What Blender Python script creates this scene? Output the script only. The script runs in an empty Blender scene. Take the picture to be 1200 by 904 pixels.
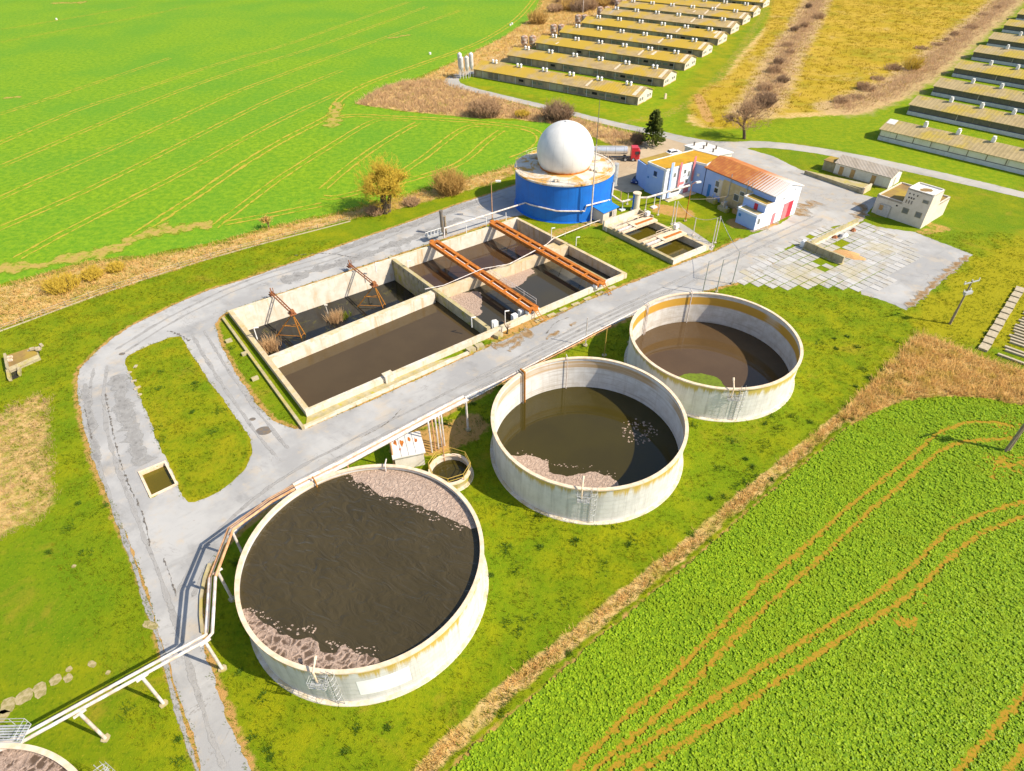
import bpy, math, random
import numpy as np
from mathutils import Vector, Matrix
from mathutils.geometry import tessellate_polygon
random.seed(7); RNG = np.random.default_rng(11)
S = bpy.context.scene
COL = S.collection
PI = math.pi

# ------------------------------------------------------------------ camera (drone, 60 m up)
FPX, PITCH, ROLL, CAMH = 735.9, math.radians(39.74), math.radians(-0.77), 60.0
def at(px, py, z=0.0):
    """survey helper: where the sight line of a photo pixel meets the height z"""
    cr, sr = math.cos(ROLL), math.sin(ROLL)
    a, b = px - 600, py - 452
    u, v = cr*a + sr*b, -sr*a + cr*b
    s, c = math.sin(PITCH), math.cos(PITCH)
    d = (u/FPX, c - v/FPX*s, -s - v/FPX*c)
    t = (z - CAMH)/d[2]
    return Vector((t*d[0], t*d[1], z))
def g2(px, py, z=0.0):
    p = at(px, py, z); return (p.x, p.y)
def G(pts, z=0.0): return [g2(x, y, z) for x, y in pts]

cam = bpy.data.cameras.new('camera'); co = bpy.data.objects.new('camera', cam); COL.objects.link(co)
cam.sensor_fit = 'HORIZONTAL'; cam.sensor_width = 36; cam.lens = 36*FPX/1200
cam.clip_start = 0.5; cam.clip_end = 5000
s_, c_ = math.sin(PITCH), math.cos(PITCH)
right0, up0, back0 = Vector((1, 0, 0)), Vector((0, s_, c_)), Vector((0, -c_, s_))
cr, sr = math.cos(ROLL), math.sin(ROLL)
# image axes: u = cr*a+sr*b, v=-sr*a+cr*b  ->  image +a axis = cr*right + sr*up ; image -b axis = -sr*right + cr*up
ax = right0*cr + up0*sr
ay = -right0*sr + up0*cr
M = Matrix((ax, ay, back0)).transposed().to_4x4(); M.translation = (0, 0, CAMH)
co.matrix_world = M
S.camera = co

# ------------------------------------------------------------------ light
SUN_AZ, SUN_EL = math.radians(-20), math.radians(43)
w = bpy.data.worlds.new('World'); S.world = w; w.use_nodes = True
nt = w.node_tree; bg = nt.nodes['Background']
sky = nt.nodes.new('ShaderNodeTexSky'); sky.sky_type = 'NISHITA'; sky.sun_disc = False
sky.sun_elevation = SUN_EL; sky.sun_rotation = PI/2 - SUN_AZ
sky.air_density = 1.0; sky.dust_density = 1.0
nt.links.new(sky.outputs[0], bg.inputs[0]); bg.inputs[1].default_value = 0.13
sl = bpy.data.lights.new('sun', 'SUN'); so = bpy.data.objects.new('sun', sl); COL.objects.link(so)
sl.energy = 4.45; sl.angle = math.radians(0.53); sl.color = (1, 0.915, 0.775)
sd = Vector((math.cos(SUN_AZ)*math.cos(SUN_EL), math.sin(SUN_AZ)*math.cos(SUN_EL), math.sin(SUN_EL)))
so.rotation_euler = sd.to_track_quat('Z', 'Y').to_euler(); so.location = (150, -60, 200)
vs = S.view_settings; vs.view_transform = 'Standard'; vs.look = 'None'; vs.exposure = 0.66; vs.gamma = 1
vs.use_curve_mapping = False
S.cycles.max_bounces = 6; S.cycles.diffuse_bounces = 3; S.cycles.glossy_bounces = 3
S.cycles.transparent_max_bounces = 8
S.cycles.use_adaptive_sampling = True
S.cycles.use_denoising = True

# ------------------------------------------------------------------ node helpers
class N:
    def __init__(s, name):
        s.m = bpy.data.materials.new(name); s.m.use_nodes = True
        s.t = s.m.node_tree; s.t.nodes.clear()
        s.out = s.t.nodes.new('ShaderNodeOutputMaterial'); s.b = s.t.nodes.new('ShaderNodeBsdfPrincipled')
        s.t.links.new(s.b.outputs[0], s.out.inputs[0])
        s.tc = s.t.nodes.new('ShaderNodeTexCoord'); s.P = s.tc.outputs['Object']
    def new(s, k): return s.t.nodes.new('ShaderNode'+k)
    def lk(s, a, b):
        if hasattr(a, 'node') or isinstance(a, bpy.types.NodeSocket): s.t.links.new(a, b)
        else: b.default_value = a
    def scale(s, v, p=None):
        n = s.new('Mapping'); s.lk(p or s.P, n.inputs[0]); n.inputs[3].default_value = v; return n.outputs[0]
    def rot(s, ang, sc=(1, 1, 1), p=None):
        n = s.new('Mapping'); s.lk(p or s.P, n.inputs[0]); n.inputs[2].default_value = (0, 0, ang)
        m = s.new('Mapping'); s.lk(n.outputs[0], m.inputs[0]); m.inputs[3].default_value = sc; return m.outputs[0]
    def noise(s, sc, det=4, ro=.55, p=None, dist=0):
        n = s.new('TexNoise'); s.lk(p or s.P, n.inputs['Vector']); n.inputs['Scale'].default_value = sc
        n.inputs['Detail'].default_value = det; n.inputs['Roughness'].default_value = ro
        n.inputs['Distortion'].default_value = dist; return n.outputs[0]
    def voro(s, sc, p=None, feat='F1', rnd=1, out=0):
        n = s.new('TexVoronoi'); n.feature = feat; s.lk(p or s.P, n.inputs['Vector']); n.inputs['Scale'].default_value = sc
        n.inputs['Randomness'].default_value = rnd; return n.outputs[out]
    def ramp(s, f, a, b, lo=0., hi=1., smooth=True):
        n = s.new('MapRange'); n.interpolation_type = 'SMOOTHSTEP' if smooth else 'LINEAR'
        s.lk(f, n.inputs[0]); n.inputs[1].default_value = a; n.inputs[2].default_value = b
        n.inputs[3].default_value = lo; n.inputs[4].default_value = hi; return n.outputs[0]
    def math(s, op, a, b=0.5):
        n = s.new('Math'); n.operation = op; s.lk(a, n.inputs[0]); s.lk(b, n.inputs[1]); return n.outputs[0]
    def mix(s, f, a, b, mode='MIX'):
        n = s.new('Mix'); n.data_type = 'RGBA'; n.blend_type = mode
        s.lk(f, n.inputs[0])
        for v, i in ((a, 6), (b, 7)):
            s.lk(v if isinstance(v, bpy.types.NodeSocket) else (v[0], v[1], v[2], 1), n.inputs[i])
        return n.outputs[2]
    def attr(s, name):
        n = s.new('Attribute'); n.attribute_name = name; return n.outputs['Fac']
    def sep(s, p=None):
        n = s.new('SeparateXYZ'); s.lk(p or s.P, n.inputs[0]); return n.outputs
    def rand(s):
        n = s.new('ObjectInfo'); return n.outputs['Random']
    def island(s):
        n = s.new('NewGeometry'); return n.outputs['Random Per Island']
    def bump(s, h, strength=.3, dist=.05):
        n = s.new('Bump'); s.lk(h, n.inputs['Height']); n.inputs['Strength'].default_value = strength
        n.inputs['Distance'].default_value = dist; s.t.links.new(n.outputs[0], s.b.inputs['Normal'])
    def fin(s, col, rough=.85, metal=0, spec=.3):
        s.lk(col if isinstance(col, bpy.types.NodeSocket) else (*col, 1), s.b.inputs['Base Color'])
        s.lk(rough, s.b.inputs['Roughness']); s.b.inputs['Metallic'].default_value = metal
        s.b.inputs['Specular IOR Level'].default_value = spec
        return s.m
def simple(name, col, col2=None, sc=2., rough=.8, metal=0, spec=.3, lo=.35, hi=.7, bump=0):
    n = N(name); f = n.noise(sc, 5, .6)
    c = n.mix(n.ramp(f, lo, hi), col, col2 or tuple(x*.75 for x in col))
    if bump: n.bump(f, bump, .03)
    return n.fin(c, rough, metal, spec)

MAT = {}
# --- ground (lawn, dry grass, dirt by surveyed cover)
def ground_mat():
    n = N('lawn')
    big = n.noise(.045, 4, .55); mid = n.noise(.28, 4, .6); fine = n.noise(2.2, 5, .65); vf = n.noise(9, 3, .7)
    c = n.mix(n.ramp(mid, .3, .72), (.135, .195, .003), (.25, .255, .004))
    c = n.mix(n.ramp(big, .42, .68, 0, .7), c, (.11, .20, .004))
    c = n.mix(n.ramp(n.noise(.12, 5, .65, dist=.6), .56, .70, 0, .55), c, (.30, .22, .02))
    c = n.mix(n.ramp(fine, .50, .70, 0, .65), c, (.065, .12, .003))
    c = n.mix(n.ramp(n.noise(4.2, 3, .7), .55, .72, 0, .7), c, (.30, .28, .015))
    # brighter far grass
    lush = n.math('ADD', n.attr('lush'), n.math('MULTIPLY', n.math('SUBTRACT', mid, .5), .6))
    c = n.mix(n.ramp(lush, .3, .8, 0, .8), c, n.mix(n.ramp(n.noise(.7, 5, .7), .38, .64), (.135, .235, .004), (.25, .29, .006)))
    yel = n.math('ADD', n.attr('yellow'), n.math('MULTIPLY', n.math('SUBTRACT', n.noise(.16, 6, .68), .5), 1.7))
    c = n.mix(n.ramp(yel, .3, .85, 0, .85), c, n.mix(fine, (.34, .30, .006), (.27, .22, .008)))
    dry = n.math('ADD', n.attr('dry'), n.math('MULTIPLY', n.math('SUBTRACT', n.noise(.5, 5, .65), .5), 1.0))
    dc = n.mix(n.ramp(n.noise(1.3, 4, .65), .35, .7), (.62, .42, .17), (.40, .26, .07))
    dc = n.mix(n.ramp(n.noise(.16, 4, .6), .5, .68, 0, .7), dc, (.26, .24, .015))
    c = n.mix(n.ramp(dry, .35, .65), c, dc)
    me = n.math('ADD', n.attr('meadow'), n.math('MULTIPLY', n.math('SUBTRACT', mid, .5), .7))
    mc = n.mix(n.ramp(n.noise(.06, 5, .65), .38, .64), (.37, .255, .014), (.45, .295, .035))
    mc = n.mix(n.ramp(n.noise(.045, 5, .7), .50, .64, 0, .65), mc, (.24, .22, .012))
    mc = n.mix(n.ramp(n.noise(.03, 6, .7, dist=.7), .56, .68, 0, .6), mc, (.46, .32, .13))
    mc = n.mix(n.ramp(n.noise(.5, 5, .7), .55, .75, 0, .6), mc, (.27, .205, .02))
    c = n.mix(n.ramp(me, .3, .7), c, mc)
    scb = n.math('ADD', n.attr('scrub'), n.math('MULTIPLY', n.math('SUBTRACT', n.noise(.22, 5, .65), .5), .9))
    c = n.mix(n.ramp(scb, .3, .75, 0, .9), c, n.mix(n.ramp(n.noise(.7, 5, .65), .35, .65), (.52, .35, .17), (.40, .27, .12)))
    soil = n.math('ADD', n.attr('soil'), n.math('MULTIPLY', n.math('SUBTRACT', n.noise(.9, 6, .7), .5), 1.2))
    sc = n.mix(n.noise(.7, 5, .6), (.52, .30, .10), (.36, .20, .055))
    c = n.mix(n.ramp(soil, .4, .75), c, sc)
    n.bump(n.math('ADD', fine, vf), .9, .10)
    return n.fin(c, .95, 0, .1)
MAT['ground'] = ground_mat()

def crop_mat(name, a, b, dark, soilc, s=1.0, soil_amt=.4):
    n = N(name); f = n.noise(1.6*s, 5, .7); v = n.noise(5*s, 4, .7); big = n.noise(.03, 4, .5)
    c = n.mix(n.ramp(f, .35, .68), a, b)
    c = n.mix(n.ramp(big, .35, .7, 0, .55), c, dark)
    c = n.mix(n.ramp(v, .54, .70, 0, .75), c, tuple(x*.5 for x in dark))
    c = n.mix(n.ramp(n.noise(.11, 6, .7), .62, .74, 0, soil_amt), c, soilc)
    n.bump(n.math('ADD', f, v), .9, .12)
    return n.fin(c, .9, 0, .15)
MAT['field_far'] = crop_mat('young_wheat', (.118, .245, .005), (.225, .335, .008), (.085, .245, .014), (.36, .33, .02), .42, .55)
MAT['field_near'] = crop_mat('field_soil', (.14, .235, .008), (.21, .31, .010), (.11, .20, .006), (.34, .22, .03), 1.5, .8)

def track_mat(name, soil1, soil2, green, far):
    n = N(name); e = n.attr('edge'); f = n.noise(.5 if far else 2.5, 5, .7)
    c = n.mix(n.noise(3, 4, .6), soil1, soil2)
    k = n.math('ADD', e, n.math('MULTIPLY', n.math('SUBTRACT', n.ramp(f, .36, .64), .5), .75 if far else 1.2))
    c = n.mix(n.ramp(n.noise(1.1 if far else 5, 4, .7), .5, .66, 0, .6), c, tuple(x*.5 for x in soil2))
    c = n.mix(n.ramp(k, -.1, .6, 0, .8), c, green)
    n.bump(n.noise(7, 3, .6), .5, .06)
    m = n.fin(c, .95, 0, .1); tp = n.new('BsdfTransparent'); mx = n.new('MixShader'); n.lk(n.ramp(k, .25, .85), mx.inputs[0])
    n.t.links.new(n.b.outputs[0], mx.inputs[1]); n.t.links.new(tp.outputs[0], mx.inputs[2]); n.t.links.new(mx.outputs[0], n.out.inputs[0])
    return m
MAT['track_far'] = track_mat('wheel_rut_far', (.44, .31, .05), (.40, .31, .035), (.24, .34, .008), True)
MAT['track_near'] = track_mat('wheel_rut_near', (.40, .235, .025), (.29, .16, .015), (.22, .24, .010), False)
MAT['bare'] = track_mat('bare_soil', (.42, .28, .09), (.36, .27, .05), (.22, .31, .01), True)
MAT['tyre_mark'] = track_mat('tyre_mark', (.32, .305, .285), (.28, .265, .245), (.36, .345, .32), True)
MAT['road_wet'] = track_mat('dark_road_film', (.24, .23, .215), (.27, .255, .235), (.36, .345, .32), True)
MAT['road_stain'] = track_mat('brown_road_stain', (.30, .19, .09), (.24, .15, .07), (.40, .36, .30), True)
MAT['crack'] = track_mat('road_crack', (.11, .095, .08), (.13, .11, .09), (.3, .28, .25), False)

def asphalt(name, a, b, dirt, dirt_lo=.55):
    n = N(name); big = n.noise(.09, 5, .6); mid = n.noise(.5, 6, .65); fine = n.noise(14, 3, .7)
    c = n.mix(n.ramp(big, .38, .60), a, b)
    c = n.mix(n.ramp(n.noise(.2, 6, .68), .52, .68, 0, .5), c, dirt)
    c = n.mix(n.ramp(mid, dirt_lo, .74, 0, .6), c, dirt)
    st = n.noise(.35, 5, .7, n.rot(-.64, (.35, 1.6, 1)))
    c = n.mix(n.ramp(st, .54, .72, 0, .38), c, tuple(x*.55 for x in a))
    ln = n.math('ABSOLUTE', n.math('SUBTRACT', n.noise(.13, 6, .62, dist=.9), .5))
    crk = n.math('MULTIPLY', n.ramp(ln, .0, .006, 1, 0), n.ramp(n.noise(.07, 3), .47, .6))
    c = n.mix(n.math('MULTIPLY', crk, .55), c, (.12, .10, .08))
    pt = n.ramp(n.noise(.16, 5, .65, n.rot(.6, (1, 1.7, 1))), .52, .70, 0, .45); c = n.mix(pt, c, tuple(x*.62 for x in b))
    sp = n.ramp(n.noise(.8, 4, .75), .66, .78, 0, .55); c = n.mix(sp, c, (.20, .15, .10))
    c = n.mix(n.ramp(fine, .55, .8, 0, .35), c, tuple(x*.6 for x in a))
    e = n.attr('edge'); k = n.math('ADD', e, n.math('MULTIPLY', n.math('SUBTRACT', mid, .5), 1.4))
    c = n.mix(n.ramp(k, .45, .95, 0, .8), c, dirt)
    n.bump(fine, .25, .01)
    return n.fin(c, .92, 0, .2)
MAT['road'] = asphalt('worn_asphalt', (.415, .40, .375), (.315, .305, .29), (.47, .38, .27))
MAT['lane'] = asphalt('pale_lane', (.42, .385, .335), (.35, .33, .29), (.45, .36, .22))
MAT['yard'] = asphalt('pale_concrete_yard', (.42, .40, .365), (.35, .33, .30), (.48, .36, .22), .48)
MAT['dirt_yard'] = asphalt('sandy_yard', (.47, .36, .23), (.40, .30, .19), (.50, .40, .26))
def slab_mat():
    n = N('concrete_slab'); c = n.mix(n.island(), (.47, .45, .42), (.365, .35, .32))
    c = n.mix(n.ramp(n.noise(.5, 6, .68), .45, .68, 0, .75), c, (.32, .27, .19))
    c = n.mix(n.ramp(n.noise(.12, 4, .6), .52, .64, 0, .5), c, (.40, .33, .16))
    n.bump(n.noise(9, 4), .3, .02)
    return n.fin(c, .92)
MAT['slab'] = slab_mat()

def concrete(name, a, b, stain, moss=None, streak=True, z0=None):
    n = N(name)
    c = n.mix(n.ramp(n.noise(.7, 6, .62), .35, .68), a, b)
    if streak:
        c = n.mix(n.ramp(n.noise(1.1, 5, .65, n.scale((1, 1, .12))), .5, .72, 0, .75), c, stain)
    c = n.mix(n.ramp(n.noise(3.5, 6, .7), .56, .76, 0, .5), c, tuple(x*.5 for x in b))
    if moss:
        c = n.mix(n.ramp(n.noise(.55, 6, .7), .50, .66, 0, .9), c, moss)
    g = n.new('NewGeometry'); nz = n.sep(g.outputs['Normal'])[2]
    tm = n.math('MULTIPLY', n.ramp(nz, .8, .95), n.ramp(n.noise(.5, 5, .7), .40, .62, 0, .6)); c = n.mix(tm, c, (.47, .36, .13))
    n.bump(n.noise(6, 5, .6), .35, .03)
    return n.fin(c, .9)
MAT['conc'] = concrete('basin_concrete', (.60, .49, .34), (.50, .39, .25), (.44, .26, .09))
MAT['conc_grey'] = concrete('weathered_concrete', (.40, .34, .22), (.30, .25, .14), (.20, .14, .06))
MAT['conc_pale'] = concrete('pale_concrete', (.68, .61, .51), (.58, .50, .39), (.50, .31, .13))
MAT['conc_moss'] = concrete('mossy_concrete', (.45, .38, .24), (.34, .28, .16), (.22, .17, .07), (.34, .30, .01))
MAT['ledge'] = concrete('mossy_ledge', (.42, .36, .22), (.30, .26, .14), (.25, .2, .08), (.40, .36, .01))

def tank_shell(name, base, low, stain, amt, h=5.8):
    n = N(name); z = n.sep()[2]
    c = n.mix(n.ramp(n.noise(.8, 5, .6), .35, .7), base, low)
    sy = n.noise(1.6, 5, .7, n.scale((1, 1, .07)))
    c = n.mix(n.ramp(sy, .46, .75, 0, .6), c, tuple(x*.6 for x in low))
    band = n.math('FRACT', n.math('DIVIDE', z, h/8.0))
    c = n.mix(n.ramp(band, .0, .07, .22, 0), c, (.32, .28, .22))
    top = n.ramp(z, h-2.2, h-.1, 0, 1, False)
    k = n.math('ADD', n.math('MULTIPLY', top, amt), n.math('MULTIPLY', n.math('SUBTRACT', sy, .5), 1.9))
    k2 = n.math('ADD', k, n.math('MULTIPLY', n.math('SUBTRACT', n.noise(.11, 3), .5), 1.4))
    c = n.mix(n.ramp(k2, .42, .9, 0, .9), c, stain)
    n.bump(n.math('ADD', n.ramp(band, .0, .1, 0, 1), n.math('MULTIPLY', sy, .3)), .35, .04)
    return n.fin(c, .62, 0, .35)
MAT['tank_out'] = tank_shell('tank_enamel_outside', (.63, .61, .58), (.54, .52, .49), (.48, .32, .035), .95)
MAT['tank_out_mossy'] = tank_shell('tank_enamel_stained', (.67, .645, .60), (.58, .55, .50), (.46, .34, .035), 1.2)
def tank_in(name, base, low, stain, z0, z1, amt):
    n = N(name); z = n.sep()[2]
    c = n.mix(n.ramp(n.noise(.8, 5, .6), .35, .7), base, low)
    sy = n.noise(1.5, 5, .7, n.scale((1, 1, .06))); sz = n.noise(1.5, 4, .6, n.scale((.06, .06, 2)))
    c = n.mix(n.ramp(sy, .5, .72, 0, .5), c, (.45, .38, .30))
    c = n.mix(n.ramp(sz, .5, .68, 0, .6), c, (.42, .36, .29))
    inb = n.math('MULTIPLY', n.ramp(z, z0-.6, z0, 0, 1), n.ramp(z, z1-.15, z1+.1, 1, 0))
    k = n.math('ADD', n.math('MULTIPLY', inb, amt), n.math('MULTIPLY', n.math('SUBTRACT', sz, .5), .9))
    k = n.math('MULTIPLY', k, n.ramp(n.noise(.07, 3), .32, .55, .25, 1))
    c = n.mix(n.ramp(k, .15, .75, 0, .95), c, stain)
    return n.fin(c, .7, 0, .3)
MAT['tank_in'] = tank_in('tank_lining', (.68, .65, .60), (.58, .54, .48), (.45, .27, .10), 4.3, 5.3, .55)
MAT['tank_in_rust'] = tank_in('tank_lining_rusty', (.62, .58, .53), (.50, .45, .38), (.52, .27, .015), 3.7, 4.9, .95)
MAT['rim'] = simple('rim_concrete', (.72, .58, .42), (.60, .44, .28), 1.5)
MAT['white'] = simple('white_paint', (.78, .76, .72), (.64, .60, .54), 1.2, .5)
MAT['panel_white'] = simple('fresh_white_panel', (.86, .86, .85), (.80, .80, .79), .8, .45)
MAT['pipe'] = simple('pipe_cladding', (.68, .63, .58), (.50, .38, .30), 1.4, .45, .0)
MAT['pipe_rust'] = simple('rusty_pipe', (.62, .36, .19), (.42, .20, .08), 1.5, .7)
MAT['steel'] = simple('galvanised_steel', (.50, .50, .49), (.38, .37, .35), 1.5, .5, .3)
MAT['steel_dark'] = simple('dark_steel', (.16, .15, .14), (.24, .17, .10), 2, .6, .2)
MAT['wood'] = simple('weathered_wood', (.22, .16, .10), (.33, .27, .19), 3, .9)
MAT['rust'] = simple('rust_orange', (.52, .165, .018), (.30, .085, .014), 1.6, .75, 0, .3, bump=.3)
MAT['rust_dark'] = simple('rust_brown', (.22, .075, .035), (.36, .14, .04), 2.5, .85, bump=.3)
MAT['rust_beam'] = simple('rust_yellow', (.42, .18, .025), (.30, .11, .02), 2.5, .8)
MAT['rail_yellow'] = simple('yellow_railing', (.48, .34, .05), (.40, .24, .06), 3, .6)
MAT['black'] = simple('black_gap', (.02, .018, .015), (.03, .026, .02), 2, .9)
MAT['glass'] = simple('dark_glass', (.03, .035, .045), (.06, .06, .06), .8, .12, 0, .5)
MAT['dirtyglass'] = simple('dirty_glass', (.16, .17, .15), (.09, .095, .09), .8, .3, 0, .5)
MAT['rubber'] = simple('tyre_rubber', (.025, .025, .025), (.04, .04, .038), 4, .85)

def liquid(name, c1, c2, rough=.06, bump=.12, wave=1.2, scum=None, dist=.04):
    n = N(name)
    c = n.mix(n.ramp(n.noise(.12, 4, .6), .35, .65), c1, c2)
    if scum:
        c = n.mix(n.ramp(n.noise(.45, 6, .72, dist=1.2), *scum[1], 0, .7), c, scum[0])
    n.bump(n.noise(wave, 3, .5, n.rot(.5, (1, 2.0, 1)), 1.4), bump, dist)
    return n.fin(c, rough, 0, .4)
MAT['slurry1'] = liquid('dark_slurry', (.056, .042, .018), (.045, .034, .014), .12, .6, .42, dist=.5)
MAT['slurry2'] = liquid('green_brown_slurry', (.046, .036, .006), (.040, .031, .006), .05, .03, .5)
MAT['slurry3'] = liquid('brown_water', (.092, .056, .025), (.080, .048, .021), .03, .01, .5)
MAT['pool_lb'] = liquid('murky_pool', (.016, .014, .008), (.012, .013, .015), .04, .02, .6, ((.070, .062, .008), (.54, .70)))
MAT['pool_lf'] = liquid('brown_pool', (.078, .051, .021), (.068, .044, .018), .05, .015, .6)
MAT['pool_rb'] = liquid('rust_pool', (.072, .040, .017), (.058, .031, .015), .05, .02, .6)
MAT['pool_rf'] = liquid('grey_pool', (.046, .040, .027), (.052, .043, .024), .05, .03, .6)
MAT['pool_small'] = liquid('olive_water', (.085, .066, .006), (.072, .054, .006), .05, .02, .6)
MAT['pool_tiny'] = liquid('green_water', (.115, .088, .002), (.10, .075, .002), .12, .02, .6)
def foam_mat(name, a, b, hole, sc=1.3, hk=.5):
    n = N(name); wp = n.mix(.45, n.P, n.noise(2.2, 5, .65)); v = n.voro(sc, wp, 'DISTANCE_TO_EDGE'); f = n.noise(3.2, 6, .75); g = n.noise(11, 4, .7)
    c = n.mix(n.ramp(f, .38, .66), a, b)
    c = n.mix(n.ramp(g, .52, .68, 0, .75), c, hole)
    c = n.mix(n.math('MULTIPLY', n.ramp(v, .06, .22), n.ramp(n.noise(.9, 4, .6), hk-.08, hk+.08)), c, hole)
    n.bump(n.math('ADD', f, n.math('ADD', g, n.ramp(v, 0, .2, 1, 0))), .8, .08)
    return n.fin(c, .9)
MAT['foam'] = foam_mat('slurry_foam', (.50, .37, .28), (.36, .25, .185), (.19, .125, .085), 3.2, .72)
MAT['foam_dark'] = foam_mat('cracked_foam', (.46, .33, .25), (.31, .215, .155), (.11, .07, .045), 2.4, .44)
MAT['algae'] = simple('green_algae', (.14, .20, .01), (.10, .13, .01), 2.5, .8)

def roof_mat(name, base, dark, moss, moss_lo, rib=0, ribdir=0, spec=.3):
    n = N(name)
    c = n.mix(n.ramp(n.noise(.5, 5, .65), .35, .68), base, dark)
    r = n.math('ADD', n.noise(.16, 5, .6), n.math('MULTIPLY', n.rand(), .17))
    c = n.mix(n.ramp(r, moss_lo, moss_lo+.22, 0, .85), c, moss)
    c = n.mix(n.ramp(n.noise(1.4, 6, .7, n.scale((1, .25, 1))), .56, .75, 0, .55), c, tuple(x*.55 for x in dark))
    if rib:
        wv = n.new('TexWave'); n.lk(n.rot(ribdir), wv.inputs[0]); wv.inputs['Scale'].default_value = rib
        wv.inputs['Distortion'].default_value = .3
        c = n.mix(n.ramp(wv.outputs[1], .75, 1, 0, .3), c, tuple(x*.5 for x in dark))
        n.bump(wv.outputs[1], .5, .05)
    return n.fin(c, .88, 0, spec)
MAT['barn_roof'] = roof_mat('mossy_cement_roof', (.46, .33, .155), (.34, .24, .11), (.50, .32, .014), .47, .32)
MAT['barn_roof_r'] = roof_mat('fibre_cement_roof', (.44, .33, .16), (.34, .255, .12), (.46, .33, .03), .53, .32)
MAT['moss_roof'] = roof_mat('orange_moss_roof', (.52, .27, .012), (.40, .22, .015), (.46, .32, .02), .55)
MAT['brown_roof'] = roof_mat('brown_felt_roof', (.30, .18, .06), (.21, .13, .05), (.36, .25, .03), .55)
MAT['grey_roof'] = roof_mat('grey_sheet_roof', (.42, .35, .27), (.34, .28, .21), (.46, .41, .35), .58, .5)
MAT['white_roof'] = roof_mat('white_sheet_roof', (.74, .71, .66), (.60, .56, .50), (.66, .60, .52), .58)
def rusty_roof():
    n = N('rusty_sheet_roof'); x = n.sep()[0]
    c = n.mix(n.ramp(n.noise(.7, 5, .6), .35, .7), (.40, .12, .03), (.52, .21, .045))
    wv = n.new('TexWave'); n.lk(n.P, wv.inputs[0]); wv.inputs['Scale'].default_value = .42; wv.inputs['Distortion'].default_value = .4
    k = n.math('ADD', n.ramp(x, 9.5, 20.5, 0, 1, False), n.math('MULTIPLY', n.math('SUBTRACT', wv.outputs[1], .5), .55))
    c = n.mix(n.ramp(k, .22, .75), c, (.74, .68, .60))
    c = n.mix(n.ramp(wv.outputs[1], .8, 1, 0, .4), c, (.20, .06, .03))
    n.bump(wv.outputs[1], .5, .05)
    return n.fin(c, .8)
MAT['rusty_roof'] = rusty_roof()
def lid_roof():
    n = N('stained_roof_deck')
    c = n.mix(n.ramp(n.noise(.5, 5, .6), .35, .7), (.62, .58, .50), (.50, .45, .37))
    c = n.mix(n.ramp(n.noise(.22, 5, .65, dist=.8), .44, .58, 0, .95), c, (.52, .27, .04))
    c = n.mix(n.ramp(n.noise(1.1, 5, .7), .56, .72, 0, .6), c, (.33, .17, .05))
    return n.fin(c, .85)
MAT['lid'] = lid_roof()
def plaster(name, a, b, stain=(.4, .32, .2), amt=.5):
    n = N(name)
    c = n.mix(n.ramp(n.noise(.6, 5, .6), .35, .7), a, b)
    c = n.mix(n.ramp(n.noise(1.2, 5, .68, n.scale((1, 1, .2))), .54, .76, 0, amt), c, stain)
    n.bump(n.noise(8, 4), .2, .01)
    return n.fin(c, .88)
MAT['blue_wall'] = plaster('blue_plaster_shade', (.34, .46, .76), (.30, .42, .72), (.34, .38, .52), .3)  # pale blue paint, deepened to the tone its walls take in shade
MAT['blue_wall_lit'] = plaster('blue_plaster_sunlit', (.78, .80, .86), (.70, .72, .80), (.6, .6, .66), .3)  # same blue paint whitened: sunlight put into the colour of sun-facing walls
MAT['tan_wall'] = plaster('peeling_tan_plaster', (.52, .38, .18), (.62, .48, .28), (.38, .25, .08), .7)
MAT['white_wall'] = plaster('grubby_white_plaster', (.74, .68, .60), (.64, .57, .48), (.5, .4, .28), .45)
MAT['cream_wall'] = plaster('cream_render', (.66, .57, .46), (.58, .49, .38), (.42, .33, .22), .4)
MAT['barn_wall'] = plaster('grey_barn_wall', (.34, .26, .18), (.24, .18, .125), (.12, .095, .06), .6)
MAT['gable'] = plaster('pale_gable', (.64, .56, .44), (.54, .46, .35), (.4, .3, .2), .4)
MAT['barn_panel'] = plaster('grey_panel', (.42, .31, .215), (.32, .235, .16), (.22, .16, .09), .5)
MAT['barn_panel_g'] = plaster('green_grey_panel', (.42, .37, .25), (.34, .30, .20), (.14, .14, .08), .5)
MAT['plinth'] = plaster('grey_plinth', (.64, .62, .60), (.55, .53, .50), (.3, .26, .2), .4)
MAT['curtain'] = plaster('cream_curtain', (.80, .73, .58), (.74, .66, .50), (.4, .34, .22), .4)
MAT['mesh_dark'] = plaster('dark_mesh_curtain', (.17, .15, .11), (.12, .11, .085), (.24, .20, .12), .6)
MAT['trim_navy'] = simple('navy_trim', (.05, .06, .16), (.07, .08, .15), 2, .6)
MAT['red'] = simple('red_paint', (.50, .03, .05), (.40, .03, .05), 2, .5)
MAT['red_pale'] = simple('faded_red_paint', (.62, .22, .22), (.55, .15, .17), 1.2, .6)
MAT['blue_door'] = simple('blue_paint', (.04, .20, .50), (.03, .16, .42), 2, .5)
MAT['door_tan'] = simple('tan_door', (.50, .30, .12), (.40, .23, .09), 2, .7)
MAT['door_grey'] = simple('grey_door_panel', (.44, .40, .36), (.56, .50, .44), 2.5, .7)
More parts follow.
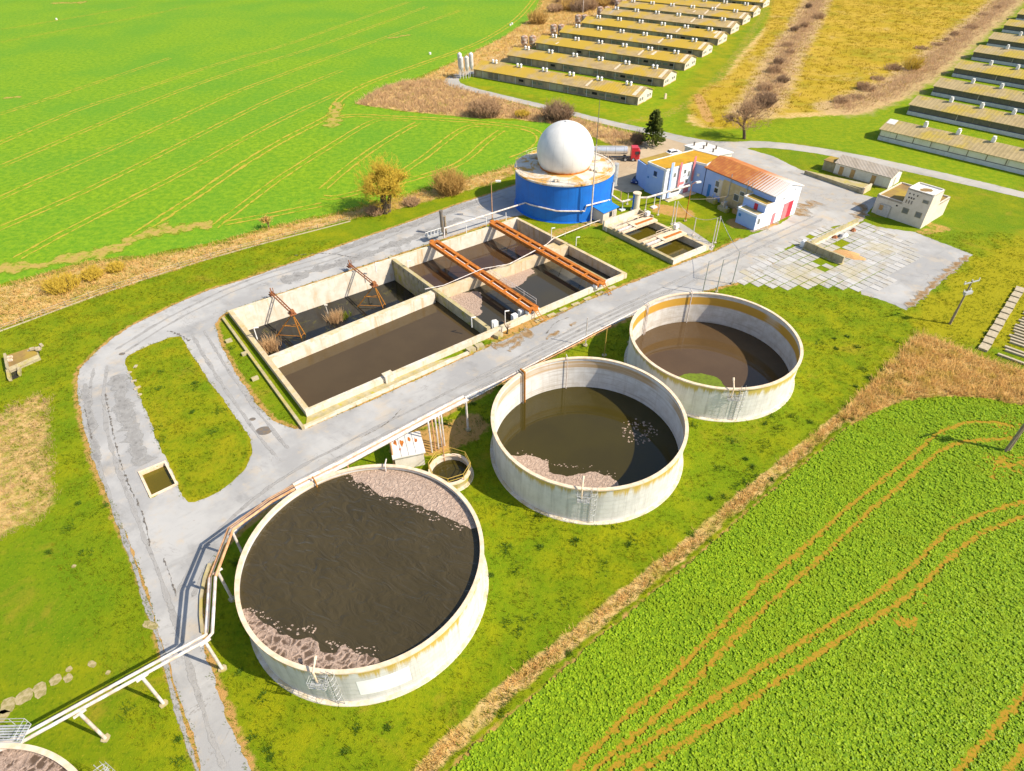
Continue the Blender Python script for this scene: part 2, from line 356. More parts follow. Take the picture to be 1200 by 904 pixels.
def blue_tank():
    n = N('blue_cladding'); a = n.new('TexGradient'); a.gradient_type = 'RADIAL'; n.lk(n.P, a.inputs[0])
    seg = n.math('FRACT', n.math('MULTIPLY', a.outputs[1], 44))
    c = n.mix(n.ramp(n.noise(.5, 4), .35, .7), (.008, .15, .56), (.010, .13, .49))
    c = n.mix(n.ramp(seg, .0, .05, .5, 0), c, (.01, .06, .25))
    c = n.mix(n.ramp(n.noise(1.3, 5, .7, n.scale((1, 1, .05))), .64, .74, 0, .6), c, (.02, .09, .18))
    n.bump(n.ramp(seg, 0, .08, 0, 1), .4, .03)
    return n.fin(c, .5, 0, .4)
MAT['blue_tank'] = blue_tank()
MAT['blue_sheet'] = simple('blue_sheet_roof', (.015, .19, .58), (.018, .16, .50), 1, .45)
def dome_mat():
    n = N('dome_membrane'); a = n.new('TexGradient'); a.gradient_type = 'RADIAL'; n.lk(n.P, a.inputs[0])
    seg = n.math('FRACT', n.math('MULTIPLY', a.outputs[1], 18)); z = n.sep()[2]
    c = n.mix(n.ramp(n.noise(.45, 4), .35, .7), (.69, .665, .62), (.62, .595, .555))
    c = n.mix(n.ramp(seg, .0, .05, .5, 0), c, (.44, .41, .37))
    c = n.mix(n.ramp(n.noise(1.8, 5, .7, n.scale((1, 1, .12))), .52, .75, 0, .35), c, (.52, .47, .40))
    c = n.mix(n.math('MULTIPLY', n.ramp(z, 8.3, 9.6, .9, 0), n.ramp(n.noise(.8, 4), .35, .6)), c, (.50, .30, .10))
    n.bump(n.ramp(seg, 0, .05, 0, 1), .25, .04)
    return n.fin(c, .55, 0, .35)
MAT['dome'] = dome_mat()
MAT['silo_white'] = simple('white_silo', (.62, .60, .58), (.48, .45, .42), 1, .5)
MAT['silo_rust'] = simple('rusty_silo', (.52, .44, .37), (.30, .16, .09), .8, .7, lo=.42, hi=.6)
MAT['sand'] = simple('sand', (.58, .33, .13), (.46, .25, .10), 3, .95, bump=.5)
MAT['tarp'] = simple('white_tarp', (.72, .68, .64), (.55, .5, .46), 3, .7)
MAT['tarp_dark'] = simple('dark_tarp', (.05, .06, .09), (.08, .07, .07), 3, .7)
MAT['stone'] = simple('pale_stone', (.46, .38, .26), (.34, .28, .17), 2.5, .9, bump=.5)
MAT['slab_old'] = simple('mossy_old_slab', (.40, .32, .17), (.26, .22, .08), 2.2, .95, lo=.4, hi=.62, bump=.6)
MAT['silver'] = simple('polished_tanker', (.80, .78, .76), (.68, .66, .64), .6, .28, .6, .5)
MAT['truck_red'] = simple('truck_red', (.55, .025, .03), (.48, .02, .03), 1, .35, 0, .5)
MAT['car_blue'] = simple('car_blue', (.02, .045, .16), (.02, .04, .14), 1, .25, 0, .5)
MAT['car_white'] = simple('car_white', (.78, .76, .74), (.74, .72, .70), 1, .3, 0, .5)
MAT['lamp_head'] = simple('lamp_head', (.75, .72, .66), (.66, .62, .56), 2, .4)

def leaf_mat(name, a, b, c3=None, rough=.7, up=.75, trans=.42):
    n = N(name); c = n.mix(n.island(), a, b)
    if up:
        g = n.new('NewGeometry'); v1 = n.new('VectorMath'); v1.operation = 'SCALE'; n.lk(g.outputs['Normal'], v1.inputs[0]); v1.inputs['Scale'].default_value = 1-up
        v2 = n.new('VectorMath'); v2.operation = 'ADD'; n.lk(v1.outputs[0], v2.inputs[0]); v2.inputs[1].default_value = (0, 0, up)
        v3 = n.new('VectorMath'); v3.operation = 'NORMALIZE'; n.lk(v2.outputs[0], v3.inputs[0]); n.lk(v3.outputs[0], n.b.inputs['Normal'])
    if c3: c = n.mix(n.ramp(n.noise(.35, 3, .5), .5, .66, 0, .8), c, c3)
    m = n.fin(c, rough, 0, .2); tr = n.new('BsdfTranslucent'); n.lk(c, tr.inputs[0]); mx = n.new('MixShader'); mx.inputs[0].default_value = trans
    n.t.links.new(n.b.outputs[0], mx.inputs[1]); n.t.links.new(tr.outputs[0], mx.inputs[2]); n.t.links.new(mx.outputs[0], n.out.inputs[0])
    return m
MAT['crop_leaf'] = leaf_mat('rape_leaf', (.14, .265, .005), (.37, .50, .013), (.25, .35, .007), .5, .48, .24)
MAT['tuft'] = leaf_mat('grass_tuft', (.10, .17, .003), (.27, .29, .005), (.32, .26, .008))
MAT['weed'] = leaf_mat('weed_leaf', (.055, .115, .004), (.10, .17, .006), None, .7, .5, .25)
MAT['straw'] = leaf_mat('dry_stalk', (.92, .60, .22), (.72, .42, .12), (.62, .45, .08))
MAT['straw_pink'] = leaf_mat('pale_dry_stalk', (.80, .53, .28), (.60, .37, .17))
MAT['meadow_tuft'] = leaf_mat('meadow_tussock', (.40, .27, .016), (.31, .21, .010), (.48, .31, .06))
MAT['twig_brown'] = leaf_mat('brown_twig', (.48, .30, .16), (.64, .42, .23), None, .8, .5)
MAT['twig_dark'] = leaf_mat('dark_twig', (.32, .20, .12), (.46, .30, .17), None, .8, .5)
MAT['twig_olive'] = leaf_mat('budding_twig', (.62, .44, .045), (.74, .52, .07), None, .8, .5)
MAT['twig_orange'] = leaf_mat('orange_twig', (.66, .42, .11), (.56, .34, .10), None, .8, .5)
MAT['bark'] = simple('bark', (.12, .085, .05), (.08, .055, .035), 5, .95, bump=.5)
MAT['needles'] = leaf_mat('conifer_needles', (.085, .13, .022), (.20, .235, .04))

# ------------------------------------------------------------------ mesh helpers
class MB:
    def __init__(s): s.v = []; s.f = []
    def add(s, vs, fs):
        o = len(s.v); s.v += [tuple(p) for p in vs]; s.f += [tuple(i+o for i in f) for f in fs]; return s
    def prism(s, poly, z0, z1, top=True, bot=True):
        n = len(poly)
        area = sum(poly[i][0]*poly[(i+1) % n][1]-poly[(i+1) % n][0]*poly[i][1] for i in range(n))
        if area < 0: poly = poly[::-1]
        zt = z1 if isinstance(z1, (list, tuple)) else [z1]*n
        if area < 0 and isinstance(z1, (list, tuple)): zt = zt[::-1]
        vs = [(x, y, z0) for x, y in poly] + [(x, y, zt[i]) for i, (x, y) in enumerate(poly)]
        fs = [(i, (i+1) % n, n+(i+1) % n, n+i) for i in range(n)]
        if top: fs.append(tuple(range(n, 2*n)))
        if bot: fs.append(tuple(range(n-1, -1, -1)))
        return s.add(vs, fs)
    def box(s, c, d, rz=0, m=None):
        hx, hy, hz = d[0]/2, d[1]/2, d[2]/2; ca, sa = math.cos(rz), math.sin(rz); vs = []
        for z in (-hz, hz):
            for x, y in ((-hx, -hy), (hx, -hy), (hx, hy), (-hx, hy)):
                vs.append((c[0]+x*ca-y*sa, c[1]+x*sa+y*ca, c[2]+z))
        if m is not None: vs = [tuple(m @ Vector(v)) for v in vs]
        return s.add(vs, [(0, 3, 2, 1), (4, 5, 6, 7), (0, 1, 5, 4), (1, 2, 6, 5), (2, 3, 7, 6), (3, 0, 4, 7)])
    def wall(s, a, b, t, z0, z1, side=0):
        """wall from a to b, thickness t; side 0 centred, 1 to the left, -1 to the right"""
        a, b = Vector(a[:2]), Vector(b[:2]); d = (b-a).normalized(); n = Vector((-d.y, d.x))
        lo, hi = ((-t/2, t/2), (0, t), (-t, 0))[side]
        return s.prism([tuple(a+n*lo), tuple(b+n*lo), tuple(b+n*hi), tuple(a+n*hi)], z0, z1)
    def tube(s, pts, r, k=8, cap=True):
        pts = [Vector(p) for p in pts]; n = len(pts); rs = r if isinstance(r, (list, tuple)) else [r]*n
        vs = []; fs = []; prev = None
        for i, p in enumerate(pts):
            d = (pts[min(i+1, n-1)]-pts[max(i-1, 0)])
            if d.length < 1e-9: d = Vector((0, 0, 1))
            d.normalize()
            if prev is None:
                u = d.cross(Vector((0, 0, 1)))
                if u.length < .01: u = d.cross(Vector((1, 0, 0)))
            else: u = prev - d*prev.dot(d)
            u.normalize(); prev = u; w_ = d.cross(u)
            for j in range(k):
                a = 2*PI*j/k; vs.append(p+(u*math.cos(a)+w_*math.sin(a))*rs[i])
        for i in range(n-1):
            for j in range(k):
                fs.append((i*k+j, i*k+(j+1) % k, (i+1)*k+(j+1) % k, (i+1)*k+j))
        if cap: fs += [tuple(range(k-1, -1, -1)), tuple(range((n-1)*k, n*k))]
        return s.add(vs, fs)
    def lathe(s, prof, c=(0, 0), k=64, a0=0, a1=2*PI):
        full = abs(a1-a0-2*PI) < 1e-6; m = k if full else k+1; vs = []; fs = []; n = len(prof)
        for i in range(m):
            a = a0+(a1-a0)*i/k
            for r, z in prof: vs.append((c[0]+r*math.cos(a), c[1]+r*math.sin(a), z))
        for i in range(k):
            j = (i+1) % m
            for q in range(n-1): fs.append((i*n+q, j*n+q, j*n+q+1, i*n+q+1))
        return s.add(vs, fs)
    def disc(s, c, r, z, k=64):
        vs = [(c[0]+r*math.cos(2*PI*i/k), c[1]+r*math.sin(2*PI*i/k), z) for i in range(k)]
        return s.add(vs, [tuple(range(k))])
    def build(s, name, mat, parent=None, org=(0, 0, 0), smooth=False):
        me = bpy.data.meshes.new(name)
        o3 = Vector(org)
        me.from_pydata([tuple(Vector(p)-o3) for p in s.v], [], s.f); me.update()
        if smooth:
            me.polygons.foreach_set('use_smooth', [True]*len(me.polygons))
            me.set_sharp_from_angle(angle=math.radians(40))
        o = bpy.data.objects.new(name, me); COL.objects.link(o)
        me.materials.append(MAT[mat] if isinstance(mat, str) else mat)
        if parent is not None: o.parent = parent
        else: o.location = o3
        return o
def tag(o, label=None, cat=None, group=None, kind=None):
    if label: o['label'] = label
    if cat: o['category'] = cat
    if group: o['group'] = group
    if kind: o['kind'] = kind
    return o
def thing(name, label, cat, loc=(0, 0, 0), rz=0, group=None):
    o = bpy.data.objects.new(name, None); COL.objects.link(o); o.location = loc; o.rotation_euler = (0, 0, rz)
    o.empty_display_size = .2
    return tag(o, label, cat, group)
class Part:
    """collects shapes given in world coordinates and hangs them under a thing"""
    def __init__(s, root): s.r = root; s.o = tuple(root.location)
    def __call__(s, name, mb, mat, parent=None, smooth=False):
        return mb.build(name, mat, parent or s.r, s.o, smooth)
def copy_tree(o, parent=None):
    c = o.copy(); COL.objects.link(c); c.parent = parent
    for ch in list(o.children): copy_tree(ch, c)
    return c
def structure(o): o['kind'] = 'structure'; return o

def resample(poly, step, closed=True):
    out = []; n = len(poly)
    for i in range(n if closed else n-1):
        a, b = Vector(poly[i]), Vector(poly[(i+1) % n]); L = (b-a).length; k = max(1, int(L/step))
        for j in range(k): out.append(tuple(a+(b-a)*j/k))
    if not closed: out.append(tuple(poly[-1]))
    return out
def smooth_poly(pts, it=2, closed=False):
    for _ in range(it):
        q = []; n = len(pts)
        if not closed: q.append(pts[0])
        for i in range(n if closed else n-1):
            a, b = pts[i], pts[(i+1) % n]
            q.append((a[0]*.75+b[0]*.25, a[1]*.75+b[1]*.25)); q.append((a[0]*.25+b[0]*.75, a[1]*.25+b[1]*.75))
        if not closed: q.append(pts[-1])
        pts = q
    return pts
def jag(poly, step, amp, closed=True, seed=0):
    r = random.Random(seed); pts = resample(poly, step, closed); n = len(pts); out = []
    ph = [r.uniform(0, 6.28) for _ in range(4)]; d = 0
    for i, p in enumerate(pts):
        a = pts[i-1] if (i or closed) else p; b = pts[(i+1) % n] if (i < n-1 or closed) else p
        t = Vector((b[0]-a[0], b[1]-a[1]))
        if t.length < 1e-6: out.append(p); continue
        t.normalize(); d += step
        o = amp*(.45*math.sin(d*.7+ph[0])+.35*math.sin(d*1.9+ph[1])+.25*math.sin(d*4.3+ph[2])+r.uniform(-.55, .55))
        out.append((p[0]-t.y*o, p[1]+t.x*o))
    return out
def sheet(name, outer, holes, z, mat, step=.5, amp=.12, seed=1):
    """flat ground sheet with an uneven outline and a soft 'edge' value near the outline"""
    loops = [jag(outer, step, amp, True, seed)] + [jag(h, step, amp, True, seed+7*i+3) for i, h in enumerate(holes)]
    tri = tessellate_polygon([[Vector((x, y, 0)) for x, y in l] for l in loops])
    vs = [(x, y, z) for l in loops for x, y in l]
    fs = []
    for t in tri:
        a, b, c = (vs[i] for i in t)
        cr_ = (b[0]-a[0])*(c[1]-a[1])-(b[1]-a[1])*(c[0]-a[0])
        if abs(cr_) < 1e-9: continue
        fs.append(tuple(t) if cr_ > 0 else tuple(t)[::-1])
    me = bpy.data.meshes.new(name); me.from_pydata(vs, [], fs); me.update()
    me.materials.append(MAT[mat]); o = bpy.data.objects.new(name, me); COL.objects.link(o)
    return structure(o)
def ribbon(name, px, width, z, mat, world=False, smooth=2, step=1.0, jit=.15):
    pts = px if world else G(px); pts = smooth_poly(pts, smooth); pts = resample(pts, step, False)
    vs = []; fs = []; e = []; n = len(pts); r = random.Random(len(name)+int(pts[0][0]*10))
    for i, p in enumerate(pts):
        a, b = pts[max(i-1, 0)], pts[min(i+1, n-1)]; t = Vector((b[0]-a[0], b[1]-a[1]))
        if t.length < 1e-6: t = Vector((1, 0))
        t.normalize(); nn = Vector((-t.y, t.x)); wd = width*(1+r.uniform(-jit, jit)*2)
        if i in (0, n-1): wd *= .5
        c = Vector(p)+nn*r.uniform(-jit, jit)*width*.6
        for k, ev in ((-.5, 1), (-.25, .25), (0, 0), (.25, .25), (.5, 1)):
            q = c+nn*wd*k; vs.append((q.x, q.y, z)); e.append(ev)
    for i in range(n-1):
        for k in range(4): fs.append((i*5+k+1, i*5+k, i*5+5+k, i*5+6+k))
    return vs, fs, e
def ribbons(name, items, mat, z):
    V, F, E_ = [], [], []
    for j, (px, w_, kw) in enumerate(items):
        v, f, e = ribbon(name, px, w_, z+j*.0015, mat, **kw); o = len(V)
        V += v; F += [tuple(i+o for i in q) for q in f]; E_ += e
    me = bpy.data.meshes.new(name); me.from_pydata(V, [], F); me.update(); me.materials.append(MAT[mat])
    at_ = me.attributes.new('edge', 'FLOAT', 'POINT'); at_.data.foreach_set('value', E_)
    o = bpy.data.objects.new(name, me); COL.objects.link(o); return structure(o)

# numpy geometry
def inside(P, poly):
    x, y = P[:, 0], P[:, 1]; r = np.zeros(len(P), bool); n = len(poly)
    for i in range(n):
        x0, y0 = poly[i]; x1, y1 = poly[(i+1) % n]
        if y0 == y1: continue
        c = ((y0 > y) != (y1 > y)) & (x < (x1-x0)*(y-y0)/(y1-y0)+x0); r ^= c
    return r
def dist(P, line, closed=False):
    d = np.full(len(P), 1e9); n = len(line)
    for i in range(n if closed else n-1):
        a = np.array(line[i]); b = np.array(line[(i+1) % n]); ab = b-a; L = ab@ab
        if L < 1e-9: continue
        t = np.clip(((P-a)@ab)/L, 0, 1); q = P-(a+t[:, None]*ab); d = np.minimum(d, (q*q).sum(1))
    return np.sqrt(d)
def npmesh(name, V, F, mat, **kw):
    """V (n,3), F (m,k) all faces of k corners"""
    V = np.asarray(V, np.float32); F = np.asarray(F, np.int32); m, k = F.shape
    me = bpy.data.meshes.new(name); me.vertices.add(len(V)); me.vertices.foreach_set('co', V.ravel())
    me.loops.add(m*k); me.loops.foreach_set('vertex_index', F.ravel())
    me.polygons.add(m); me.polygons.foreach_set('loop_start', np.arange(0, m*k, k, dtype=np.int32))
    me.update(calc_edges=True); me.materials.append(MAT[mat])
    o = bpy.data.objects.new(name, me); COL.objects.link(o)
    return tag(o, **kw)
def scatter(poly, dens, avoid=(), line=None, margin=0):
    p = np.array(poly); lo, hi = p.min(0), p.max(0); n = int((hi-lo).prod()*dens)
    Q = RNG.uniform(lo, hi, (n, 2)); Q = Q[inside(Q, poly)]
    for l, d in avoid: Q = Q[dist(Q, l) > d*RNG.uniform(.75, 1.25, len(Q))]
    return Q
def blades(P, nb, h, wd, lean, spread, z0=0.0, hvar=.35):
    """nb tapering bent blades per point -> V, F (quads)"""
    n = len(P)*nb; B = np.repeat(P, nb, 0); a = RNG.uniform(0, 2*PI, n); rr = spread*np.sqrt(RNG.uniform(0, 1, n))
    bx = B[:, 0]+rr*np.cos(a); by = B[:, 1]+rr*np.sin(a)
    H = h*RNG.uniform(1-hvar, 1+hvar, n)*np.repeat(RNG.uniform(.75, 1.25, len(P)), nb)
    la = a+RNG.normal(0, .8, n); ln = lean*H*RNG.uniform(.3, 1.2, n)
    fa = RNG.uniform(0, 2*PI, n); wx, wy = np.cos(fa)*wd/2, np.sin(fa)*wd/2
    V = np.zeros((n, 4, 3)); zz = z0
    V[:, 0] = np.c_[bx-wx, by-wy, np.full(n, zz)]; V[:, 1] = np.c_[bx+wx, by+wy, np.full(n, zz)]
    tx, ty = bx+np.cos(la)*ln, by+np.sin(la)*ln
    V[:, 2] = np.c_[tx+wx*.35, ty+wy*.35, zz+H]; V[:, 3] = np.c_[tx-wx*.35, ty-wy*.35, zz+H]
    F = np.arange(n*4).reshape(n, 4)
    return V.reshape(-1, 3), F

# ------------------------------------------------------------------ surveyed outlines (photo pixels -> ground)
ROAD = G([(240,915),(222,850),(205,800),(190,755),(175,700),(158,650),(140,610),(122,570),(110,540),(98,500),(92,470),(91,445),(93,433),(106,420),(117,409),(133,396),(153,383),(175,372),(203,358),(245,340),(280,330),(350,306),(400,288),(467,265),(533,241),(570,229),(604,217),(640,200),
          (650,240),(612,252),(585,258),(520,280),(460,300),(400,320),(330,343),(266,366),(258,372),(252,380),(257,400),(273,432),(298,470),(320,494),(345,503),(362,501),(430,472),(500,440),(556,414),(600,395),(640,377),(690,352),(735,334),(780,316),(815,303),(840,294),(868,280),
          (905,310),(884,326),(838,338),(800,347),(740,371),(700,389),(660,410),(620,430),(575,456),(530,480),(490,500),(440,523),(400,545),(350,573),(300,605),(268,632),(243,668),(236,700),(238,740),(240,765),(255,810),(270,850),(290,897),(300,920)])
ISLAND = smooth_poly(G([(145,421),(165,408),(210,392),(217,402),(240,440),(270,480),(290,508),(297,522),(292,545),(264,573),(232,589),(217,589),(205,560),(192,535),(178,500),(163,462),(150,434)]), 1, True)
TINYBOX = G([(162,554),(194.5,540.5),(209,568),(176,584)])
FIELD_L = G([(640,-5),(628,18),(592,42),(542,68),(490,90),(440,106),(416,122),(470,131),(560,139),(640,144),(680,155),(640,178),(603,194),(520,214),(450,233),(400,247),(320,264),(250,284),(170,299),(110,304),(60,317),(0,334),(-80,355)]) + [(-330, 120), (-520, 380), (-520, 640), (20, 640)]
FIELD_R = G([(1210,478),(1150,467),(1100,465),(1060,470),(1030,482),(1000,497),(960,530),(900,580),(850,625),(800,668),(700,750),(620,822),(560,872),(525,906),(500,930)]) + [(30, 5), (140, 5), (140, 55)]
DRY = {
 'hedge': [(-10,338),(60,320),(110,306),(170,301),(250,286),(320,266),(400,249),(450,236),(520,216),(590,197),(604,192),(606,205),(570,219),(510,235),(450,250),(400,261),(320,283),(230,310),(150,336),(80,361),(-10,390)],
 'reeds': [(416,122),(445,104),(480,94),(520,96),(545,106),(580,114),(625,127),(680,140),(720,152),(748,160),(752,172),(720,172),(690,158),(650,146),(600,139),(560,139),(470,130)],
 'rright': [(1075,390),(1110,402),(1150,420),(1215,440),(1215,480),(1150,466),(1100,464),(1060,469),(1030,481),(1000,496),(985,490),(1010,460),(1045,425)],
 'left': [(-90,520),(45,460),(62,466),(61,500),(66,540),(69,590),(50,612),(20,626),(-80,660)],
 'edge': [(632,0),(700,-8),(760,-5),(715,18),(650,42),(600,66),(562,82),(520,96),(490,94),(540,69),(590,44),(625,20)],
}
DRY = {k: G(v) for k, v in DRY.items()}
DITCH = G([(1040,440),(1000,478),(950,520),(900,560),(850,602),(800,645),(750,685),(700,727),(650,765),(600,803),(560,842),(520,880),(490,912)])
MEADOW = G([(905,-8),(1195,-8),(1140,38),(1090,82),(1055,108),(1020,124),(960,131),(900,136),(868,150),(826,150),(806,128),(815,108),(850,92),(872,68),(892,44),(902,18)])
LUSH = G([(750,170),(800,160),(870,168),(960,172),(1060,200),(1205,232),(1205,15),(1130,50),(1090,85),(1055,110),(1020,126),(960,133),(860,150),(805,150),(800,110),(860,40),(900,-5),(680,-5),(520,95),(640,118),(770,160)])
YELLOW = G([(1062,362),(1100,332),(1135,302),(1200,270),(1260,300),(1260,420),(1140,405),(1060,385)])
YELL2 = G([(690,268),(735,325),(790,316),(705,262)])
BARN_GRASS = G([(520,100),(770,150),(850,95),(905,-5),(880,-5),(780,110),(740,128),(550,95)])

# basin frames: (BL, BR, FR, FL) at the wall top
WT = 1.0
BAS = [at(266.9,364.4,WT), at(606,254.5,WT), at(735,320.4,WT), at(358,483,WT)]
def bas(s, t, z=0.0):
    """point in the big basin: s along the back wall (0..1), t from back to front (0..1)"""
    a = BAS[0].lerp(BAS[1], s); b = BAS[3].lerp(BAS[2], s); p = a.lerp(b, t); return Vector((p.x, p.y, z))
SB = [at(708.7,265.3,1.0), at(743.3,246,1.0), at(831.3,288,1.0), at(789.3,305.3,1.0)]   # back-left, back-right, front-right, front-left
SB[1] = SB[0] + (SB[2]-SB[3])
def sbas(s, t, z=0.0):
    p = SB[0].lerp(SB[1], s).lerp(SB[3].lerp(SB[2], s), t); return Vector((p.x, p.y, z))
def inset(poly, d):
    n = len(poly); out = []
    ar = sum(poly[i][0]*poly[(i+1) % n][1]-poly[(i+1) % n][0]*poly[i][1] for i in range(n)); sg = 1 if ar > 0 else -1
    for i in range(n):
        p, a, b = Vector(poly[i]), Vector(poly[i-1]), Vector(poly[(i+1) % n])
        d1 = (p-a).normalized(); d2 = (b-p).normalized(); n1 = Vector((-d1.y, d1.x))*sg; n2 = Vector((-d2.y, d2.x))*sg
        k = n1+n2; k = k/max(.3, k.dot(k)/2) if False else k.normalized()/max(.35, k.normalized().dot(n1)); out.append(tuple(p+k*d))
    return out
xy = lambda v: (v.x, v.y)
HOLES = [inset([xy(p) for p in BAS], .3), inset([xy(p) for p in SB], .25), inset(TINYBOX, .12)]

# ------------------------------------------------------------------ ground sheet
def axis(lo, hi, n_lo, n_hi, d0):
    core = list(np.arange(n_lo, n_hi, d0)); a = []; x = n_lo; d = d0
    while x > lo: d *= 1.035; x -= d; a.append(x)
    b = []; x = n_hi; d = d0
    b.append(x)
    while x < hi: d *= 1.02; x += d; b.append(x)
    return np.array(a[::-1]+core+b)
X = axis(-2500, 2500, -90, 100, .45); Y = axis(-400, 3500, 8, 170, .45)
XX, YY = np.meshgrid(X, Y); P = np.c_[XX.ravel(), YY.ravel()]; nx, ny = len(X), len(Y)
i = np.arange(nx*(ny-1)).reshape(ny-1, nx)[:, :-1].ravel()
F = np.c_[i, i+1, i+nx+1, i+nx]
cc = (P[F[:, 0]]+P[F[:, 2]])/2; keep = np.ones(len(F), bool)
for h in HOLES: keep &= ~inside(cc, h)
near = (np.abs(P[:, 0]) < 400) & (P[:, 1] < 700) & (P[:, 1] > 0); PN = P[near]
def field_soft(poly, soft):
    d = dist(PN, poly, True); s = np.where(inside(PN, poly), 1, -1)*d; v = np.zeros(len(P), np.float32)
    v[near] = np.clip(.5+s/(2*soft), 0, 1); return v
def line_soft(line, r, soft, closed=False):
    d = dist(PN, line, closed); v = np.zeros(len(P), np.float32); v[near] = np.clip(1-(d-r)/soft, 0, 1); return v
dry = np.zeros(len(P), np.float32)
for k, poly in DRY.items(): dry = np.maximum(dry, field_soft(poly, 1.5)*(.55 if k == 'left' else .62 if k == 'hedge' else 1))
dry = np.maximum(dry, line_soft(DITCH, .45, 1.1)*.75)
soil = line_soft(ROAD, .4, 1.0, True)*.72
soil = np.maximum(soil, line_soft(inset(FIELD_R, 0), .2, .8, True)*.6)
for pl, v, r in (([(700,262),(693,262),(640,276)], .6, 1.), ([(860,235),(895,262),(868,262)], .8, 2.2), ([(775,245),(800,250)], .75, 2.), ([(575,392),(640,376)], .9, .8),
                 ([(60,312),(120,300),(200,285)], .5, 3), ([(550,500),(520,515),(480,520)], .8, 2.0), ([(1085,262),(1108,268),(1080,273)], .6, .8), ([(820,118),(830,140)], .8, 1.0), ([(60,470),(30,480),(0,500)], .3, 2)):
    soil = np.maximum(soil, line_soft(G(pl), r, 2.0)*v)
V = np.c_[P, np.zeros(len(P))]
ground = npmesh('ground', V, F[keep], 'ground'); structure(ground)
SCRUB = [G([(960,-6),(940,35),(921,62),(906,95),(893,120),(880,130)]), G([(985,127),(1040,108),(1085,80),(1120,50),(1165,15),(1185,-4)]), G([(835,126),(850,105),(868,85)])]
scrub = np.maximum(np.maximum(line_soft(SCRUB[0], 2, 11), line_soft(SCRUB[1], 2, 12)), line_soft(G([(560,84),(620,52),(680,22),(740,5)]), 3, 8)*.7)
dry = np.maximum(dry, line_soft(G([(832,142),(850,118),(872,92),(886,66),(905,44),(935,10)]), 4, 6)*.85)
dry = np.maximum(dry, line_soft(G([(880,138),(940,134),(1000,131),(1050,114)]), 1.5, 4)*.7)
soil = np.maximum(soil, np.maximum(line_soft(G([(700,150),(780,135),(815,118),(845,88),(870,55),(905,0)]), 1.5, 3)*.47, line_soft(G([(818,112),(828,130),(832,142)]), .8, 1.6)*.8))
for nm, v in (('scrub', scrub), ('dry', dry), ('soil', soil), ('meadow', field_soft(MEADOW, 5)), ('lush', field_soft(LUSH, 4)*.75),
              ('yellow', np.maximum(np.maximum(field_soft(YELLOW, 4), line_soft(ISLAND, .2, 1.2, True)*.7), np.maximum(field_soft(BARN_GRASS, 6)*.55, field_soft(inset(ISLAND, .2), 1)*.45)))):
    a_ = ground.data.attributes.new(nm, 'FLOAT', 'POINT'); a_.data.foreach_set('value', v.astype(np.float32))

# fields, roads, yards
sheet('crop_field', FIELD_L, [], .006, 'field_far', 1.2, .5, 2)
sheet('crop_field', FIELD_R, [], .006, 'field_near', .5, .25, 3)
sheet('road', ROAD, [ISLAND, TINYBOX], .014, 'road', .45, .14, 4)
LANE = smooth_poly(G([(518,95),(525,101),(545,106),(600,119),(660,133),(720,149),(770,159),(800,168),(830,176),(865,178),(884,172),(940,177),(1000,188),(1080,205),(1150,221),(1215,236),(1215,229),(1150,213),(1080,197),(1000,180),(940,170),(890,165),(850,167),(815,163),(780,155),(720,143),(660,128),(600,114),(550,102),(536,96),(541,89),(560,86),(552,82),(532,86)]), 1, True)
sheet('lane', LANE, [], .018, 'lane', .6, .12, 5)
YARD = G([(826,174),(866,172),(905,183),(940,200),(975,210),(1008,228),(1030,233),(1018,248),(1010,260),(975,266),(950,274),(925,289),(900,304),(872,330),(850,334),(815,335),(828,300),(850,290),(878,277),(915,262),(930,251),(922,238),(885,212),(850,194),(830,184)])
sheet('concrete_yard', YARD, [], .022, 'yard', .5, .15, 6)
sheet('sandy_yard', G([(690,178),(722,172),(760,164),(800,160),(815,164),(826,174),(820,188),(790,190),(765,195),(758,222),(735,226),(715,222),(700,200)]), [], .010, 'dirt_yard', .6, .2, 8)
sheet('asphalt_apron', G([(1010,345),(1035,352),(1062,364),(1082,348),(1103,330),(1122,313),(1140,299),(1105,285),(1070,272),(1022,265),(1046,288),(1052,303),(1028,322),(1006,336)]), [], .010, 'road', .5, .2, 9)
sheet('footpath', G([(788,262),(796,260),(838,288),(834,294),(822,288)]), [], .009, 'yard', .5, .08, 10)

# paved slab yard: slab after slab with grass joints
mb = MB(); e1 = Vector((math.cos(math.radians(-55)), math.sin(math.radians(-55)))); e2 = Vector((math.cos(math.radians(35)), math.sin(math.radians(35))))
SLABS = G([(858,330),(880,309),(897,298),(925,285),(950,272),(1003,259),(1034,267),(1070,284),(1079,303),(1050,327),(1026,342),(1005,343),(985,338),(962,334),(945,337),(930,345),(912,341),(900,333),(885,341)])
GAP = G([(925,285),(955,272),(995,268),(1008,285),(1000,305),(985,315),(945,318),(930,308)])
o0 = Vector(g2(870, 331)); r = random.Random(5)
for a in range(-22, 34):
    for b in range(-22, 34):
        c = o0+e1*(a*1.95)+e2*(b*1.62)
        A = np.array([[c.x, c.y]])
        if not inside(A, SLABS)[0]: continue
        de = dist(A, SLABS, True)[0]
        if de < 1.0 and r.random() < .25: continue
        g = inside(A, GAP)[0]
        if g and r.random() < .10: continue
        j = .16 if (g or de < 3) else .05
        w1, w2 = 1.95-j-r.uniform(0, .06), 1.62-j-r.uniform(0, .06)
        h = r.uniform(.035, .06); rz = math.atan2(e1.y, e1.x)+r.uniform(-.012, .012)*(3 if j > .1 else 1)
        mb.box((c.x, c.y, h/2+.012), (w1, w2, h), rz)
structure(mb.build('paved_yard', 'slab'))
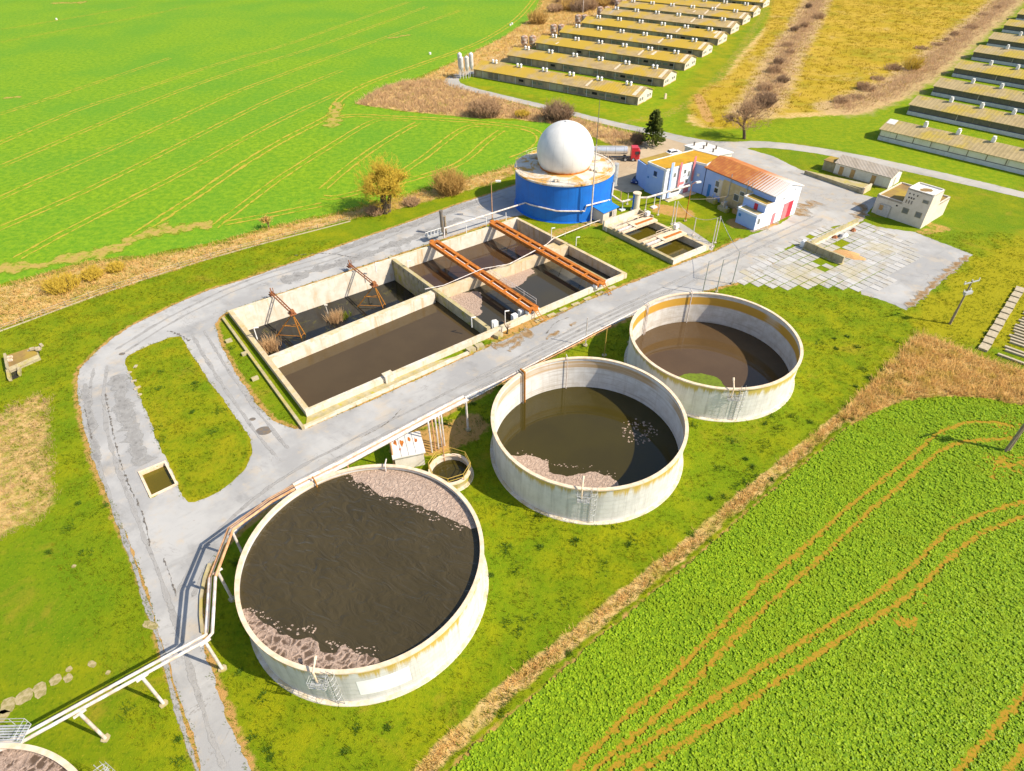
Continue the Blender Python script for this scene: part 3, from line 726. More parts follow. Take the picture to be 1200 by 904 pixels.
# tractor tracks
kw = dict(step=.6, jit=.13)
near_tracks = [
 [(1187,500),(1166,495),(1133,495),(1100,507),(1083,522),(1067,537),(1033,563),(1000,591),(988,600),(941,644),(894,682),(844,735),(800,780),(736,839),(692,883),(660,912)],
 [(1187,515),(1150,515),(1120,520),(1100,530),(1080,547),(1047,577),(1018,600),(962,654),(901,708),(850,758),(800,815),(736,869),(685,912)],
 [(1215,585),(1157,600),(1113,620),(1069,664),(1032,694),(968,735),(884,788),(800,842),(736,886),(700,914)],
 [(1215,600),(1153,623),(1120,647),(1086,681),(1049,711),(1002,738),(935,782),(867,829),(800,872),(745,905),(735,915)],
 [(1215,795),(1200,815),(1170,849),(1126,899),(1115,915)], [(1215,862),(1200,876),(1180,905),(1175,915)]]
ribbons('tractor_track', [(t, 1.05, kw) for t in near_tracks], 'track_near', .011)
def pair(t, off, w_, st=1.5, smooth=2):
    p = smooth_poly(G(t), smooth); out = []
    for sg in (-1, 1):
        q = []
        for i_, c in enumerate(p):
            a, b = p[max(i_-1, 0)], p[min(i_+1, len(p)-1)]; d = Vector((b[0]-a[0], b[1]-a[1])).normalized()
            q.append((c[0]-d.y*off*sg, c[1]+d.x*off*sg))
        out.append((q, w_, dict(world=True, smooth=0, step=st, jit=.2)))
    return out
ft = []
for t in ([(-10,172),(40,150),(100,125),(190,97),(270,70),(330,55),(400,30),(480,2)], [(-10,200),(60,170),(130,140),(200,110),(270,85),(330,68),(400,45),(500,8)],
          [(-10,237),(60,205),(130,175),(200,143),(270,110),(330,88),(400,62),(470,38),(540,12)], [(-10,272),(60,242),(120,215),(200,175),(270,140),(320,115),(400,83)],
          [(20,303),(80,270),(150,235),(220,200),(290,160),(350,130),(400,108)], [(-10,137),(50,118),(120,95),(200,68)], [(0,35),(80,22),(160,8)], [(0,50),(60,38),(140,25),(220,8)]):
    ft += pair(t, 1.0, .8)
for t in ([(150,282),(180,262),(230,230),(280,195),(330,165),(370,145),(393,133),(400,122)], [(390,135),(392,122),(410,108),(440,94),(500,73),(560,52),(600,28),(618,10),(628,-4)],
          [(385,140),(410,135),(450,137),(520,140),(580,145),(625,152),(637,163),(622,178),(600,186)]):
    ft += pair(t, 1.1, 1.1)
for t in ([(250,267),(290,237),(330,207),(370,182),(405,160),(430,145),(447,139),(480,141)], [(378,222),(413,192),(447,168),(478,150),(490,144)], [(470,203),(497,185),(522,165),(540,152),(555,147),(578,148)],
          [(377,231),(393,233),(430,223),(477,212),(513,202),(540,192),(557,178),(572,164),(588,153)], [(263,262),(320,252),(378,240)]):
    ft += pair(t, 1.0, .8)
ribbons('tractor_track', ft, 'track_far', .012)
ribbons('bare_soil', [([(-5,318),(60,308),(110,300),(150,285),(180,270),(215,268)], 6, dict(step=1.5, jit=.3)), ([(170,275),(215,268),(250,262)], 5, dict(step=1.5, jit=.3)), ([(386,150),(392,132),(397,120)], 5, dict(step=1., jit=.3)),
                      ([(455,45),(470,43),(480,41)], 3, dict(step=1., jit=.3)), ([(60,4),(100,3)], 9, dict(step=3., jit=.3)), ([(5,115),(25,114)], 3, dict(step=1., jit=.3))], 'bare', .05)
ribbons('bare_soil', [([(1052,733),(1064,728),(1074,733)], 2.4, dict(step=.5, jit=.3)), ([(1160,497),(1180,500),(1215,507)], 4, dict(step=.5, jit=.3)), ([(1150,553),(1180,545),(1215,540)], 4, dict(step=.5, jit=.3)), ([(1085,697),(1078,712)], 2, dict(step=.5, jit=.3))], 'track_near', .028)

tm = []
for t in ([(118,430),(111,470),(120,530),(146,600),(176,680),(202,760),(228,850),(250,910)], [(140,412),(205,371),(300,326),(400,300),(500,256),(590,228)],
          [(215,700),(250,635),(330,565),(450,503),(560,449),(680,386),(800,331),(880,290),(960,255)], [(232,390),(262,440),(305,500),(330,530)], [(560,452),(640,413),(720,372),(790,342)]):
    tm += pair(t, .95, .6)
ribbons('tyre_mark', tm, 'tyre_mark', .026)
ribbons('road_film', [([(136,440),(146,480),(158,520),(168,545)], 2.6, dict(step=.6, jit=.2)), ([(330,330),(400,308),(470,285),(540,256)], 3.2, dict(step=1, jit=.25)), ([(400,292),(470,268),(560,236)], 2.4, dict(step=1, jit=.25)), ([(100,450),(104,490),(116,540)], 1.2, dict(step=1, jit=.25))], 'road_wet', .044)
ribbons('road_stain', [([(578,408),(600,399),(622,388)], 2.6, dict(step=.4, jit=.3)), ([(596,412),(606,405),(612,398)], 1.2, dict(step=.4, jit=.3)), ([(640,398),(655,388)], .9, dict(step=.4, jit=.3)), ([(668,382),(676,378)], .9, dict(step=.4, jit=.3)), ([(650,370),(662,366)], .7, dict(step=.4, jit=.3)),
                       ([(868,262),(892,268),(905,256)], 3.5, dict(step=.5, jit=.3)), ([(932,252),(945,244),(955,236)], 4, dict(step=.5, jit=.3)), ([(1000,238),(1016,243),(1004,256)], 3, dict(step=.5, jit=.3)), ([(1062,360),(1085,342),(1112,318),(1136,300)], 1.6, dict(step=.5, jit=.3)), ([(455,512),(470,503),(500,492)], 1.0, dict(step=.5, jit=.3))], 'road_stain', .050)
ribbons('road_crack', [([(124,462),(131,500),(139,535),(150,565),(158,585)], .16, dict(step=.25, jit=.9)), ([(160,585),(170,610),(176,640)], .12, dict(step=.25, jit=.9)), ([(196,388),(212,392),(222,400)], .3, dict(step=.25, jit=.9)), ([(100,480),(108,515)], .14, dict(step=.25, jit=.9)),
                       ([(192,655),(200,675),(207,700)], .12, dict(step=.25, jit=.9)), ([(420,515),(455,497),(470,480)], .10, dict(step=.25, jit=.9)), ([(345,300),(380,296),(420,303)], .12, dict(step=.25, jit=.9)), ([(640,392),(650,378),(668,372)], .12, dict(step=.25, jit=.9))], 'crack', .068)
# ================================================================== round slurry tanks
TR, TH = 12.3, 5.8
def ladder(mb, p, ang, z0, z1, hoop=True):
    """caged ladder on a wall at point p, facing outward along ang"""
    n = Vector((math.cos(ang), math.sin(ang), 0)); t = Vector((-n.y, n.x, 0)); b = Vector((p[0], p[1], 0))+n*.22
    for s in (-.28, .28): mb.tube([b+t*s+Vector((0, 0, z0)), b+t*s+Vector((0, 0, z1+1.0))], .035, 5)
    z = z0+.3
    while z < z1: mb.tube([b-t*.28+Vector((0, 0, z)), b+t*.28+Vector((0, 0, z))], .022, 4); z += .32
    if hoop:
        z = z0+2.2
        while z < z1+1:
            mb.tube([b+t*(.38*math.cos(a))+n*(.70*math.sin(a))+Vector((0, 0, z)) for a in np.linspace(0, PI, 7)], .022, 4); z += .9
        for a in (.6, PI/2, PI-.6):
            q = b+t*(.38*math.cos(a))+n*(.70*math.sin(a)); mb.tube([q+Vector((0, 0, z0+2.2)), q+Vector((0, 0, z1+.9))], .018, 4)
def platform(mb, p, ang, z, wd=2.0, dp=1.1, rail=1.05):
    n = Vector((math.cos(ang), math.sin(ang), 0)); t = Vector((-n.y, n.x, 0)); b = Vector((p[0], p[1], z))
    rz = ang
    for k in range(7): mb.box(tuple(b+n*(dp*(k+.5)/7)), (dp/7*.6, wd, .05), rz)
    for s in (-wd/2, wd/2): mb.tube([b+t*s, b+t*s+n*dp], .04, 5)
    for h in (.55, rail):
        mb.tube([b-t*wd/2+Vector((0, 0, h)), b-t*wd/2+n*dp+Vector((0, 0, h)), b+t*wd/2+n*dp+Vector((0, 0, h)), b+t*wd/2+Vector((0, 0, h))], .028, 5)
    for s in (-wd/2, 0, wd/2): mb.tube([b+t*s+n*dp, b+t*s+n*dp+Vector((0, 0, rail))], .028, 5)
def make_tank(c, R, h, liq, label, out='tank_out', inn='tank_in', lid_mat='slurry1', name='slurry_tank', lad=(-PI/2,), plat=True):
    t = thing(name, label, 'tank', (c[0], c[1], 0)); p = Part(t)
    m = MB(); m.lathe([(R, -.3), (R, h-.12)], c, 120); p('outer_wall', m, out, smooth=True)
    m = MB(); m.lathe([(R-.16, h-.12), (R-.16, -.2)], c, 120); p('inner_wall', m, inn, smooth=True)
    m = MB(); m.lathe([(R+.16, h-.16), (R+.16, h+.02), (R-.26, h+.02), (R-.26, h-.16), (R+.16, h-.16)], c, 120); p('rim', m, 'rim', smooth=True)
    m = MB(); m.lathe([(R+.45, -.05), (R+.40, .10), (R-.02, .12)], c, 96); p('footing', m, 'conc_pale', smooth=True)
    for a in lad:
        q = (c[0]+R*math.cos(a), c[1]+R*math.sin(a)); m = MB(); ladder(m, q, a, .1, h-.3); p('ladder', m, 'steel')
        if plat:
            m = MB(); aa = a-.09; platform(m, (c[0]+(R+.05)*math.cos(aa), c[1]+(R+.05)*math.sin(aa)), aa, h-1.25, 1.5, 1.0); p('platform', m, 'steel')
            m = MB(); aa = a-.11; q2 = Vector((c[0]+(R-.1)*math.cos(aa), c[1]+(R-.1)*math.sin(aa), 0)); nn = Vector((math.cos(aa), math.sin(aa), 0))
            m.tube([q2+nn*.5+Vector((0, 0, h-1.2)), q2+nn*.5+Vector((0, 0, h+.5)), q2-nn*.3+Vector((0, 0, h+1.15))], .10, 7); m.tube([q2-nn*.3+Vector((0, 0, h+1.15)), q2-nn*.6+Vector((0, 0, h+1.4))], .14, 7)
            p('nozzle', m, 'rim')
    lq = MB().disc(c, R-.17, liq, 96).build('slurry_water', lid_mat, None, (c[0], c[1], 0)); structure(lq)
    return t, p
C1, C2, C3, C4 = (-15.55, 38.6), (9.7, 59.0), (30.2, 76.3), (-41.3, 8.45)
t1, p1 = make_tank(C1, TR, TH, 5.15, 'wide pale slurry tank filled nearly to the brim, white panel on its side', lad=(-1.62,))
m = MB(); m.lathe([(TR+.02, 1.3), (TR+.02, 3.9)], C1, 14, -1.47, -1.08); o = p1('repair_panel', m, 'panel_white', smooth=True); o['label'] = 'clean white repair panel below the rim'
t2, p2 = make_tank(C2, TR, TH, .46, 'round pale slurry tank between the two others, half empty with foam at the front', lid_mat='slurry2', lad=(-1.62,))
t3, p3 = make_tank(C3, TR, TH-.15, .05, 'round slurry tank by the slab yard with a broad orange stain inside', 'tank_out_mossy', 'tank_in_rust', 'slurry3', lad=(-1.52,))
t4, p4 = make_tank(C4, TR, TH, 5.35, 'slurry tank at the bottom corner with cracked crust and two grey platforms', lid_mat='foam_dark', lad=(), plat=False)
for ang in (.75, 1.58):
    q = (C4[0]+(TR+.1)*math.cos(ang), C4[1]+(TR+.1)*math.sin(ang)); m = MB(); platform(m, q, ang, TH-.1, 2.6, 1.5, 1.1); ladder(m, (C4[0]+(TR+.9)*math.cos(ang+.12), C4[1]+(TR+.9)*math.sin(ang+.12)), ang, .1, TH-.2)
    p4('platform', m, 'steel')
q = Vector((C4[0]+(TR-1)*math.cos(.72), C4[1]+(TR-1)*math.sin(.72), TH)); m = MB(); m.box((q.x, q.y, TH-.1), (1.5, .8, .5), .72); m.box((q.x+.6, q.y+.6, TH+.35), (.6, .5, .7), .72); p4('mixer', m, 'rust')
# things fixed to the tank walls: standing pipes inside, brackets on the rims
def inner_pipe(p, c, ang, z0, z1, r=.10, name='inner_pipe', mat='pipe', h=TH):
    q = Vector((c[0]+(TR-.42)*math.cos(ang), c[1]+(TR-.42)*math.sin(ang), 0)); m = MB(); m.tube([q+Vector((0, 0, z0)), q+Vector((0, 0, z1))], r, 8)
    n = Vector((math.cos(ang), math.sin(ang), 0)); m.tube([q+Vector((0, 0, z1)), q+n*.9+Vector((0, 0, z1+.1))], r, 8); p(name, m, mat)
inner_pipe(p2, C2, 2.30, .2, TH+.1, .14, mat='rust_beam'); inner_pipe(p2, C2, 2.33, .2, TH+.1, .10, mat='steel_dark')
inner_pipe(p2, C2, 1.72, .2, TH+.2, .06); inner_pipe(p3, C3, 2.36, -.1, TH+.1, .09); inner_pipe(p3, C3, 2.33, -.1, TH+.1, .06)
inner_pipe(p3, C3, 1.62, -.1, TH+.1, .09)
inner_pipe(p1, C1, 1.52, 4.6, TH+.4, .08); inner_pipe(p1, C1, 2.2, 4.6, TH+.2, .08, mat='rust_beam')
# floating crusts
def crust(name, c, R, z, chord, mat, label, mid=None, seed=0, thick=.03):
    """crust between a chord line (px) and the tank wall"""
    pts = smooth_poly(G(chord, z), 1); pts = jag(jag(pts, .5, .3, False, seed), .12, .07, False, seed+5)
    a0 = math.atan2(pts[0][1]-c[1], pts[0][0]-c[0]); a1 = math.atan2(pts[-1][1]-c[1], pts[-1][0]-c[0])
    d = (a0-a1) % (2*PI)
    am = math.atan2(mid[1]-c[1], mid[0]-c[0])
    if (am-a1) % (2*PI) > d: d -= 2*PI
    arc = [(c[0]+(R-.2)*math.cos(a1+d*k/40), c[1]+(R-.2)*math.sin(a1+d*k/40)) for k in range(41)]
    o = MB().prism(pts+arc, z-.02, z+thick, True, False)
    ob = bpy.data.meshes.new(name); loop = pts+arc
    tri = tessellate_polygon([[Vector((x, y, 0)) for x, y in loop]])
    vs = [(x, y, z+thick) for x, y in loop]; fs = []
    for t in tri:
        a, b, cc_ = (vs[i] for i in t); k = (b[0]-a[0])*(cc_[1]-a[1])-(b[1]-a[1])*(cc_[0]-a[0])
        if abs(k) > 1e-9: fs.append(tuple(t) if k > 0 else tuple(t)[::-1])
    n = len(vs); vs2 = vs+[(x, y, z-.03) for x, y in loop]; fs += [(i, (i+1) % n, n+(i+1) % n, n+i) for i in range(n)]
    ob.from_pydata(vs2, [], fs); ob.update(); ob.materials.append(MAT[mat]); oo = bpy.data.objects.new(name, ob); COL.objects.link(oo)
    return tag(oo, label, 'foam', None, 'stuff')
crust('slurry_foam', C1, TR, 5.15, [(400,554),(415,562),(432,570),(447,580),(462,583),(476,586),(490,594),(500,598),(512,602),(525,608),(540,611),(553,619)], 'foam', 'brown pink foam along the far rim of the full tank', (C1[0]+8, C1[1]+9), 1)
crust('slurry_foam', C1, TR, 5.15, [(285,716),(300,724),(312,732),(325,742),(340,748),(356,750),(366,746),(374,756),(380,762),(392,766),(402,758),(410,762),(420,765),(432,768),(440,772),(451,776)], 'foam_dark', 'cracked foam along the near left rim of the full tank', (C1[0]-3, C1[1]-12), 2)
crust('slurry_foam', C2, TR, .46, [(600,534),(612,535),(625,534),(636,538),(645,542),(642,551),(652,557),(668,559),(682,557),(694,554),(708,555),(716,560),(722,564),(728,570)], 'foam', 'pinkish foam along the near wall of the half empty tank', (C2[0]-3, C2[1]-12), 3)
m = MB(); cc = g2(748, 506, .46)
for k in range(90):
    a = RNG.uniform(0, 6.28); rr = RNG.normal(1.5, .5); q = (cc[0]+rr*math.cos(a)*1.2, cc[1]+rr*math.sin(a)); k_ = RNG.uniform(.04, .22)
    m.prism([(q[0]+k_*RNG.uniform(.5, 1.2)*math.cos(b), q[1]+k_*RNG.uniform(.5, 1.2)*math.sin(b)) for b in np.linspace(0, 2*PI, 7)[:-1]], .44, .475)
for C_, line, z_, nn in ((C1, [(400,556),(432,574),(462,588),(500,603),(525,613),(548,622)], 5.15, 110), (C1, [(292,712),(330,738),(366,738),(392,756),(440,765)], 5.15, 90), (C2, [(605,530),(650,545),(690,548),(722,558)], .46, 60)):
    L_ = np.array(resample(G(line, z_), .1, False))
    for k in range(nn):
        q = L_[RNG.integers(len(L_))]+RNG.normal(0, .24, 2)
        if math.hypot(q[0]-C_[0], q[1]-C_[1]) > TR-.5: continue
        k_ = RNG.uniform(.02, .11); m.prism([(q[0]+1.6*k_*RNG.uniform(.5, 1.2)*math.cos(b), q[1]+k_*RNG.uniform(.5, 1.2)*math.sin(b)) for b in np.linspace(0, 2*PI, 7)[:-1]], z_-.02, z_+.014)
tag(m.build('foam_fleck', 'foam'), 'small loose foam flecks drifting on the dark slurry', 'foam', None, 'stuff')
crust('algae_mat', C3, TR-.15, .05, [(800,440),(812,438),(825,438),(838,441),(848,447),(852,455)], 'algae', 'green algae mat along the near wall of the stained tank', (C3[0]-4, C3[1]-12), 4)

# ------------------------------------------------------------------ little sump tank, pump shed
SC = (-8.0, 54.4); RS = 2.55
t, p = make_tank(SC, RS, 1.2, .35, 'small yellow rimmed sump tank with guard rail beside pump shed', 'conc_moss', 'conc_pale', 'slurry2', 'sump_tank', (), False)
m = MB()
for z in (1.75, 2.3): m.tube([(SC[0]+(RS+.1)*math.cos(a), SC[1]+(RS+.1)*math.sin(a), z) for a in np.linspace(0, 2*PI, 9)], .045, 5)
for a in np.linspace(0, 2*PI, 9)[:-1]: m.tube([(SC[0]+(RS+.1)*math.cos(a), SC[1]+(RS+.1)*math.sin(a), .9), (SC[0]+(RS+.1)*math.cos(a), SC[1]+(RS+.1)*math.sin(a), 2.3)], .045, 5)
p('guard_rail', m, 'rail_yellow')
m = MB(); q = (SC[0]-.9, SC[1]+2.2)
m.tube([(q[0], q[1], .3), (q[0], q[1], 4.6)], .08, 6); p('riser_pipe', m, 'pipe_rust')
def gable_house(p, org, u, v, L, W, eave, ridge, wall, roof, gablem=None, over=.3, roof_t=.12, roof_name='roof'):
    """box house: org corner, u along the length, v across; ridge along u"""
    u, v, o = Vector(u).normalized(), Vector(v).normalized(), Vector(org)
    P3 = lambda a, b, z: (o.x+u.x*a+v.x*b, o.y+u.y*a+v.y*b, z)
    m = MB(); vs = [P3(0, 0, -.1), P3(L, 0, -.1), P3(L, W, -.1), P3(0, W, -.1), P3(0, 0, eave), P3(L, 0, eave), P3(L, W, eave), P3(0, W, eave)]
    m.add(vs, [(0, 1, 5, 4), (2, 3, 7, 6)]); p('wall', m, wall)
    m = MB(); m.add([P3(0, W, -.1), P3(0, 0, -.1), P3(0, 0, eave), P3(0, W/2, ridge), P3(0, W, eave)], [(0, 1, 2, 3, 4)])
    p('gable_wall', m, gablem or wall)
    m = MB(); m.add([P3(L, 0, -.1), P3(L, W, -.1), P3(L, W, eave), P3(L, W/2, ridge), P3(L, 0, eave)], [(0, 1, 2, 3, 4)])
    p('gable_wall', m, gablem or wall)
    sl = (ridge-eave)/(W/2); m = MB(); vs = []
    for a in (-over, L+over):
        for b, z in ((-over, eave-sl*over), (W/2, ridge), (W+over, eave-sl*over)):
            vs += [P3(a, b, z+.03), P3(a, b, z+roof_t+.03)]
    m.add(vs, [(1, 7, 9, 3), (3, 9, 11, 5), (0, 2, 8, 6), (2, 4, 10, 8), (0, 1, 3, 2), (2, 3, 5, 4), (6, 8, 9, 7), (8, 10, 11, 9), (0, 6, 7, 1), (4, 5, 11, 10)])
    return p(roof_name, m, roof), P3
def panel(p, P3f, name, mat, a0, a1, z0, z1, face='front', off=.03, W=0, L=0, parent=None):
    m = MB(); t_ = .05
    if face == 'front': vs = [P3f(a, -off-k, z) for k in (0, t_) for a, z in ((a0, z0), (a1, z0), (a1, z1), (a0, z1))]
    elif face == 'end': vs = [P3f(L+off+k, a, z) for k in (0, t_) for a, z in ((a0, z0), (a1, z0), (a1, z1), (a0, z1))]
    elif face == 'start': vs = [P3f(-off-k, a, z) for k in (0, t_) for a, z in ((a0, z0), (a1, z0), (a1, z1), (a0, z1))]
    m.add(vs, [(4, 5, 6, 7), (0, 3, 2, 1), (0, 1, 5, 4), (1, 2, 6, 5), (2, 3, 7, 6), (3, 0, 4, 7)])
    return p(name, m, mat, parent)
def window(p, P3f, a0, a1, z0, z1, face='front', L=0, frame='white', glass='dirtyglass'):
    f = panel(p, P3f, 'window', frame, a0, a1, z0, z1, face, .02, L=L)
    panel(p, P3f, 'pane', glass, a0+.09, a1-.09, z0+.09, z1-.09, face, .035, L=L, parent=f); return f
# pump shed with rust-streaked roof
PS = [at(465,552), at(497,545), at(489,517)]
u = (PS[1]-PS[0]).normalized(); v = Vector((-u.y, u.x, 0)); t = thing('pump_shed', 'small white pump shed with rust streaked roof beside the full tank', 'shed', tuple(PS[0])); p = Part(t)
o0 = PS[0]; Lp, Wp = 3.7, 3.6
P3 = lambda a, b, z: (o0.x+u.x*a+v.x*b, o0.y+u.y*a+v.y*b, z)
m = MB(); m.prism([P3(0, 0, 0)[:2], P3(Lp, 0, 0)[:2], P3(Lp, Wp, 0)[:2], P3(0, Wp, 0)[:2]], -.05, 2.3); p('wall', m, 'white_wall')
m = MB(); m.prism([P3(-.25, -.25, 0)[:2], P3(Lp+.25, -.25, 0)[:2], P3(Lp+.25, Wp+.25, 0)[:2], P3(-.25, Wp+.25, 0)[:2]], 2.32, 2.5); rf = p('roof', m, 'white_roof')
m = MB(); r = random.Random(3)
for x, y, k in ((.5, 2.6, 1.3), (1.3, 2.3, 1.5), (2.3, 2.7, 1.0), (3.1, 2.2, 1.2), (.9, 1.2, .8), (.2, 3.1, .7)):
    pts = [(x+k*.22*r.uniform(.4, 1)*math.cos(a), y+k*.6*r.uniform(.4, 1)*math.sin(a)) for a in np.linspace(0, 2*PI, 11)[:-1]]
    m.prism([P3(a, b, 0)[:2] for a, b in pts], 2.495, 2.506)
p('rust_stain', m, 'rust', rf)
for k in range(1, 4): m = MB(); m.wall(P3(Lp*k/4, -.2, 0), P3(Lp*k/4, Wp+.2, 0), .06, 2.5, 2.54); p('roof_seam', m, 'steel', rf)
panel(p, P3, 'door', 'door_grey', 1.0, 2.0, .1, 2.0, 'start')
# ------------------------------------------------------------------ pipe bridge on posts
ZB = 5.4
bridge_px = [(-6,877),(20,869),(240,748),(245,743),(249,677),(270.5,620),(317,586.5),(345,571),(400,544),(508,486),(545,467)]
bp = [at(x, y, ZB) for x, y in bridge_px]
t = thing('pipe_bridge', 'overhead pipe bridge on slanting posts running past the full tank', 'pipe bridge', tuple(at(261, 784))); p = Part(t)
def offset(pts, d):
    out = []
    for i_, c in enumerate(pts):
        a, b = pts[max(i_-1, 0)], pts[min(i_+1, len(pts)-1)]; n = (b-a); n.z = 0; n.normalize(); out.append(Vector((c.x-n.y*d, c.y+n.x*d, c.z)))
    return out
seg1 = bp[:5]; seg2 = bp[4:8]; seg3 = bp[7:]
for d in (-.28, .28):
    m = MB(); m.tube(offset(seg1, d), .155, 8); p('pipe', m, 'pipe', smooth=True)
    m = MB(); m.tube(offset(seg2, d), .155, 8); p('pipe', m, 'pipe_rust', smooth=True)
    m = MB(); m.tube(offset(seg3, d*1.3), .26, 8); p('pipe', m, 'pipe', smooth=True)
m = MB(); m.tube(offset([q+Vector((0, 0, -.02)) for q in seg3], .02), .13, 8); p('pipe', m, 'pipe_rust', smooth=True)
m = MB(); m.tube(offset([q+Vector((0, 0, .28)) for q in bp[3:8]], .0), .05, 6); p('cable', m, 'steel_dark')
def post(p, b, z, r=.15, mat='pipe', foot=True, head=True):
    b = Vector(b); m = MB(); m.tube([b, b+Vector((0, 0, z-.2))], r, 10)
    if head: m.box((b.x, b.y, z-.22), (1.0, .22, .10), .8)
    o = p('post', m, mat, smooth=True)
    if foot:
        m = MB(); k = random.Random(int(b.x*50)); m.prism([(b.x+.42*k.uniform(.75, 1.1)*math.cos(a), b.y+.42*k.uniform(.75, 1.1)*math.sin(a)) for a in np.linspace(0, 2*PI, 9)[:-1]], -.02, .16); p('post_foot', m, 'conc_moss', o)
for px in ((260.8,784.5), (191.9,825), (124,866), (272.6,703), (288,657), (548.5,504)): post(p, at(*px), ZB)
for px in ((356,594+6), (455,560-6)):
    pass
for q in (bp[8].lerp(bp[9], .05), bp[8].lerp(bp[9], .5), bp[7].lerp(bp[8], .4)): post(p, (q.x, q.y, 0), ZB, .13, 'pipe_rust')
# risers in front of the pump shed
for dx, mt in ((0, 'pipe'), (.55, 'pipe_rust'), (1.05, 'pipe'), (1.6, 'pipe'), (2.0, 'pipe')):
    q = bp[9]+(bp[10]-bp[9]).normalized()*(dx-1.0)+Vector((.25, -.9, 0)); m = MB()
    m.tube([Vector((q.x, q.y, .0)), Vector((q.x, q.y, ZB-.35)), Vector((q.x, q.y, ZB-.05)), Vector((q.x-.3, q.y+.7, ZB))], .11, 7); p('riser_pipe', m, mt, smooth=True)
# thin service line continuing past the second and third tank
t = thing('service_pipe', 'thin white service pipe on posts above the road edge by the tanks', 'pipe', tuple(at(708, 417))); p = Part(t)
ZS = 5.6
sp = [at(545,466,ZS), at(587,446,ZS), at(647,415,ZS), at(715,380,ZS), at(752,361,ZS)]
m = MB(); m.tube(sp, .10, 7); p('pipe', m, 'pipe', smooth=True)
m = MB(); m.tube([sp[1]+Vector((.1, -.3, -.1)), sp[2]+Vector((.1, -.35, -.1)), sp[3]+Vector((.1, -.3, -.1))], .07, 6); p('pipe', m, 'pipe_rust', smooth=True)
for px in ((708,417), (686,405), (738,412-10)): post(p, at(*px), ZS, .08, 'rail_yellow' if px[0] == 708 else 'pipe', head=False)
for k, q in enumerate((sp[1].lerp(sp[2], .1), sp[1].lerp(sp[2], .85))): post(p, (q.x, q.y, 0), ZS, .08, 'pipe', head=False)
# cable posts behind the third tank
for k, (bx, by, tx, ty) in enumerate(((823,345,829,315), (839.5,343,848,305), (858,333,867,295))):
    lab = ['thin grey pole rising just behind the stained tank, nearest the tank', 'thin grey pole at the grass edge between two similar poles', 'thin grey pole at the corner of slab yard and grass'][k]
    t = thing('cable_pole', lab, 'pole', tuple(at(bx, by)), 0, 'thin poles at the yard entrance'); p = Part(t); b = at(bx, by)
    m = MB(); m.tube([b, b+Vector((0, 0, 6.6))], [.11, .07], 8); p('pole', m, 'steel')
    m = MB(); m.box((b.x, b.y, .12), (.5, .5, .3)); p('foot', m, 'conc_moss')
    m = MB(); m.tube([b+Vector((0, 0, 6.6)), b+Vector((.4, 0, 6.75))], .05, 5); p('arm', m, 'steel')
# ================================================================== rectangular basins
LB_Z, LF_Z, RB_Z, RF_Z = -3.6, -1.0, -1.9, -1.0
t = thing('settling_basin', 'large rectangular concrete settling basin divided into four pools', 'basin', tuple(bas(0, 1))); p = Part(t)
XC = .325  # cross wall position along the length
WTK = .65; FL_ = -4.6
B0, B1, B2, B3 = bas(0, 0), bas(1, 0), bas(1, 1), bas(0, 1)
m = MB(); m.wall(B0, B1, WTK, FL_, WT, -1); p('outer_wall', m, 'conc_pale')
m = MB(); dv = (B1-B0).normalized(); m.wall(B1, B2, WTK, FL_, WT-.003, -1); p('outer_wall', m, 'conc')
m = MB(); m.wall(B2, B3, WTK, FL_, WT-.006, -1); p('outer_wall', m, 'conc_pale')
m = MB(); m.wall(B3, B0, .75, FL_, WT-.009, -1); p('outer_wall', m, 'conc')
xb0 = Vector(at(455.3, 299.5, WT)); xf0 = Vector(at(574, 385, WT)); du = (B1-B0).normalized(); dvv = (xf0-xb0).normalized()
m = MB(); m.wall(xb0+dvv*.3, xf0-dvv*.3, .7, FL_, WT-.02, 0); p('cross_wall', m, 'conc_moss')
# stains: hooks along the cross wall
dw = Vector(at(312, 421, WT)); dx_ = Vector(at(508.5, 341.5, WT)); de_ = Vector(at(664, 287, WT))
m = MB(); m.wall(dw, dx_-Vector((.2, .16, 0)), 1.25, FL_, WT-.03, 0); p('divider_wall', m, 'conc_pale')
m = MB(); m.wall(dx_+Vector((.25, .2, 0)), de_, 1.15, FL_, WT-.035, 0); p('divider_wall', m, 'conc')
# low inner wall at the far right pool and sloping shelf
ib0 = Vector(at(640, 277, WT)); m = MB()
sh0, sh1 = bas(.955, .50), bas(.955, .97); m.wall(sh0, sh1, 1.5, RF_Z-1, RF_Z+.12, 0); p('inner_shelf', m, 'conc_grey')
m = MB(); q0, q1 = bas(.93, .44), bas(.985, .44); m.wall(q0, q1, 2.4, RF_Z-.5, RF_Z+1.2, 0); p('inlet_block', m, 'conc')
# ledge and kerb round two sides
A_, B_, C_ = at(259.4,372,.45), at(353.4,501.6,.45), at(556,410,.45)
k0 = [Vector((q.x, q.y, 0)) for q in (A_, B_, C_)]
m = MB(); m.wall(k0[0], k0[1], .42, -.5, .45, 1); p('kerb_wall', m, 'conc_moss')
m = MB(); m.wall(k0[1]+Vector((.02, .02, 0)), k0[2], .42, -.5, .44, 1); p('kerb_wall', m, 'conc_pale')
nf = (B3-B2).normalized(); nrm = Vector((-nf.y, nf.x, 0))*-1
cx = Vector(at(574, 385, WT))
m = MB(); i0 = B3-nf*-.05; m.prism([xy(k0[1]+(k0[0]-k0[1]).normalized()*.1+Vector((.45, .35, 0))), xy(k0[2]), xy(bas(.325, 1)), xy(B3)], -.3, .10); p('ledge', m, 'ledge')
m = MB(); m.prism([xy(k0[0]+Vector((.4, .1, 0))), xy(k0[1]+Vector((.35, .35, 0))), xy(B3), xy(B0)], -.6, -.35); p('channel_floor', m, 'ledge')
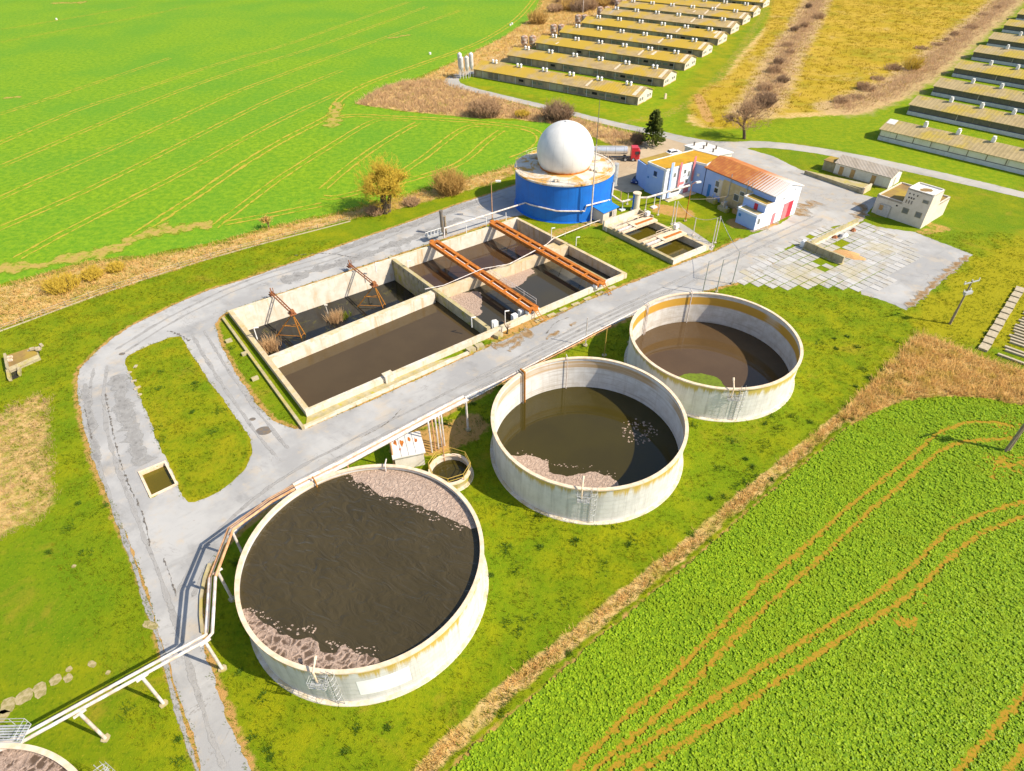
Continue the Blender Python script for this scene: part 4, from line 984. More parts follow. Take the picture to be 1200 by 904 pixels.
for n_, (px, py) in enumerate(((271,398), (290,413), (302,442))):
    q = at(px, py, .3); m = MB(); m.box((q.x-.35, q.y-.25, .22), (1.0, .55, .5), .64); p('drain_box', m, 'conc_moss')
# rust hooks on cross wall
m = MB()
for k in range(7):
    q = xb0.lerp(xf0, .08+.055*k); m.tube([(q.x-.40, q.y-.25, WT), (q.x-.44, q.y-.28, WT-.9)], .05, 5)
p('hanger', m, 'steel_dark')
def pool(name, pts, z, mat):
    o = MB().add([(q.x, q.y, z) for q in pts], [(0, 1, 2, 3)]).build(name, mat); return structure(o)
e_ = .02
def chk(pts):
    a = sum(pts[i].x*pts[(i+1) % 4].y-pts[(i+1) % 4].x*pts[i].y for i in range(4)); return pts if a > 0 else pts[::-1]
XBK, XFR = xb0, xf0
pool('pool_water', chk([bas(.005, .01), XBK, dx_, dw]), LB_Z, 'pool_lb')
pool('pool_water', chk([dw, dx_, XFR, bas(.005, .99)]), LF_Z, 'pool_lf')
pool('pool_water', chk([XBK, bas(.995, .01), bas(.995, .45), dx_]), RB_Z, 'pool_rb')
pool('pool_water', chk([dx_, bas(.995, .45), bas(.995, .99), XFR]), RF_Z, 'pool_rf')
def scum(pts, z, mat, label, seed):
    loop = jag(smooth_poly(G(pts, z), 1, True), .3, .25, True, seed); tri = tessellate_polygon([[Vector((x, y, 0)) for x, y in loop]]); vs = [(x, y, z+.02) for x, y in loop]; fs = []
    for t in tri:
        a, b, cc_ = (vs[i] for i in t); k = (b[0]-a[0])*(cc_[1]-a[1])-(b[1]-a[1])*(cc_[0]-a[0])
        if abs(k) > 1e-9: fs.append(tuple(t) if k > 0 else tuple(t)[::-1])
    n = len(vs); fs += [(i, (i+1) % n, n+(i+1) % n, n+i) for i in range(n)]
    m = MB(); m.add(vs+[(x, y, z-.03) for x, y in loop], fs); return tag(m.build('pool_scum', mat), label, 'scum', None, 'stuff')
scum([(524,346),(540,345),(558,340),(566,346),(562,358),(566,368),(556,372),(545,364),(532,356)], RF_Z, 'foam', 'pinkish scum in the grey pool left of the middle bridge', 3)
scum([(583,327),(600,320),(620,314),(628,318),(618,326),(612,334),(600,338),(590,334)], RF_Z, 'foam', 'pale scum patch in the grey pool right of the middle bridge', 5)
# reeds growing in the left pool
def reeds(name, px, z, n, h, mat, label, spread=.9):
    q = at(*px, z); Pn = np.array([[q.x, q.y]])+RNG.normal(0, spread*.5, (n, 2)); V_, F_ = blades(Pn, 8, h, .07, .5, .2, z)
    return npmesh(name, V_, F_, mat, label=label, cat='reeds', kind='stuff')
reeds('dry_reeds', (316,410), LB_Z, 70, 1.5, 'straw_pink', 'pale dry reeds in the corner of the dark pool', 1.3)
reeds('dry_reeds', (394,375), LB_Z, 60, 1.3, 'straw_pink', 'small island of dry reeds in the dark pool', 1.2)
reeds('pond_weed', (404,372), LB_Z, 30, .7, 'tuft', 'green weed beside the reed island', .9)
q = at(386, 372, LB_Z); m = MB(); m.tube([(q.x, q.y, LB_Z-.3), (q.x-.3, q.y+.2, LB_Z+2.6)], .06, 5); m.box((q.x-.2, q.y+.2, LB_Z+2.5), (.5, .3, .2)); tag(m.build('marker_stick', 'conc_pale', None, (q.x, q.y, LB_Z)), 'pale stick standing among reeds in the dark pool', 'stick')
# rusty scraper frames in the dark pool
def scraper(b0, b1, legs, label):
    z = 1.45; a = at(*b0, z); b = at(*b1, z); t = thing('aerator_frame', label, 'frame', (a.x, a.y, 0), 0, 'broken aerator frames'); p = Part(t)
    d = (b-a).normalized(); n = Vector((-d.y, d.x, 0))
    m = MB()
    for s in (-.22, .22): m.tube([a-d*.4+n*s, b+d*.5+n*s], .13, 4)
    for k in range(9): q = a.lerp(b, (k+.5)/9); m.tube([q-n*.25, q+n*.25], .06, 4)
    p('beam', m, 'rust_dark')
    m = MB(); m.box((b.x, b.y, z-.22), (1.3, 1.1, .18), math.atan2(d.y, d.x)); m.box((b.x+.1, b.y, z+.22), (.7, .6, .45), math.atan2(d.y, d.x)); p('head_plate', m, 'rust_dark')
    m = MB(); m.tube([a+Vector((0, 0, -.9)), a+Vector((0, 0, .9))], .10, 6); m.tube([a+n*.4, a+n*.4+Vector((0, 0, .8))], .06, 6); m.box((a.x, a.y, 1.02), (1.0, 1.0, .08), math.atan2(d.y, d.x)); p('anchor', m, 'rust_dark')
    feet = [at(*f, LB_Z) for f in legs]
    for f in feet:
        m = MB(); m.tube([b+Vector((0, 0, -.3)), f+Vector((0, 0, -.3))], .11, 5); p('leg', m, 'rust_beam')
    m = MB(); mids = [b.lerp(f, .55) for f in feet]; m.tube(mids+[mids[0]], .06, 5); m.tube([b.lerp(f, .93) for f in feet], .06, 5); p('brace', m, 'rust_beam')
scraper((318,343), (342,366.3), [(322.4,394.5), (353.4,396.4), (358,392)], 'rusty aerator frame on legs in the dark pool, nearer the outer corner')
scraper((409.5,310), (438,333), [(417.7,359.7), (449,360.8), (452,357)], 'rusty aerator frame on legs in the dark pool, nearer the cross wall')
# orange travelling bridges
def trav_bridge(L0, R0, L1, R1, label, rail=False):
    z = 1.75; a, b, c, d = at(*L0, z), at(*R0, z), at(*L1, z), at(*R1, z)
    t = thing('scraper_bridge', label, 'bridge', (a.x, a.y, 0), 0, 'orange scraper bridges'); p = Part(t)
    ax_ = (c-a).normalized(); n = Vector((-ax_.y, ax_.x, 0)); mid0 = (a+b)/2; mid1 = (c+d)/2; W2 = .95
    ang = math.atan2(ax_.y, ax_.x); L = (mid1-mid0).length; mid = (mid0+mid1)/2
    for s in (-1, 1):
        q = mid+n*s*.72; m = MB(); m.box((q.x, q.y, z-.32), (L, .56, .66), ang)
        m.box((q.x, q.y, z+.035), (L+.02, .70, .06), ang); p('girder', m, 'rust')
    for k in range(9):
        q = mid0.lerp(mid1, (k+.0)/8); m = MB(); ln = 1.6 if k in (0, 8) else .45
        m.box((q.x, q.y, z-.05), (ln, .86, .13), ang); p('cross_plate', m, 'rust')
    # gap grating
    m = MB(); m.box((mid.x, mid.y, z-.30), (L-2, .16, .10), ang); p('cable_tray', m, 'white')
    for fr in (.012, .47, .985):
        q = mid0.lerp(mid1, fr)
        for s in (-1, 1):
            m = MB(); b_ = q+n*s*.72; m.tube([Vector((b_.x, b_.y, z-.6)), Vector((b_.x, b_.y, WT-.02))], .18, 8); p('wheel_leg', m, 'rust_dark')
    q = mid0.lerp(mid1, .985); m = MB(); m.box((q.x, q.y, WT+.15), (.9, 2.4, .5), ang); p('drive_box', m, 'white')
    q = mid1+ax_*.7; m = MB(); s_top = q+Vector((0, 0, -.2)); s_bot = q+ax_*1.4+n*.4; s_bot.z = .05
    for s in (-.3, .3): m.tube([s_top+n*s, s_bot+n*s], .06, 5)
    for k in range(5): w_ = s_top.lerp(s_bot, (k+.5)/5); m.tube([w_-n*.3, w_+n*.3], .05, 5)
    p('steps', m, 'rust_beam')
    if rail:
        m = MB(); r0, r1 = mid0.lerp(mid1, .55)+n*1.25, mid0.lerp(mid1, .97)+n*1.25
        for h in (.5, 1.0): m.tube([r0+Vector((0, 0, h)), r1+Vector((0, 0, h))], .04, 5)
        for k in range(5): w_ = r0.lerp(r1, k/4); m.tube([w_, w_+Vector((0, 0, 1.0))], .035, 5)
        p('hand_rail', m, 'pipe')
    for fr in (.1, .3, .62, .8):   # scraper arms hanging into the pool
        q = mid0.lerp(mid1, fr); m = MB(); m.tube([q+n*.5+Vector((0, 0, -.6)), Vector((q.x+n.x*2.2, q.y+n.y*2.2, RB_Z+.2))], .07, 5); p('scraper_arm', m, 'steel_dark')
trav_bridge((501.3,284.3), (513.5,282), (619.3,364.6), (632.5,359.5), 'orange rusty scraper bridge over the middle of the basin with white handrail', True)
trav_bridge((572.5,261), (583.6,258.6), (699.2,333), (710.3,330), 'orange rusty scraper bridge near the right end of the basin')
# pump stand and chimney at the back of the first bridge
b = at(519,276); t = thing('chimney_stack', 'dark double chimney stack on the back wall of the basin', 'chimney', tuple(b)); p = Part(t)
m = MB(); m.tube([b+Vector((0, 0, 0)), b+Vector((0, 0, 5.4))], .34, 12); m.tube([b+Vector((0, 0, 5.1)), b+Vector((0, 0, 5.5))], .40, 12); p('flue', m, 'steel_dark', smooth=True)
m = MB(); m.tube([b+Vector((.65, .1, 0)), b+Vector((.65, .1, 4.2))], .26, 10); p('flue', m, 'wood', smooth=True)
b = at(509,281); t = thing('pump_unit', 'grey pump unit with valves at the back end of the bridge', 'pump', tuple(b)); p = Part(t)
m = MB(); m.box((b.x, b.y, 1.15), (3.4, 1.5, .3), .62); p('base', m, 'steel')
for k in range(5): m = MB(); q = (b.x-1.2+.62*k, b.y-.8+.45*k); m.tube([(q[0], q[1], 1.2), (q[0], q[1], 2.0+.25*(k % 2))], .2, 8); p('motor', m, 'steel')
m = MB(); m.tube([(b.x-1.6, b.y-1.2, 2.1), (b.x+1.5, b.y+1.0, 2.1)], .08, 6); m.tube([(b.x-1.2, b.y-.2, 1.8), (b.x+1.2, b.y+1.5, 1.8)], .07, 6); p('valve_pipe', m, 'steel')
# small things on the basin edge
q = at(455.7,447.5); m = MB(); m.box((q.x, q.y+.15, .75), (1.35, 1.0, 1.3), .63); m.box((q.x, q.y+.15, 1.42), (1.5, 1.15, .08), .63); tag(m.build('junction_box', 'conc_pale', None, (q.x, q.y, 0)), 'pale boxy junction cabinet on the ledge in front of brown pool', 'cabinet')
for k, (px, py) in enumerate(((580,384), (603,376), (611,370.5))):
    q = at(px, py); m = MB(); m.box((q.x, q.y+.1, .65), (.95, .8, 1.1), .6); tag(m.build('valve_box', 'white', None, (q.x, q.y, 0)), ['small white valve box beside the dead sapling', 'small white valve box, middle of the three beside the bridge foot', 'small white valve box nearest the bridge foot'][k], 'box', 'white valve boxes on the basin edge')
for k, (px, py, hh) in enumerate(((553,382,1.6), (577,383,1.2), (592,378,2.2), (301,396,1.9), (646,280,2.3), (675,287,1.6), (478,313,1.2), (441,318,1.7))):
    q = at(px, py, WT); m = MB(); m.tube([(q.x, q.y, WT-.3), (q.x, q.y, WT+hh)], .09, 6); m.tube([(q.x, q.y, WT+hh), (q.x+.7, q.y+.25, WT+hh-.05)], .10, 6)
    tag(m.build('valve_standpipe', 'white', None, (q.x, q.y, 0)), ['pale standpipe on the cross wall end of the brown pool', 'low bent standpipe where cross wall meets front wall', 'tall white standpipe beside the dead sapling', 'white standpipe on the left wall above the dark pool', 'tall white standpipe on the right basin wall', 'short white standpipe on the right basin wall nearer the road',
        'pale standpipe on the back wall beside the cross wall', 'thin standpipe on the back wall near the second frame'][k], 'standpipe', 'standpipes round the basin')
# slabs along the front of the basin
for k in range(7):
    q = at(632+14.2*k, 376-6.4*k); m = MB(); m.box((q.x, q.y, .05), (1.55, .75, .14), .62+.05*((k*7) % 3-1)); tag(m.build('stepping_slab', 'conc_moss', None, (q.x, q.y, 0)), 'mossy stepping slab in the grass in front of the basin', 'slab', 'stepping slabs in front of the basin')
for k, (px, py) in enumerate(((562,408), (552,412), (584,395))):
    q = at(px, py); m = MB(); m.box((q.x, q.y, .3), (1.3, 1.0, .65), .5+.2*k); tag(m.build('concrete_block', 'conc_moss', None, (q.x, q.y, 0)), ['rough concrete block on the kerb, middle of three', 'rough concrete block on the kerb farthest from the bridge', 'rough concrete block on the kerb beside the sapling'][k], 'block', 'rough blocks on the basin kerb')
# small paired basins
t = thing('twin_basin', 'smaller raised concrete basin with two walkways beside the blue tank', 'basin', tuple(sbas(0, 1))); p = Part(t)
c4 = [sbas(0, 0), sbas(1, 0), sbas(1, 1), sbas(0, 1)]; TW = .75
for i_, mt in enumerate(('conc_pale', 'conc', 'conc_pale', 'conc_grey')):
    m = MB(); m.wall(c4[i_], c4[(i_+1) % 4], TW, -3.2, 1.0-.003*i_, -1); p('outer_wall', m, mt)
m = MB(); m.wall(sbas(.06, .47), sbas(.94, .47), .5, -3, .8, 0); p('divider_wall', m, 'conc')
m = MB(); m.wall(sbas(.0, -.02), sbas(1, -.02), .4, 0, 2.1, 0); p('back_wall', m, 'conc_pale')
m = MB(); m.wall(sbas(1, -.02), sbas(1, .2), .3, 0, 1.9, 0); p('back_wall', m, 'conc_grey')
pool('pool_water', chk([sbas(.02, .02), sbas(.98, .02), sbas(.98, .98), sbas(.02, .98)]), -.35, 'pool_small')
for (tt, lab) in ((.20, 'pale pink walkway over the small basin nearest the blue tank'), (.62, 'pale pink walkway over the small basin nearest the road')):
    a, b = sbas(.02, tt), sbas(1.0, tt); d = (b-a).normalized(); n = Vector((-d.y, d.x, 0)); ang = math.atan2(d.y, d.x); mid = (a+b)/2; L = (b-a).length
    t = thing('basin_walkway', lab, 'walkway', (a.x, a.y, 1), 0, 'walkways over the small basin'); p = Part(t)
    for s in (-1.1, 0, 1.1): m = MB(); q = mid+n*s; m.box((q.x, q.y, 1.28), (L, .55 if s else .6, .30), ang); p('beam', m, 'rim' if s else 'pipe')
    m = MB(); q = a.lerp(b, .68); m.box((q.x, q.y, 1.5), (L*.62, 2.7, .10), ang); p('deck', m, 'rim')
    m = MB(); q = a.lerp(b, .70); m.box((q.x-n.x*.3, q.y-n.y*.3, 1.56), (L*.5, .7, .05), ang); p('rust_strip', m, 'rust')
    m = MB()
    for s in (1.35,):
        for h in (.5, 1.0): m.tube([a.lerp(b, .38)+n*s+Vector((0, 0, 1.5+h)), b-d*.3+n*s+Vector((0, 0, 1.5+h))], .05, 5)
        for k in range(5): w_ = a.lerp(b, .38+.15*k)+n*s; m.tube([w_+Vector((0, 0, 1.4)), w_+Vector((0, 0, 2.5))], .04, 5)
    p('hand_rail', m, 'rim'); m = MB(); q = b-d*.8+n*1.0; m.box((q.x, q.y, 2.3), (.9, .8, .8), ang); p('motor', m, 'white')
# ================================================================== blue gas tank with dome
GC, GR, GH = (12.3, 137.8), 10.9, 8.3
t = thing('gas_tank', 'big blue cylindrical digester tank under a white dome', 'tank', (GC[0], GC[1], 0)); p = Part(t)
m = MB(); m.lathe([(GR+.35, -.1), (GR+.3, .15), (GR, .16), (GR, GH-.05)], GC, 132); p('shell', m, 'blue_tank', smooth=True)
m = MB(); m.lathe([(GR+.06, GH-.25), (GR+.22, GH-.2), (GR+.22, GH+.12), (GR-.25, GH+.12), (GR-.3, GH+.02), (0.01, GH+.25)], GC, 96); p('roof', m, 'lid', smooth=True)
m = MB()
for z in (.55, 1.1): m.tube([(GC[0]+(GR-.1)*math.cos(a), GC[1]+(GR-.1)*math.sin(a), GH+z) for a in np.linspace(0, 2*PI, 49)], .035, 4)
for a in np.linspace(0, 2*PI, 37)[:-1]: m.tube([(GC[0]+(GR-.1)*math.cos(a), GC[1]+(GR-.1)*math.sin(a), GH), (GC[0]+(GR-.1)*math.cos(a), GC[1]+(GR-.1)*math.sin(a), GH+1.1)], .035, 4)
p('guard_rail', m, 'rim')
for a in (.15, -1.0, -.75):
    q = (GC[0]+GR*math.cos(a), GC[1]+GR*math.sin(a)); m = MB()
    if a == .15: ladder(m, q, a, .1, GH); p('ladder', m, 'pipe')
m = MB()
for x, y, sx, sy, sz in ((-6.5, 5.5, 2.2, 1.2, .5), (6.2, -2.6, 1.6, .9, .35), (-2.2, -8.6, 1.4, .7, .4), (7.0, 3.5, 1.8, 1.2, .5), (6.6, -3.6, .5, 1.4, .3)):
    m.box((GC[0]+x, GC[1]+y, GH+.2+sz/2), (sx, sy, sz), .4)
p('roof_hatch', m, 'conc_pale')
m = MB(); q = (GC[0]+GR*math.cos(.05), GC[1]+GR*math.sin(.05)); m.tube([(q[0]+.7, q[1]+1.5, 3), (q[0]+.8, q[1]+1.6, GH-.3)], .75, 12); p('gas_filter', m, 'steel')
m = MB(); DR, DZ = 6.2, 11.7
prof = []
a_lo = -math.acos(0)+0
import_lo = math.asin((GH+.15-DZ)/DR)
for k in range(33):
    a = import_lo+(PI/2-import_lo)*k/32; prof.append((max(.001, DR*math.cos(a)), DZ+DR*1.0*math.sin(a)))
m.lathe(prof, GC, 96); dm = p('dome', m, 'dome', smooth=True)
m = MB(); m.lathe([(.001, DZ+DR+.22), (.35, DZ+DR+.18), (.4, DZ+DR-.03)], GC, 16); p('dome_cap', m, 'white', dm)
m = MB(); m.lathe([(DR*math.cos(import_lo)+.25, GH+.1), (DR*math.cos(import_lo)+.22, GH+.45), (DR*math.cos(import_lo)-.05, GH+.5)], GC, 64); p('dome_flange', m, 'rust', dm)
# gas line round the tank
def oncyl(px, py, R):
    z = 30.0
    while z > 0:
        q = at(px, py, z)
        if math.hypot(q.x-GC[0], q.y-GC[1]) <= R: return q
        z -= .03
    return at(px, py, 0)
t = thing('gas_line', 'white gas pipe on stands wrapping the blue tank towards the building', 'pipe', tuple(at(520.7, 279))); p = Part(t)
ga = [at(520.7,279,WT), at(520.7,267.7,2.6), at(615.5,237.9,2.9)]
gb = [oncyl(x, y, GR+.35) for x, y in ((622,240.2),(637,244.0),(652.6,247.6),(668,247.7),(685.2,247.6),(687,241.4),(702,237.5),(714.5,234.5))]
m = MB(); m.tube(ga+gb, .17, 8); p('pipe', m, 'pipe', smooth=True)
gc = [oncyl(719, 214, GR+.25), oncyl(717, 229, GR+.3), at(729,236.8,2.4), at(747,232,2.7), at(759,231.7,2.7), at(780.7,225.3,3.2), at(808,217.5,3.6)]
m = MB(); m.tube(gc, .24, 8); p('pipe', m, 'pipe', smooth=True)
for (px, py, z) in ((546.7,272.6,2.6), (570,264,2.7), (593,258.7,2.8), (766,243.5,2.6), (729,246.5,2.3)):
    b = at(px, py, 0.0 if px > 700 else WT); m = MB(); m.tube([Vector((b.x, b.y, 0)), Vector((b.x, b.y, z))], .09, 7); o = p('stand', m, 'white')
    if px > 700: m = MB(); m.box((b.x, b.y, .14), (1.3, 1.0, .28), .6); p('stand_foot', m, 'white', o)
# yellow pipe from the basin to the mast foot
t = thing('yellow_pipe', 'low yellowish pipe crossing the grass between basin and mast', 'pipe', tuple(at(693,263))); p = Part(t)
yp = [at(597,309.5,1.55), at(640,287,1.6), at(648,280,1.3), at(662,274,1.0), at(690,263,.6), at(706,257,.8)]
m = MB(); m.tube(yp, .10, 7); p('pipe', m, 'pipe', smooth=True)
b = at(662,277); m = MB(); m.tube([b, b+Vector((0, 0, 1))], .06, 6); p('stand', m, 'pipe')
m = MB(); m.tube([at(498,339,1.3), at(520,334.5,1.3), at(556,319,1.9), at(566,315,1.9), at(597,309.5,1.55)], .07, 6); p('pipe', m, 'pipe', smooth=True)
# mast
b = at(692,263); t = thing('lightning_mast', 'very tall thin mast standing in front of the blue tank', 'mast', tuple(b)); p = Part(t)
m = MB(); m.tube([b, b+Vector((0, 0, 9))], .17, 8); m.tube([b+Vector((0, 0, 9)), b+Vector((0, 0, 17))], .12, 8); p('lower_pole', m, 'pipe')
m = MB(); m.tube([b+Vector((0, 0, 17)), b+Vector((0, 0, 25.5))], [.10, .04], 6); p('tip', m, 'steel_dark')
m = MB(); m.box((b.x, b.y, .15), (1.6, 1.2, .3), .6); p('footing', m, 'conc_moss')
# little hut with blue roof
h0 = [at(697,257), at(706,262.5), at(724,254.5)]; u = (h0[2]-h0[1]).normalized(); v = Vector((-u.y, u.x, 0))
t = thing('control_hut', 'tiny grey hut with bright blue roof against the blue tank', 'hut', tuple(h0[1])); p = Part(t); o0 = h0[1]; Lh, Wh = 4.4, 3.2
P3 = lambda a, b, z: (o0.x+u.x*a+v.x*b, o0.y+u.y*a+v.y*b, z)
m = MB(); m.prism([P3(0, 0, 0)[:2], P3(Lh, 0, 0)[:2], P3(Lh, Wh, 0)[:2], P3(0, Wh, 0)[:2]], -.05, [2.5, 2.5, 3.0, 3.0]); p('wall', m, 'cream_wall')
m = MB(); vs = [P3(a, b, z) for z0_ in (0, .14) for a, b, z in ((-.3, -.35, 2.47+z0_), (Lh+.3, -.35, 2.47+z0_), (Lh+.3, Wh+.3, 3.07+z0_), (-.3, Wh+.3, 3.07+z0_))]
m.add(vs, [(3, 2, 1, 0), (4, 5, 6, 7), (0, 1, 5, 4), (1, 2, 6, 5), (2, 3, 7, 6), (3, 0, 4, 7)]); p('roof', m, 'blue_sheet')
window(p, P3, 2.0, 2.9, .9, 2.1, glass='glass', frame='steel_dark'); panel(p, P3, 'door', 'door_grey', 3.3, 4.1, .05, 2.0)
# blue and cream pillar
b = at(744.5,246.5); t = thing('gas_column', 'short blue and cream column beside the white gas pipe', 'column', tuple(b)); p = Part(t)
m = MB(); m.tube([b, b+Vector((0, 0, 3.9))], .8, 16); p('shaft', m, 'cream_wall', smooth=True)
m = MB(); m.lathe([(.83, .3), (.83, 3.7)], (b.x, b.y), 10, 2.2, 3.9); p('blue_panel', m, 'blue_sheet', smooth=True)
m = MB(); m.tube([b+Vector((0, 0, 3.9)), b+Vector((0, 0, 4.05))], .95, 16); p('cap', m, 'rim')
m = MB(); m.tube([b, b+Vector((0, 0, .35))], 1.1, 12); p('base', m, 'conc_pale')
# lamps and thin posts
def lamp(px, py, h, mat, label, head=True, az=0.0):
    b = at(px, py); t = thing('street_lamp' if head else 'signal_post', label, 'street lamp' if head else 'post', tuple(b)); p = Part(t)
    m = MB(); m.tube([b, b+Vector((0, 0, h))], [.12, .07], 8); p('pole', m, mat)
    if head:
        e = b+Vector((math.cos(az)*1.5, math.sin(az)*1.5, h+.3)); m = MB(); m.tube([b+Vector((0, 0, h)), b+Vector((math.cos(az)*.5, math.sin(az)*.5, h+.25)), e], .05, 6); p('arm', m, mat)
        m = MB(); m.box((e.x, e.y, e.z), (1.1, .5, .28), az); p('lamp_head', m, 'lamp_head')
    m = MB(); m.box((b.x, b.y, .1), (.6, .6, .3)); p('foot', m, 'conc_moss')
lamp(577, 258, 8.4, 'pipe_rust', 'rusty street lamp between the basin corner and the road', True, .0)
lamp(803, 259.5, 8.2, 'rust', 'rusty street lamp on the lawn in front of the blue building', True, .3)
for k, (px, py, hh) in enumerate(((787,263.5,5.2), (790.5,262,5.0), (771,252.5,4.2), (812,276,3.9), (834,290,6.2), (838,285,5.8), (756,247,3.2), (735,240,2.6), (727,236,2.3))):
    b = at(px, py); m = MB(); m.tube([b, b+Vector((0, 0, hh))], [.11, .08], 7); m.box((b.x, b.y, .08), (.45, .45, .2))
    tag(m.build('support_post', 'pipe_rust' if k in (8,) else 'pipe', None, tuple(b)), ['pale post in the lawn, left one of a close pair', 'pale post in the lawn, right one of a close pair', 'pale post at the corner of the far walkway', 'pale post at the corner of the near walkway', 'tall pale post at the road end of the small basin', 'tall pale leaning post at the path corner',
        'thin pale post beside the gas column', 'thin pale post in the grass left of the gas column', 'short post in the grass nearest the blue tank'][k], 'post', 'pale posts carrying cables round the small basin')
t = thing('cable_line', 'sagging dark cable strung between the pale posts', 'cable', tuple(at(787,263.5))); p = Part(t); m = MB()
pp = [at(790.5,262)+Vector((0, 0, 4.9)), at(812,276)+Vector((0, 0, 3.8)), at(838,285)+Vector((0, 0, 5.7)), at(858,333)+Vector((0, 0, 6.5))]
for a, b in zip(pp, pp[1:]): m.tube([a.lerp(b, k/8)-Vector((0, 0, .5*math.sin(PI*k/8))) for k in range(9)], .045, 4)
p('wire', m, 'pipe'); m = MB(); a, b = at(803,259.5)+Vector((0, 0, 5)), Vector((50, 133.4, 3.2)); m.tube([a.lerp(b, k/8)-Vector((0, 0, .4*math.sin(PI*k/8))) for k in range(9)], .04, 4); p('wire', m, 'steel_dark')

# ================================================================== pale blue works building
bM, bL, bR, hL = Vector((35.23, 138.59, 0)), Vector((31.96, 143.61, 0)), Vector((42.79, 143.25, 0)), Vector((44.91, 141.38, 0))
hJ, hR = Vector((55.35, 124.63, 0)), Vector((62.65, 130.02, 0))
t = thing('works_building', 'pale blue works building with white parapets, orange moss roof and rusty hall roof', 'building', tuple(bM)); p = Part(t)
BH = 6.9
back1, back2 = Vector((49.5, 146.2, 0)), Vector((44.2, 151.0, 0))
blk = [bM, bR, hL, back1, back2, bL]
def facewall(p, a, b, z0, z1, mat, name='wall'):
    m = MB(); m.add([(a.x, a.y, z0), (b.x, b.y, z0), (b.x, b.y, z1), (a.x, a.y, z1)], [(0, 1, 2, 3)]); return p(name, m, mat)
for i_ in range(6):
    a, b = blk[i_], blk[(i_+1) % 6]; facewall(p, a, b, -.1, BH, 'blue_wall_lit' if i_ == 0 else 'blue_wall')
m = MB(); m.prism([xy(q) for q in blk], BH-.35, BH-.02); p('roof', m, 'moss_roof')
m = MB()
for i_ in range(6): m.wall(blk[i_], blk[(i_+1) % 6], .22, BH-.36, BH+.12, 0)
p('parapet', m, 'white')
ly = [Vector((34.0, 147.2, 0)), Vector((39.0, 150.3, 0)), Vector((37.2, 153.6, 0)), Vector((32.2, 150.4, 0))]
m = MB(); m.prism([xy(q) for q in [bL+Vector((.3, .4, 0)), Vector((40.5, 149.0, 0)), Vector((38.2, 153.4, 0)), Vector((30.6, 148.6, 0))]], -.1, 5.6); p('rear_wing', m, 'blue_wall')
m = MB(); m.prism([xy(q) for q in [bL+Vector((.5, .7, 0)), Vector((40.2, 149.2, 0)), Vector((38.1, 153.0, 0)), Vector((31.0, 148.5, 0))]], 5.62, 5.75); p('roof', m, 'brown_roof')
def frame(a, b):
    u = (b-a).normalized(); v = Vector((-u.y, u.x, 0)); return (lambda s, d, z: (a.x+u.x*s+v.x*d, a.y+u.y*s+v.y*d, z)), (b-a).length
Pl, Ll = frame(bL, bM); Pr, Lr = frame(bM, bR); Ph, Lh = frame(hL, hJ); Pg, Lg = frame(hJ, hR)
window(p, Pl, 2.3, 3.3, 4.5, 5.6, frame='trim_navy', glass='glass'); panel(p, Pl, 'sill', 'white', 2.1, 3.5, 4.2, 4.35)
panel(p, Pl, 'vent', 'blue_door', .5, .9, 3.4, 3.8); panel(p, Pl, 'vent', 'trim_navy', 4.4, 4.8, .6, 1.2)
panel(p, Pl, 'corner_strip', 'white', Ll-.55, Ll-.05, 0, BH)
panel(p, Pr, 'pilaster', 'blue_wall', 1.15, 1.75, .0, BH+1.4, off=.25); panel(p, Pr, 'pilaster', 'white', 1.8, 2.0, .0, BH+1.4, off=.3)
panel(p, Pr, 'pilaster', 'red_pale', 3.9, 4.5, 2.2, BH+.9, off=.3); panel(p, Pr, 'pilaster', 'red_pale', 8.05, 8.7, 2.6, BH+1.5, off=.3)
panel(p, Pr, 'sign_band', 'red_pale', 4.5, 6.1, 2.4, 3.0, off=.05)
window(p, Pr, 2.5, 3.2, 4.6, 5.7); window(p, Pr, 5.6, 6.4, 4.8, 5.8); window(p, Pr, 7.0, 7.6, 3.9, 5.2); panel(p, Pr, 'sill', 'steel', 5.5, 6.5, 4.2, 4.35); panel(p, Pr, 'sill', 'steel', 2.4, 3.3, 3.9, 4.0)
window(p, Pr, 6.5, 7.3, 2.4, 3.4); window(p, Pr, 2.0, 5.0, .9, 2.0, glass='glass'); panel(p, Pr, 'door', 'red_pale', 6.3, 7.9, .1, 2.1)
m = MB(); a, b = bM+Vector((.6, -.9, 0)), bR+Vector((.6, -.9, 0)); m.wall(a, b, 1.6, -.1, .18, 0); p('plinth_step', m, 'conc_pale')
# hall
HE, HRG = 6.35, 7.75
for a, b in ((hL, hJ),): facewall(p, a, b, -.1, HE, 'blue_wall')
wv = (hR-hJ); hB = hL+wv
facewall(p, hR, hB, -.1, HE, 'blue_wall_lit')
m = MB(); mid = (hJ+hR)/2; m.add([(hJ.x, hJ.y, -.1), (hR.x, hR.y, -.1), (hR.x, hR.y, HE), (mid.x, mid.y, HRG), (hJ.x, hJ.y, HE)], [(0, 1, 2, 3, 4)]); p('gable_wall', m, 'blue_wall_lit')
m = MB(); mid2 = (hL+hB)/2; m.add([(hB.x, hB.y, -.1), (hL.x, hL.y, -.1), (hL.x, hL.y, HE), (mid2.x, mid2.y, HRG), (hB.x, hB.y, HE)], [(0, 1, 2, 3, 4)]); p('gable_wall', m, 'blue_wall')
u = (hJ-hL).normalized(); v = Vector((-u.y, u.x, 0)); W_ = wv.dot(v); 
if W_ < 0: v = -v; W_ = -W_
skew = wv.dot(u)
rt = bpy.data.meshes.new('roof'); vs = []; Lhh = (hJ-hL).length
